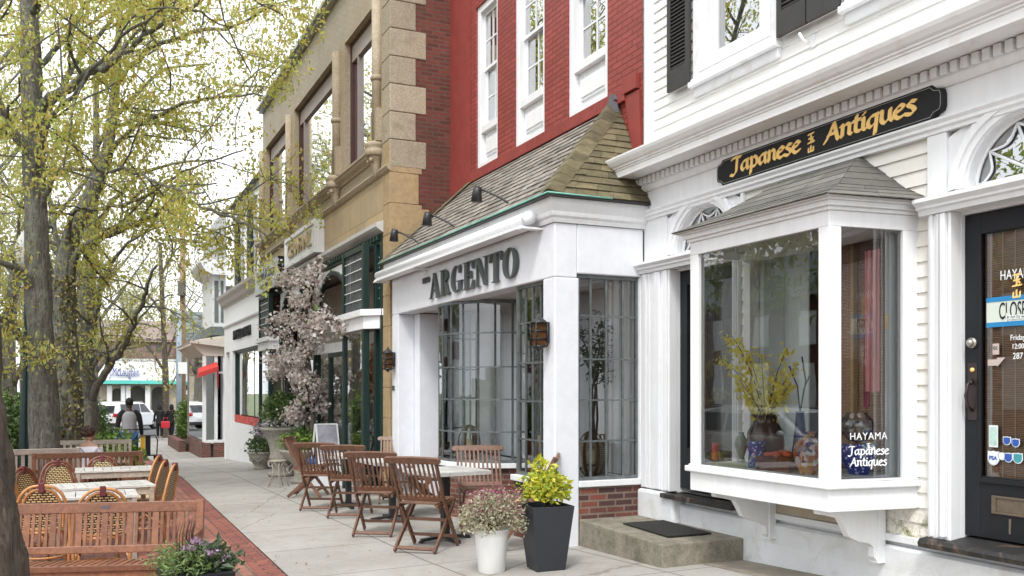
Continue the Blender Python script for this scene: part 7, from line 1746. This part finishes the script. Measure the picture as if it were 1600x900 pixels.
# ================================================================ people
def skin_body(name, joints, edges, mat, parent, root=0, sub=2):
    me = bpy.data.meshes.new(name); me.from_pydata([j[0] for j in joints], edges, []); me.update()
    o = bpy.data.objects.new(name, me); C.objects.link(o)
    o.modifiers.new('skin', 'SKIN').use_smooth_shade = True
    for i, j in enumerate(joints):
        sv = me.skin_vertices[0].data[i]; r_ = j[1]; sv.radius = r_ if isinstance(r_, tuple) else (r_, r_); sv.use_root = i == root
    s_ = o.modifiers.new('sub', 'SUBSURF'); s_.levels = sub; s_.render_levels = sub
    dg = bpy.context.evaluated_depsgraph_get(); dg.update(); m2 = bpy.data.meshes.new_from_object(o.evaluated_get(dg)); bpy.data.objects.remove(o)
    m2.materials.clear(); m2.materials.append(mat)
    for p in m2.polygons: p.use_smooth = True
    m2.name = name; o = bpy.data.objects.new(name, m2); C.objects.link(o); o.parent = parent
    return o
SK = paint('skin', (.42, .24, .17), .55, .06, 9, .02); SKD = paint('skin_deep', (.10, .055, .038), .55, .06, 9)
def head(parent, c, s_, skin, hair, hairm, rz=0, tilt=0):
    """head with face towards local +X"""
    mb = MB(); mb.xf = Matrix.Translation(c)@Matrix.Rotation(rz, 4, 'Z')@Matrix.Rotation(tilt, 4, 'Y')@Matrix.Scale(s_, 4)
    prof = [(.001, -.115), (.045, -.11), (.062, -.09), (.07, -.05), (.074, -.01), (.077, .03), (.074, .07), (.055, .10), (.028, .115), (.001, .12)]
    mb.lathe(prof, (0, 0, 0), 18, True, 1.18, .95)
    mb.sphere((.088, 0, -.02), .016, 8, 6, 1, .8, 1.5)
    for y in (-.03, .03): mb.sphere((.078, y, .008), .013, 8, 6)
    for y in (-.074, .074): mb.sphere((-.005, y, -.01), .018, 8, 6, 1, .5, 1.5)
    mb.sphere((.078, 0, -.062), .014, 8, 6, .6, 1.4, .5)
    mb.build('head', skin, parent)
    mb = MB(); mb.xf = Matrix.Translation(c)@Matrix.Rotation(rz, 4, 'Z')@Matrix.Rotation(tilt, 4, 'Y')@Matrix.Scale(s_, 4)
    r_ = random.Random(1)
    if hair == 'short': mb.sphere((-.014, 0, .03), .096, 18, 12, 1.02, .92, 1.08)
    elif hair == 'curly':
        mb.sphere((-.02, 0, .035), .105, 18, 12, 1.0, .95, 1.0)
        for _ in range(70):
            a = r_.uniform(0, 6.28); u = r_.uniform(-.4, 1); k = sqrt(1-u*u); d = Vector((cos(a)*k, sin(a)*k, u)); 
            if d.x > .55 and d.z < .4: continue
            mb.sphere(Vector((-.03, 0, .03))+d*.10, r_.uniform(.02, .036), 7, 5)
    elif hair == 'hood': mb.lathe([(.09, -.15), (.105, -.1), (.105, .0), (.10, .08), (.06, .13), (.01, .145)], (-.022, 0, 0), 16, True, 1.05, 1)
    mb.build('hair' if hair != 'hood' else 'hood', hairm, parent)
def person(label, loc, rz, H, shirt, sleeves, trousers, shoe, skin, hair, hairm, stride=.16, arms=None, turn=0, glove=None):
    t = local(thing('person', label, 'person', loc, rz)); s_ = H/1.75
    def V(x, y, z): return (x*s_, y*s_, z*s_)
    hip, sh = .93, 1.42; a = stride
    body = [(V(0, 0, .95), .11), (V(0, 0, 1.10), (.09, .12)), (V(0, 0, 1.26), (.09, .13)), (V(.0, 0, 1.36), (.075, .11)), (V(.01, 0, 1.48), .048), (V(.015, 0, 1.58), .05),
            (V(0, .09, .90), .095), (V(a*.5, .10, .52), .065), (V(a, .10, .10), .042), (V(a+.12, .11, .04), .035),
            (V(0, -.09, .90), .095), (V(-a*.15, -.10, .50), .065), (V(-a, -.10, .10), .042), (V(-a+.12, -.11, .04), .035)]
    edges = [(0,1),(1,2),(2,3),(3,4),(4,5),(0,6),(6,7),(7,8),(8,9),(0,10),(10,11),(11,12),(12,13)]
    A = arms or [((-.02, .25, 1.12), (.06, .27, .86)), ((-.02, -.25, 1.12), (.06, -.27, .86))]
    k = len(body)
    for i, (el, ha) in enumerate(A):
        sy = 1 if i == 0 else -1
        body += [(V(0, sy*.17, 1.40), .06), (V(*el), .043), (V(*ha), .028)]; edges += [(3, k), (k, k+1), (k+1, k+2)]; k += 3
    body = [(p, (r_*s_ if not isinstance(r_, tuple) else (r_[0]*s_, r_[1]*s_))) for p, r_ in body]
    skin_body('body', body, edges, skin, t)
    # clothes as their own slightly larger surfaces
    g = 1.12
    tr = [(V(0, 0, .97), .135)]+[body[i] for i in (6, 7)]+[(V(a*.93, .10, .16), .05)]+[body[i] for i in (10, 11)]+[(V(-a*.93, -.10, .16), .05)]
    tr = [(p, tuple(x*g*1.08 for x in r_) if isinstance(r_, tuple) else r_*g*1.08) for p, r_ in tr]
    skin_body('trousers', tr, [(0,1),(1,2),(2,3),(0,4),(4,5),(5,6)], trousers, t)
    sb = [(V(0, 0, .90), (.145*s_, .185*s_)), (V(0, 0, 1.08), (.135*s_, .17*s_)), (V(0, 0, 1.28), (.14*s_, .19*s_)), (V(0, 0, 1.40), (.135*s_, .18*s_)), (V(.0, 0, 1.47), (.085*s_, .10*s_))]
    skin_body('top', sb, [(0,1),(1,2),(2,3),(3,4)], shirt, t, 1)
    for i, (el, ha) in enumerate(A):
        sy = 1 if i == 0 else -1; E = Vector(V(*el)); Hn = Vector(V(*ha)); w_ = E.lerp(Hn, .92)
        skin_body('sleeve', [(V(0, sy*.085, 1.475), .07*s_), (V(0, sy*.20, 1.37), .078*s_), (tuple(E), .055*s_), (tuple(w_), .042*s_)], [(0,1),(1,2),(2,3)], sleeves, t)
        # hand: palm and fingers
        d = (Hn-E).normalized(); hm = MB(); side = Vector((1, 0, 0)); pw = Hn+d*.045*s_
        hm.tube([Hn-d*.01, Hn+d*.04*s_, Hn+d*.09*s_], [.026*s_, .036*s_, .034*s_], 8)
        for f_ in range(4):
            off = side*(.026-.017*f_)*s_; b0 = Hn+d*.085*s_+off; ln = (.07, .08, .075, .055)[f_]*s_; bend = Vector((0, -sy*.35, 0)); hm.tube([b0, b0+(d+bend*.4).normalized()*ln*.5, b0+(d+bend*.4).normalized()*ln*.5+(d+bend).normalized()*ln*.5], [.0095*s_, .009*s_, .007*s_], 6)
        b0 = Hn+d*.03*s_+side*.03*s_; hm.tube([b0, b0+(d+side*.9).normalized()*.035*s_, b0+(d*1.4+side*.5).normalized()*.065*s_], [.012*s_, .01*s_, .008*s_], 6)
        hm.build('hand', glove or skin, t)
    for (x, y) in ((a, .10), (-a, -.10)):
        mb = MB(); mb.prism([((x-.07)*s_, 0), ((x-.075)*s_, .08*s_), ((x+.04)*s_, .10*s_), ((x+.17)*s_, .05*s_), ((x+.20)*s_, .02*s_), ((x+.19)*s_, 0)], (y-.045)*s_, (y+.045)*s_, 'xz'); mb.build('shoe', shoe, t, bevel=.015)
    head(t, V(.03, 0, 1.64), s_, skin, hair, hairm, turn)
    return t
grey_s = paint('grey_marl', (.42, .42, .44), .9, .08, 20); black_c = paint('black_cloth', (.014, .014, .017), .85, .2, 9); jean = paint('blue_denim', (.05, .12, .24), .9, .2, 9); shoe_w = paint('pale_trainers', (.5, .5, .52), .7); hairb = paint('black_hair', (.008, .007, .007), .6, .3, 30, .5); hairr = paint('dark_brown_hair', (.05, .022, .014), .55, .4, 30, .6)
p = onT(202, 700, 21)
man = person('person walking away in a grey top with black sleeves and blue jeans', (p.x, p.y, gz(p.x, p.y)), radians(177), 1.74, grey_s, black_c, jean, shoe_w, SKD, 'short', hairb, .14,
    [((-.02, .245, 1.14), (.06, .27, .88)), ((-.02, -.245, 1.14), (.06, -.27, .88))], glove=paint('blue_glove', (.12, .25, .40), .5))
mb = MB(); mb.tube([(-.15, -.16, 1.04), (-.165, 0, 1.05), (-.15, .16, 1.04)], .009, 5); mb.tube([(-.165, .0, 1.05), (-.17, -.03, .98), (-.175, -.02, .86)], .008, 5); mb.build('apron_strings', black_c, man)
p = onT(249.5, 682, 45)
a1 = person('person in black hooded top and face visor, left of the pair, by the slender tree', (p.x, p.y, gz(p.x, p.y)), radians(165), 1.72, black_c, black_c, black_c, shoe_w, SK, 'hood', black_c, .10)
p = onT(267.5, 681, 45.3)
a2 = person('person in black clothes with dark hair carrying the red bag, right of the pair', (p.x, p.y, gz(p.x, p.y)), radians(150), 1.70, black_c, black_c, black_c, shoe_w, SK, 'hood', black_c, .16, turn=.8)
p = onT(258.5, 662, 44.7); bg_ = local(thing('red_bag', 'red shopping bag carried by the right one of the black-clad pair', 'bag', (p.x, p.y, p.z-.28))); mb = MB(); mb.box(-.09, -.2, .06, .09, .2, .40); mb.build('bag', paint('red_plastic', (.60, .03, .05), .4, .1), bg_, bevel=.05)
mb = MB(); mb.tube([(0, -.12, .40), (0, -.1, .56), (0, .1, .56), (0, .12, .40)], .012, 6); mb.build('handle', paint('red_plastic', (.6, .03, .05)), bg_)
# seated woman behind the brown bench
p = onT(139, 700, 15.9)
wz = onT(139, 683, 15.9).z
wm = local(thing('person', 'woman with curly dark hair in a white top seated beyond the brown bench', 'person', (p.x, p.y, wz-1.12), radians(150)))
whtop = paint('white_cotton', (.66, .64, .72), .9, .05)
b_ = [((0, 0, .46), .13), ((.0, 0, .62), (.10, .13)), ((.0, 0, .82), (.11, .15)), ((.0, 0, .95), (.09, .14)), ((.01, 0, 1.03), .045), ((.015, 0, 1.10), .042), ((.2, .1, .48), .08), ((.42, .12, .46), .06), ((.44, .12, .08), .04), ((.54, .12, .05), .035), ((.2, -.1, .48), .08), ((.42, -.12, .46), .06), ((.44, -.12, .08), .04), ((.54, -.12, .05), .035), ((0, .16, .94), .05), ((.05, .23, .68), .04), ((.28, .18, .62), .03), ((0, -.16, .94), .05), ((.05, -.23, .68), .04), ((.28, -.18, .62), .03)]
skin_body('body', b_, [(0,1),(1,2),(2,3),(3,4),(4,5),(0,6),(6,7),(7,8),(8,9),(0,10),(10,11),(11,12),(12,13),(3,14),(14,15),(15,16),(3,17),(17,18),(18,19)], SK, wm)
skin_body('top', [((0, 0, .5), (.14, .16)), ((0, 0, .62), (.12, .15)), ((0, 0, .82), (.13, .17)), ((0, 0, .945), (.10, .15)), ((0, .16, .94), .065), ((.04, .22, .74), .06), ((0, -.16, .94), .065), ((.04, -.22, .74), .06)], [(0,1),(1,2),(2,3),(3,4),(4,5),(3,6),(6,7)], whtop, wm, 1)
skin_body('trousers', [((0, 0, .47), .14), ((.2, .1, .48), .09), ((.42, .12, .46), .07), ((.44, .12, .14), .05), ((.2, -.1, .48), .09), ((.42, -.12, .46), .07), ((.44, -.12, .14), .05)], [(0,1),(1,2),(2,3),(0,4),(4,5),(5,6)], jean, wm)
for s_ in (-1, 1):
    hm = MB(); H0 = Vector((.28, s_*.18, .62)); d = Vector((1, -s_*.2, -.1)).normalized(); hm.tube([H0, H0+d*.05, H0+d*.09], [.024, .034, .03], 8)
    for f_ in range(4): o0 = H0+d*.085+Vector((0, (.024-.016*f_), 0)); hm.tube([o0, o0+d*.04, o0+d*.065+Vector((0, 0, -.02))], [.009, .008, .007], 6)
    o0 = H0+d*.03+Vector((0, -s_*.03, 0)); hm.tube([o0, o0+d*.03+Vector((0, -s_*.03, 0)), o0+d*.06+Vector((0, -s_*.035, 0))], [.011, .009, .008], 6); hm.build('hand', SK, wm)
    mb = MB(); mb.prism([(.38, 0), (.38, .08), (.5, .09), (.63, .03), (.62, 0)], s_*.12-.045, s_*.12+.045, 'xz'); mb.build('shoe', shoe_w, wm, bevel=.015)
head(wm, (.03, 0, 1.17), 1.0, SK, 'curly', hairr, -.55)
mb = MB(); mb.tube([(-.12, .10, .95), (-.15, 0, .86), (-.14, -.12, .74)], .006, 5); mb.build('bag_strap', black_c, wm)
cb_ = make_bench('garden_bench', 'hidden wooden seat on which the curly-haired woman sits', 'bench', 1.2, M['greywood'], .70, nsl=10) if False else None
st_ = local(thing('stool', 'plain dark cafe stool under the seated woman', 'stool', (p.x, p.y, wz-1.12), 0)); mb = MB(); mb.lathe([(.17, .34), (.18, .36), (.18, .385), (.001, .39)], (0, 0, 0), 18); mb.build('seat', M['blackmetal'], st_)
zz_ = gz(p.x, p.y)-(wz-1.12)
for k in range(4): a = pi/4+k*pi/2; mb = MB(); mb.tube([(cos(a)*.12, sin(a)*.12, .35), (cos(a)*.18, sin(a)*.18, min(0, zz_))], .014, 6); mb.build('leg', M['blackmetal'], st_)

# ================================================================ things in the windows
# bay: forsythia in dark jar
def B(px, py, y): return onY(px, py, y)
jar = B(1196, 640, 4.86); jz = -.60
fr_ = thing('forsythia_vase', 'dark jar holding yellow forsythia branches in the bay window', 'vase', (jar.x, 4.86, jz)); fr_['_local'] = 1
mb = MB(); mb.lathe([(.08, 0), (.12, .06), (.145, .16), (.14, .26), (.10, .33), (.085, .36), (.10, .39), (.11, .40), (.09, .40)], (0, 0, 0), 24); mb.build('jar', paint('brown_glaze', (.06, .035, .025), .25, .2, 6), fr_)
rg = random.Random(3); mb = MB(); fl = []
tips_px = [(1130, 560), (1140, 520), (1152, 590), (1165, 545), (1245, 570), (1230, 545), (1215, 590), (1190, 560), (1150, 540), (1236, 600), (1160, 610)]
for px, py in tips_px:
    e = B(px, py, 4.86+rg.uniform(-.15, .2)); e = Vector((e.x-jar.x, e.y-4.86, e.z-jz)); m_ = Vector((e.x*.25, e.y*.3, e.z*.72)); pts = [Vector((0, 0, .3)), m_, e]
    Q = [pts[0]*(1-u)**2+pts[1]*2*u*(1-u)+pts[2]*u*u for u in [i/10 for i in range(11)]]; mb.tube(Q, [.006-.0004*i for i in range(11)], 5)
    for q in Q[3:]:
        for _ in range(11): fl.append(q+Vector((rg.gauss(0, .03), rg.gauss(0, .03), rg.gauss(0, .026))))
mb.build('branches', M['bark_dark'], fr_); leaves('blossom', fl, .044, leafmat('forsythia_yellow', [(.92, .84, .14), (.95, .90, .26), (.84, .74, .10)], .45), fr_, 4, n_per=1, spread=.012, aspect=.6)
def put(mb, name, mat, px, y, lab, cat, z=-.6):
    o = mb.build(name, mat); p = B(px, 700, y); o.location = (p.x, y, z); return tag(o, lab, cat)
mb = MB(); mb.lathe([(.064, 0), (.067, .005), (.064, .19), (.067, .205), (.06, .205)], (0, 0, 0), 24); put(mb, 'porcelain_jar', M['porcelain'], 1183, 4.66, 'small cylindrical blue and white porcelain jar left in the bay window', 'jar')
mb = MB(); mb.lathe([(.05, 0), (.055, .01), (.085, .08), (.10, .15), (.09, .21), (.055, .25), (.045, .27), (.06, .30), (.055, .30)], (0, 0, 0), 28); put(mb, 'imari_vase', M['imari'], 1262, 4.64, 'gold and dark blue decorated vase next to the corner post', 'vase')
mb = MB(); mb.lathe([(.07, 0), (.075, .02), (.115, .10), (.13, .17), (.12, .20), (.13, .215), (.12, .215)], (0, 0, 0), 28); put(mb, 'porcelain_bowl', M['porcelain'], 1341, 4.97, 'large blue and white porcelain bowl holding up the glass globe', 'bowl')
bl_ = B(1339, 650, 4.97); bz = -.6+.215+.12
gb_ = thing('glass_ball_bowl', 'round glass bowl filled with coloured balls on the porcelain bowl', 'bowl', (bl_.x, 4.97, bz)); gb_['_local'] = 1
mb = MB(); mb.lathe([(.001, -.115), (.06, -.10), (.105, -.05), (.12, 0), (.108, .05), (.07, .09), (.075, .10)], (0, 0, 0), 24); mb.build('globe', M['clearglass'], gb_)
rg = random.Random(6); mb = MB()
for _ in range(110):
    a = rg.uniform(0, 6.28); u = rg.uniform(-1, .45); k = sqrt(1-u*u)*rg.random()**.3; mb.sphere((cos(a)*k*.09, sin(a)*k*.09, u*.085), rg.uniform(.014, .02), 8, 6)
mb.build('balls', M['balls'], gb_)
mb = MB(); mb.box(-.17, -.13, 0, .17, .13, .09); mb.box(-.18, -.14, .09, .18, .14, .10); put(mb, 'lacquer_box', paint('lacquer_brown', (.10, .03, .02), .3, .4, 6), 1228, 4.70, 'brown lacquer box with orange cloth on the bay shelf', 'box')
mb = MB(); rg = random.Random(7)
for _ in range(16): mb.sphere((rg.uniform(-.13, .13), rg.uniform(-.08, .08), .11+rg.uniform(0, .02)), .03, 8, 5, 1.3, 1, .6)
put(mb, 'orange_cloth', paint('orange_cloth', (.62, .10, .03), .7, .2, 9), 1228, 4.70, 'crumpled orange cloth on top of the lacquer box', 'cloth')
mb = MB(); mb.lathe([(.03, 0), (.034, .01), (.024, .04), (.04, .09), (.055, .14), (.045, .19), (.022, .23), (.026, .245)], (0, 0, 0), 20); put(mb, 'green_vase', paint('celadon', (.30, .36, .30), .2, .1, 6), 1158, 4.9, 'pale green slender vase near the far post of the bay', 'vase')
mb = MB(); mb.lathe([(.03, 0), (.034, .03), (.03, .13), (.034, .14)], (0, 0, 0), 16); put(mb, 'red_tin', paint('red_tin', (.45, .04, .03), .4, .3, 6), 1118, 4.9, 'small red tin at the far left inside the bay window', 'tin')
mb = MB(); mb.lathe([(.05, 0), (.07, .03), (.04, .3), (.03, .42), (.04, .43)], (0, 0, 0), 16); mb.tube([(0, 0, .42), (-.05, .02, .62), (-.12, 0, .78)], .006, 5); mb.tube([(0, 0, .42), (.04, .02, .66), (.02, 0, .85)], .006, 5); mb.tube([(0, 0, .42), (.02, .02, .60), (.10, 0, .70)], .006, 5); put(mb, 'dark_bottle', paint('navy_glaze', (.02, .03, .10), .2, .1), 1250, 5.0, 'dark blue bottle vase with bare twigs behind the gold vase', 'vase')
# ceiling lamp in the bay
mb = MB(); mb.tube([(0, 0, .10), (.0, 0, .04)], .02, 8); mb.lathe([(.02, .06), (.035, .04), (.05, 0), (.055, -.03), (.045, -.03)], (0, 0, 0), 18); o = mb.build('spotlight', paint('beige_lamp', (.42, .38, .32), .4, .1)); p = B(1158, 385, 4.75); o.location = (p.x, 4.75, p.z); o.rotation_euler = (.5, .7, 0); tag(o, 'small beige spotlight on the bay window ceiling', 'spotlight')
mb = MB(); mb.add([(-4.70, 5.18, 1.08), (-5.4, 5.18, 1.08), (-5.3, 5.2, .5), (-4.9, 5.2, .2)], [(0,1,2,3)]) if False else None
# lettering on the near side pane of the bay
d_ = Vector((A1[0]-B1[0], A1[1]-B1[1], 0)).normalized(); n_ = Vector((d_.y, -d_.x, 0)); angz = math.atan2(d_.y, d_.x)
pc = Vector((B1[0], B1[1], 0))+d_*(.335)+n_*.0-n_*.026
text('window_lettering', 'HAYAMA', .07, M['signwhite'], .0015, bay, (pc.x, pc.y, -.32), (pi/2, 0, angz), sx=1.0, space=1.1)
nib('window_emblem', TAMA+YAMA, M['signwhite'], bay, (pc.x-d_.x*.03, pc.y-d_.y*.03, -.435), .033, w=.22, thick=.1, xdir=tuple(d_), ndir=tuple(n_), depth=.0015) if False else nib('window_emblem', [tuple((x-.6, y) for x, y in s) for s in TAMA]+[tuple((x+.9, y+.9) for x, y in s) for s in YAMA], M['signwhite'], bay, (pc.x, pc.y, -.415), .026, w=.22, thick=.1, xdir=tuple(d_), ndir=tuple(n_), depth=.0015)
for s_, z_, sc_ in (('Japanese', -.483, .058), ('Antiques', -.548, .058)):
    g_, L_ = glyphs(s_); mid_ = L_/2
    nib('window_lettering', [type(k)((x-mid_, y) for x, y in k) for k in g_], M['signwhite'], bay, (pc.x, pc.y, z_+.03 if s_ == 'Antiques' else z_+.04), sc_*.64, w=.20, thick=.10, sx=1.15, xdir=tuple(d_), ndir=tuple(n_), depth=.0015)
# ---- fascia sign
sb = thing('shop_sign', 'long black fascia sign with gold calligraphic lettering Japanese Antiques', 'sign', (-5.5, 5.1, 1.9))
SX0, SX1, SZ = onY(1119, 270, 5.1).x, onY(1472, 165, 5.1).x, 1.905
hh_ = .115
def signpoly(e):
    x0, x1 = SX0+e, SX1-e; h = hh_-e; k = .055
    L_ = [(x0, SZ-h*.35), (x0+.01, SZ-h*.62), (x0+k, SZ-h*.72), (x0+k*1.5, SZ-h)]
    Rr = [(x1-k*1.5, SZ-h), (x1-k, SZ-h*.72), (x1-.01, SZ-h*.62), (x1, SZ-h*.35)]
    up = [(x, 2*SZ-z) for x, z in (L_+Rr)][::-1]
    return L_+Rr+up
mb = MB(); mb.prism(signpoly(0), 5.105, 5.15, 'xz'); P(mb, 'board', M['black'], sb, .005)
mb = MB(); pl_ = [(x, 5.103, z) for x, z in signpoly(.016)]; mb.tube(pl_, .0018, 4, closed=True); P(mb, 'border_line', paint('pale_gold_line', (.5, .5, .45), .5), sb)
def word(s_, xa, xb, zb, xh):
    g_, L_ = glyphs(s_); sx_ = (xb-xa)/(L_*xh)
    nib('lettering', g_, M['gold'], sb, (xa, 5.105, zb), xh, ang=42, w=.30, thick=.10, sx=sx_, depth=.004)
word('Japanese', onY(1142, 0, 5.1).x, onY(1251, 0, 5.1).x, SZ-.038, .084)
word('Antiques', onY(1289, 0, 5.1).x, onY(1432, 0, 5.1).x, SZ-.036, .086)
nib('emblem', TAMA+YAMA, M['gold'], sb, (onY(1262, 0, 5.1).x, 5.105, SZ-.035), .058, w=.24, thick=.09, depth=.004)
# ---- restaurant window displays
def rlantern(loc, lab, s_=1):
    t = thing('wooden_globe_lantern', lab, 'lantern', loc, group='globe lanterns in the restaurant windows'); t['_local'] = 1; wm_ = wood('old_barrel_hoop_wood', (.06, .035, .02), (.16, .10, .06), .8) if 'bh' not in M else M['bh']; M['bh'] = wm_
    for k in range(3):
        a = pi*k/3; mb = MB(); n_ = 20
        for i in range(n_):
            u, v_ = 2*pi*i/n_, 2*pi*(i+1)/n_; r1, h1 = .145*s_, .24*s_
            mb.bar((cos(a)*cos(u)*r1, sin(a)*cos(u)*r1, h1+sin(u)*h1), (cos(a)*cos(v_)*r1, sin(a)*cos(v_)*r1, h1+sin(v_)*h1), .03*s_, .010*s_, (-sin(a)*0+cos(a)*cos(u), sin(a)*cos(u), sin(u)))
        mb.build('hoop', wm_, t)
    mb = MB(); mb.lathe([(.06*s_, .12*s_), (.065*s_, .13*s_), (.065*s_, .14*s_)], (0, 0, 0), 16); mb.tube([(0, 0, 0), (0, 0, .13*s_)], .01*s_, 6); mb.build('tray', wm_, t)
    mb = MB(); mb.lathe([(.035*s_, .142*s_), (.035*s_, .29*s_), (.001, .285*s_)], (0, 0, 0), 18); mb.build('candle', paint('ivory_candle', (.68, .62, .40), .5, .05), t)
    return t
p = onX(946, 740, -8.2); rlantern((-8.22, 4.72, ZS-.005), 'wooden hoop globe lantern with candle in the side window of the restaurant', 1.0)
rlantern((-10.85, 4.45, ZS-.005), 'wooden hoop globe lantern in the bowed restaurant window', .95)
def olive(loc, lab, seed, h=1.55):
    t = thing('olive_tree', lab, 'potted tree', loc, group='olive trees in wicker baskets'); t['_local'] = 1
    mb = MB(); mb.lathe([(.12, 0), (.135, .02), (.16, .30), (.165, .36), (.15, .36), (.14, .33)], (0, 0, 0), 24); 
    for s_ in (-1, 1): mb.tube([(s_*.15, -.04, .35), (s_*.165, -.02, .43), (s_*.165, .02, .43), (s_*.15, .04, .35)], .012, 6)
    mb.build('basket', M['wicker'], t)
    rg = random.Random(seed); mb = MB(); tips = []
    for k in range(3): a = k*2.1; mb.tube([(cos(a)*.02, sin(a)*.02, .3), (cos(a+1)*.03, sin(a+1)*.03, .6), (cos(a)*.03, sin(a)*.03, h*.55)], .013, 6)
    for k in range(13):
        a = rg.uniform(0, 6.28); z0 = h*rg.uniform(.5, .62); e = Vector((cos(a)*rg.uniform(.1, .33), sin(a)*rg.uniform(.1, .26), h*rg.uniform(.6, 1.0))); Q = [Vector((0, 0, z0)).lerp(e, u)+Vector((rg.gauss(0, .01), rg.gauss(0, .01), 0)) for u in [i/8 for i in range(9)]]; mb.tube(Q, [.008-.0007*i for i in range(9)], 5); tips += Q[3:]
    mb.build('trunk', M['bark_dark'], t); leaves('crown', tips, .07, leafmat('olive_leaves', [(.03, .055, .03), (.07, .10, .06), (.13, .16, .12), (.04, .07, .03)], .2), t, seed, n_per=6, spread=.05, aspect=.28, droop=.1)
    return t
olive((-8.6, 4.98, ZS-.005), 'olive tree in wicker basket in the side window of the restaurant', 5, 1.75)
olive((-9.9, 5.12, ZS-.005), 'olive tree in wicker basket behind the recessed restaurant glazing', 6, 1.7)
# flower shop window goods
dm = thing('dress_form', 'dress form in a pale mint dress in the flower shop window', 'dress form', (-17.35, 4.62, gz(-15.7, 4.4)+.1)); dm['_local'] = 1
zb_ = .1; mb = MB(); mb.lathe([(.30, .55), (.26, .9), (.2, 1.1), (.14, 1.35), (.15, 1.5), (.17, 1.62), (.14, 1.74), (.05, 1.80)], (0, 0, 0), 26, True, 1, .8)
mb.v = [(x*(1+.05*sin(9*math.atan2(y, x))) if z < 1.3 else x, y*(1+.05*sin(9*math.atan2(y, x))) if z < 1.3 else y, z) for x, y, z in mb.v]; mb.build('dress', paint('mint_dress', (.42, .52, .48), .8, .1, 9), dm)
mb = MB(); mb.lathe([(.04, 1.79), (.045, 1.9), (.08, 1.98), (.08, 2.1), (.03, 2.18)], (0, 0, 0), 16); mb.tube([(0, 0, 0), (0, 0, .6)], .03, 8); mb.build('form', paint('tan_form', (.55, .36, .18), .6, .05), dm)
for i, (x0_, x1_, y_, z0_, z1_, m_, lab, sz) in enumerate(((-19.2, -17.7, 4.6, -1.5, -.5, G8, 'mass of pink flowers low in the flower shop window', .10), (-19.0, -16.6, 4.7, -.3, .58, G8 if 0 else G2, 'cream dried flower garland hanging at the top of the flower shop window', .10), (-14.9, -14.2, 4.45, -.1, .8, leafmat('autumn_flowers', [(.45, .16, .06), (.55, .28, .14), (.6, .5, .36)], .3), 'orange and cream flowers high in the right display bay', .09), (-14.9, -14.2, 4.4, -1.65, -.4, G7, 'white twigs and star flowers low in the right display bay', .07))):
    r_ = random.Random(i); n_ = 420; mm_ = [(r_.uniform(x0_, x1_), y_+r_.gauss(0, .12), r_.triangular(z0_, z1_, (z0_+z1_)/2)) for _ in range(n_)]
    t = thing('flower_display', lab, 'flowers', ((x0_+x1_)/2, y_, z0_)); leaves('flowers', mm_, sz, m_, t, i, n_per=3, spread=.05, aspect=.8)
settle()
for o in list(bpy.data.objects):
    for k in ('_s', '_local'):
        if k in o: del o[k]
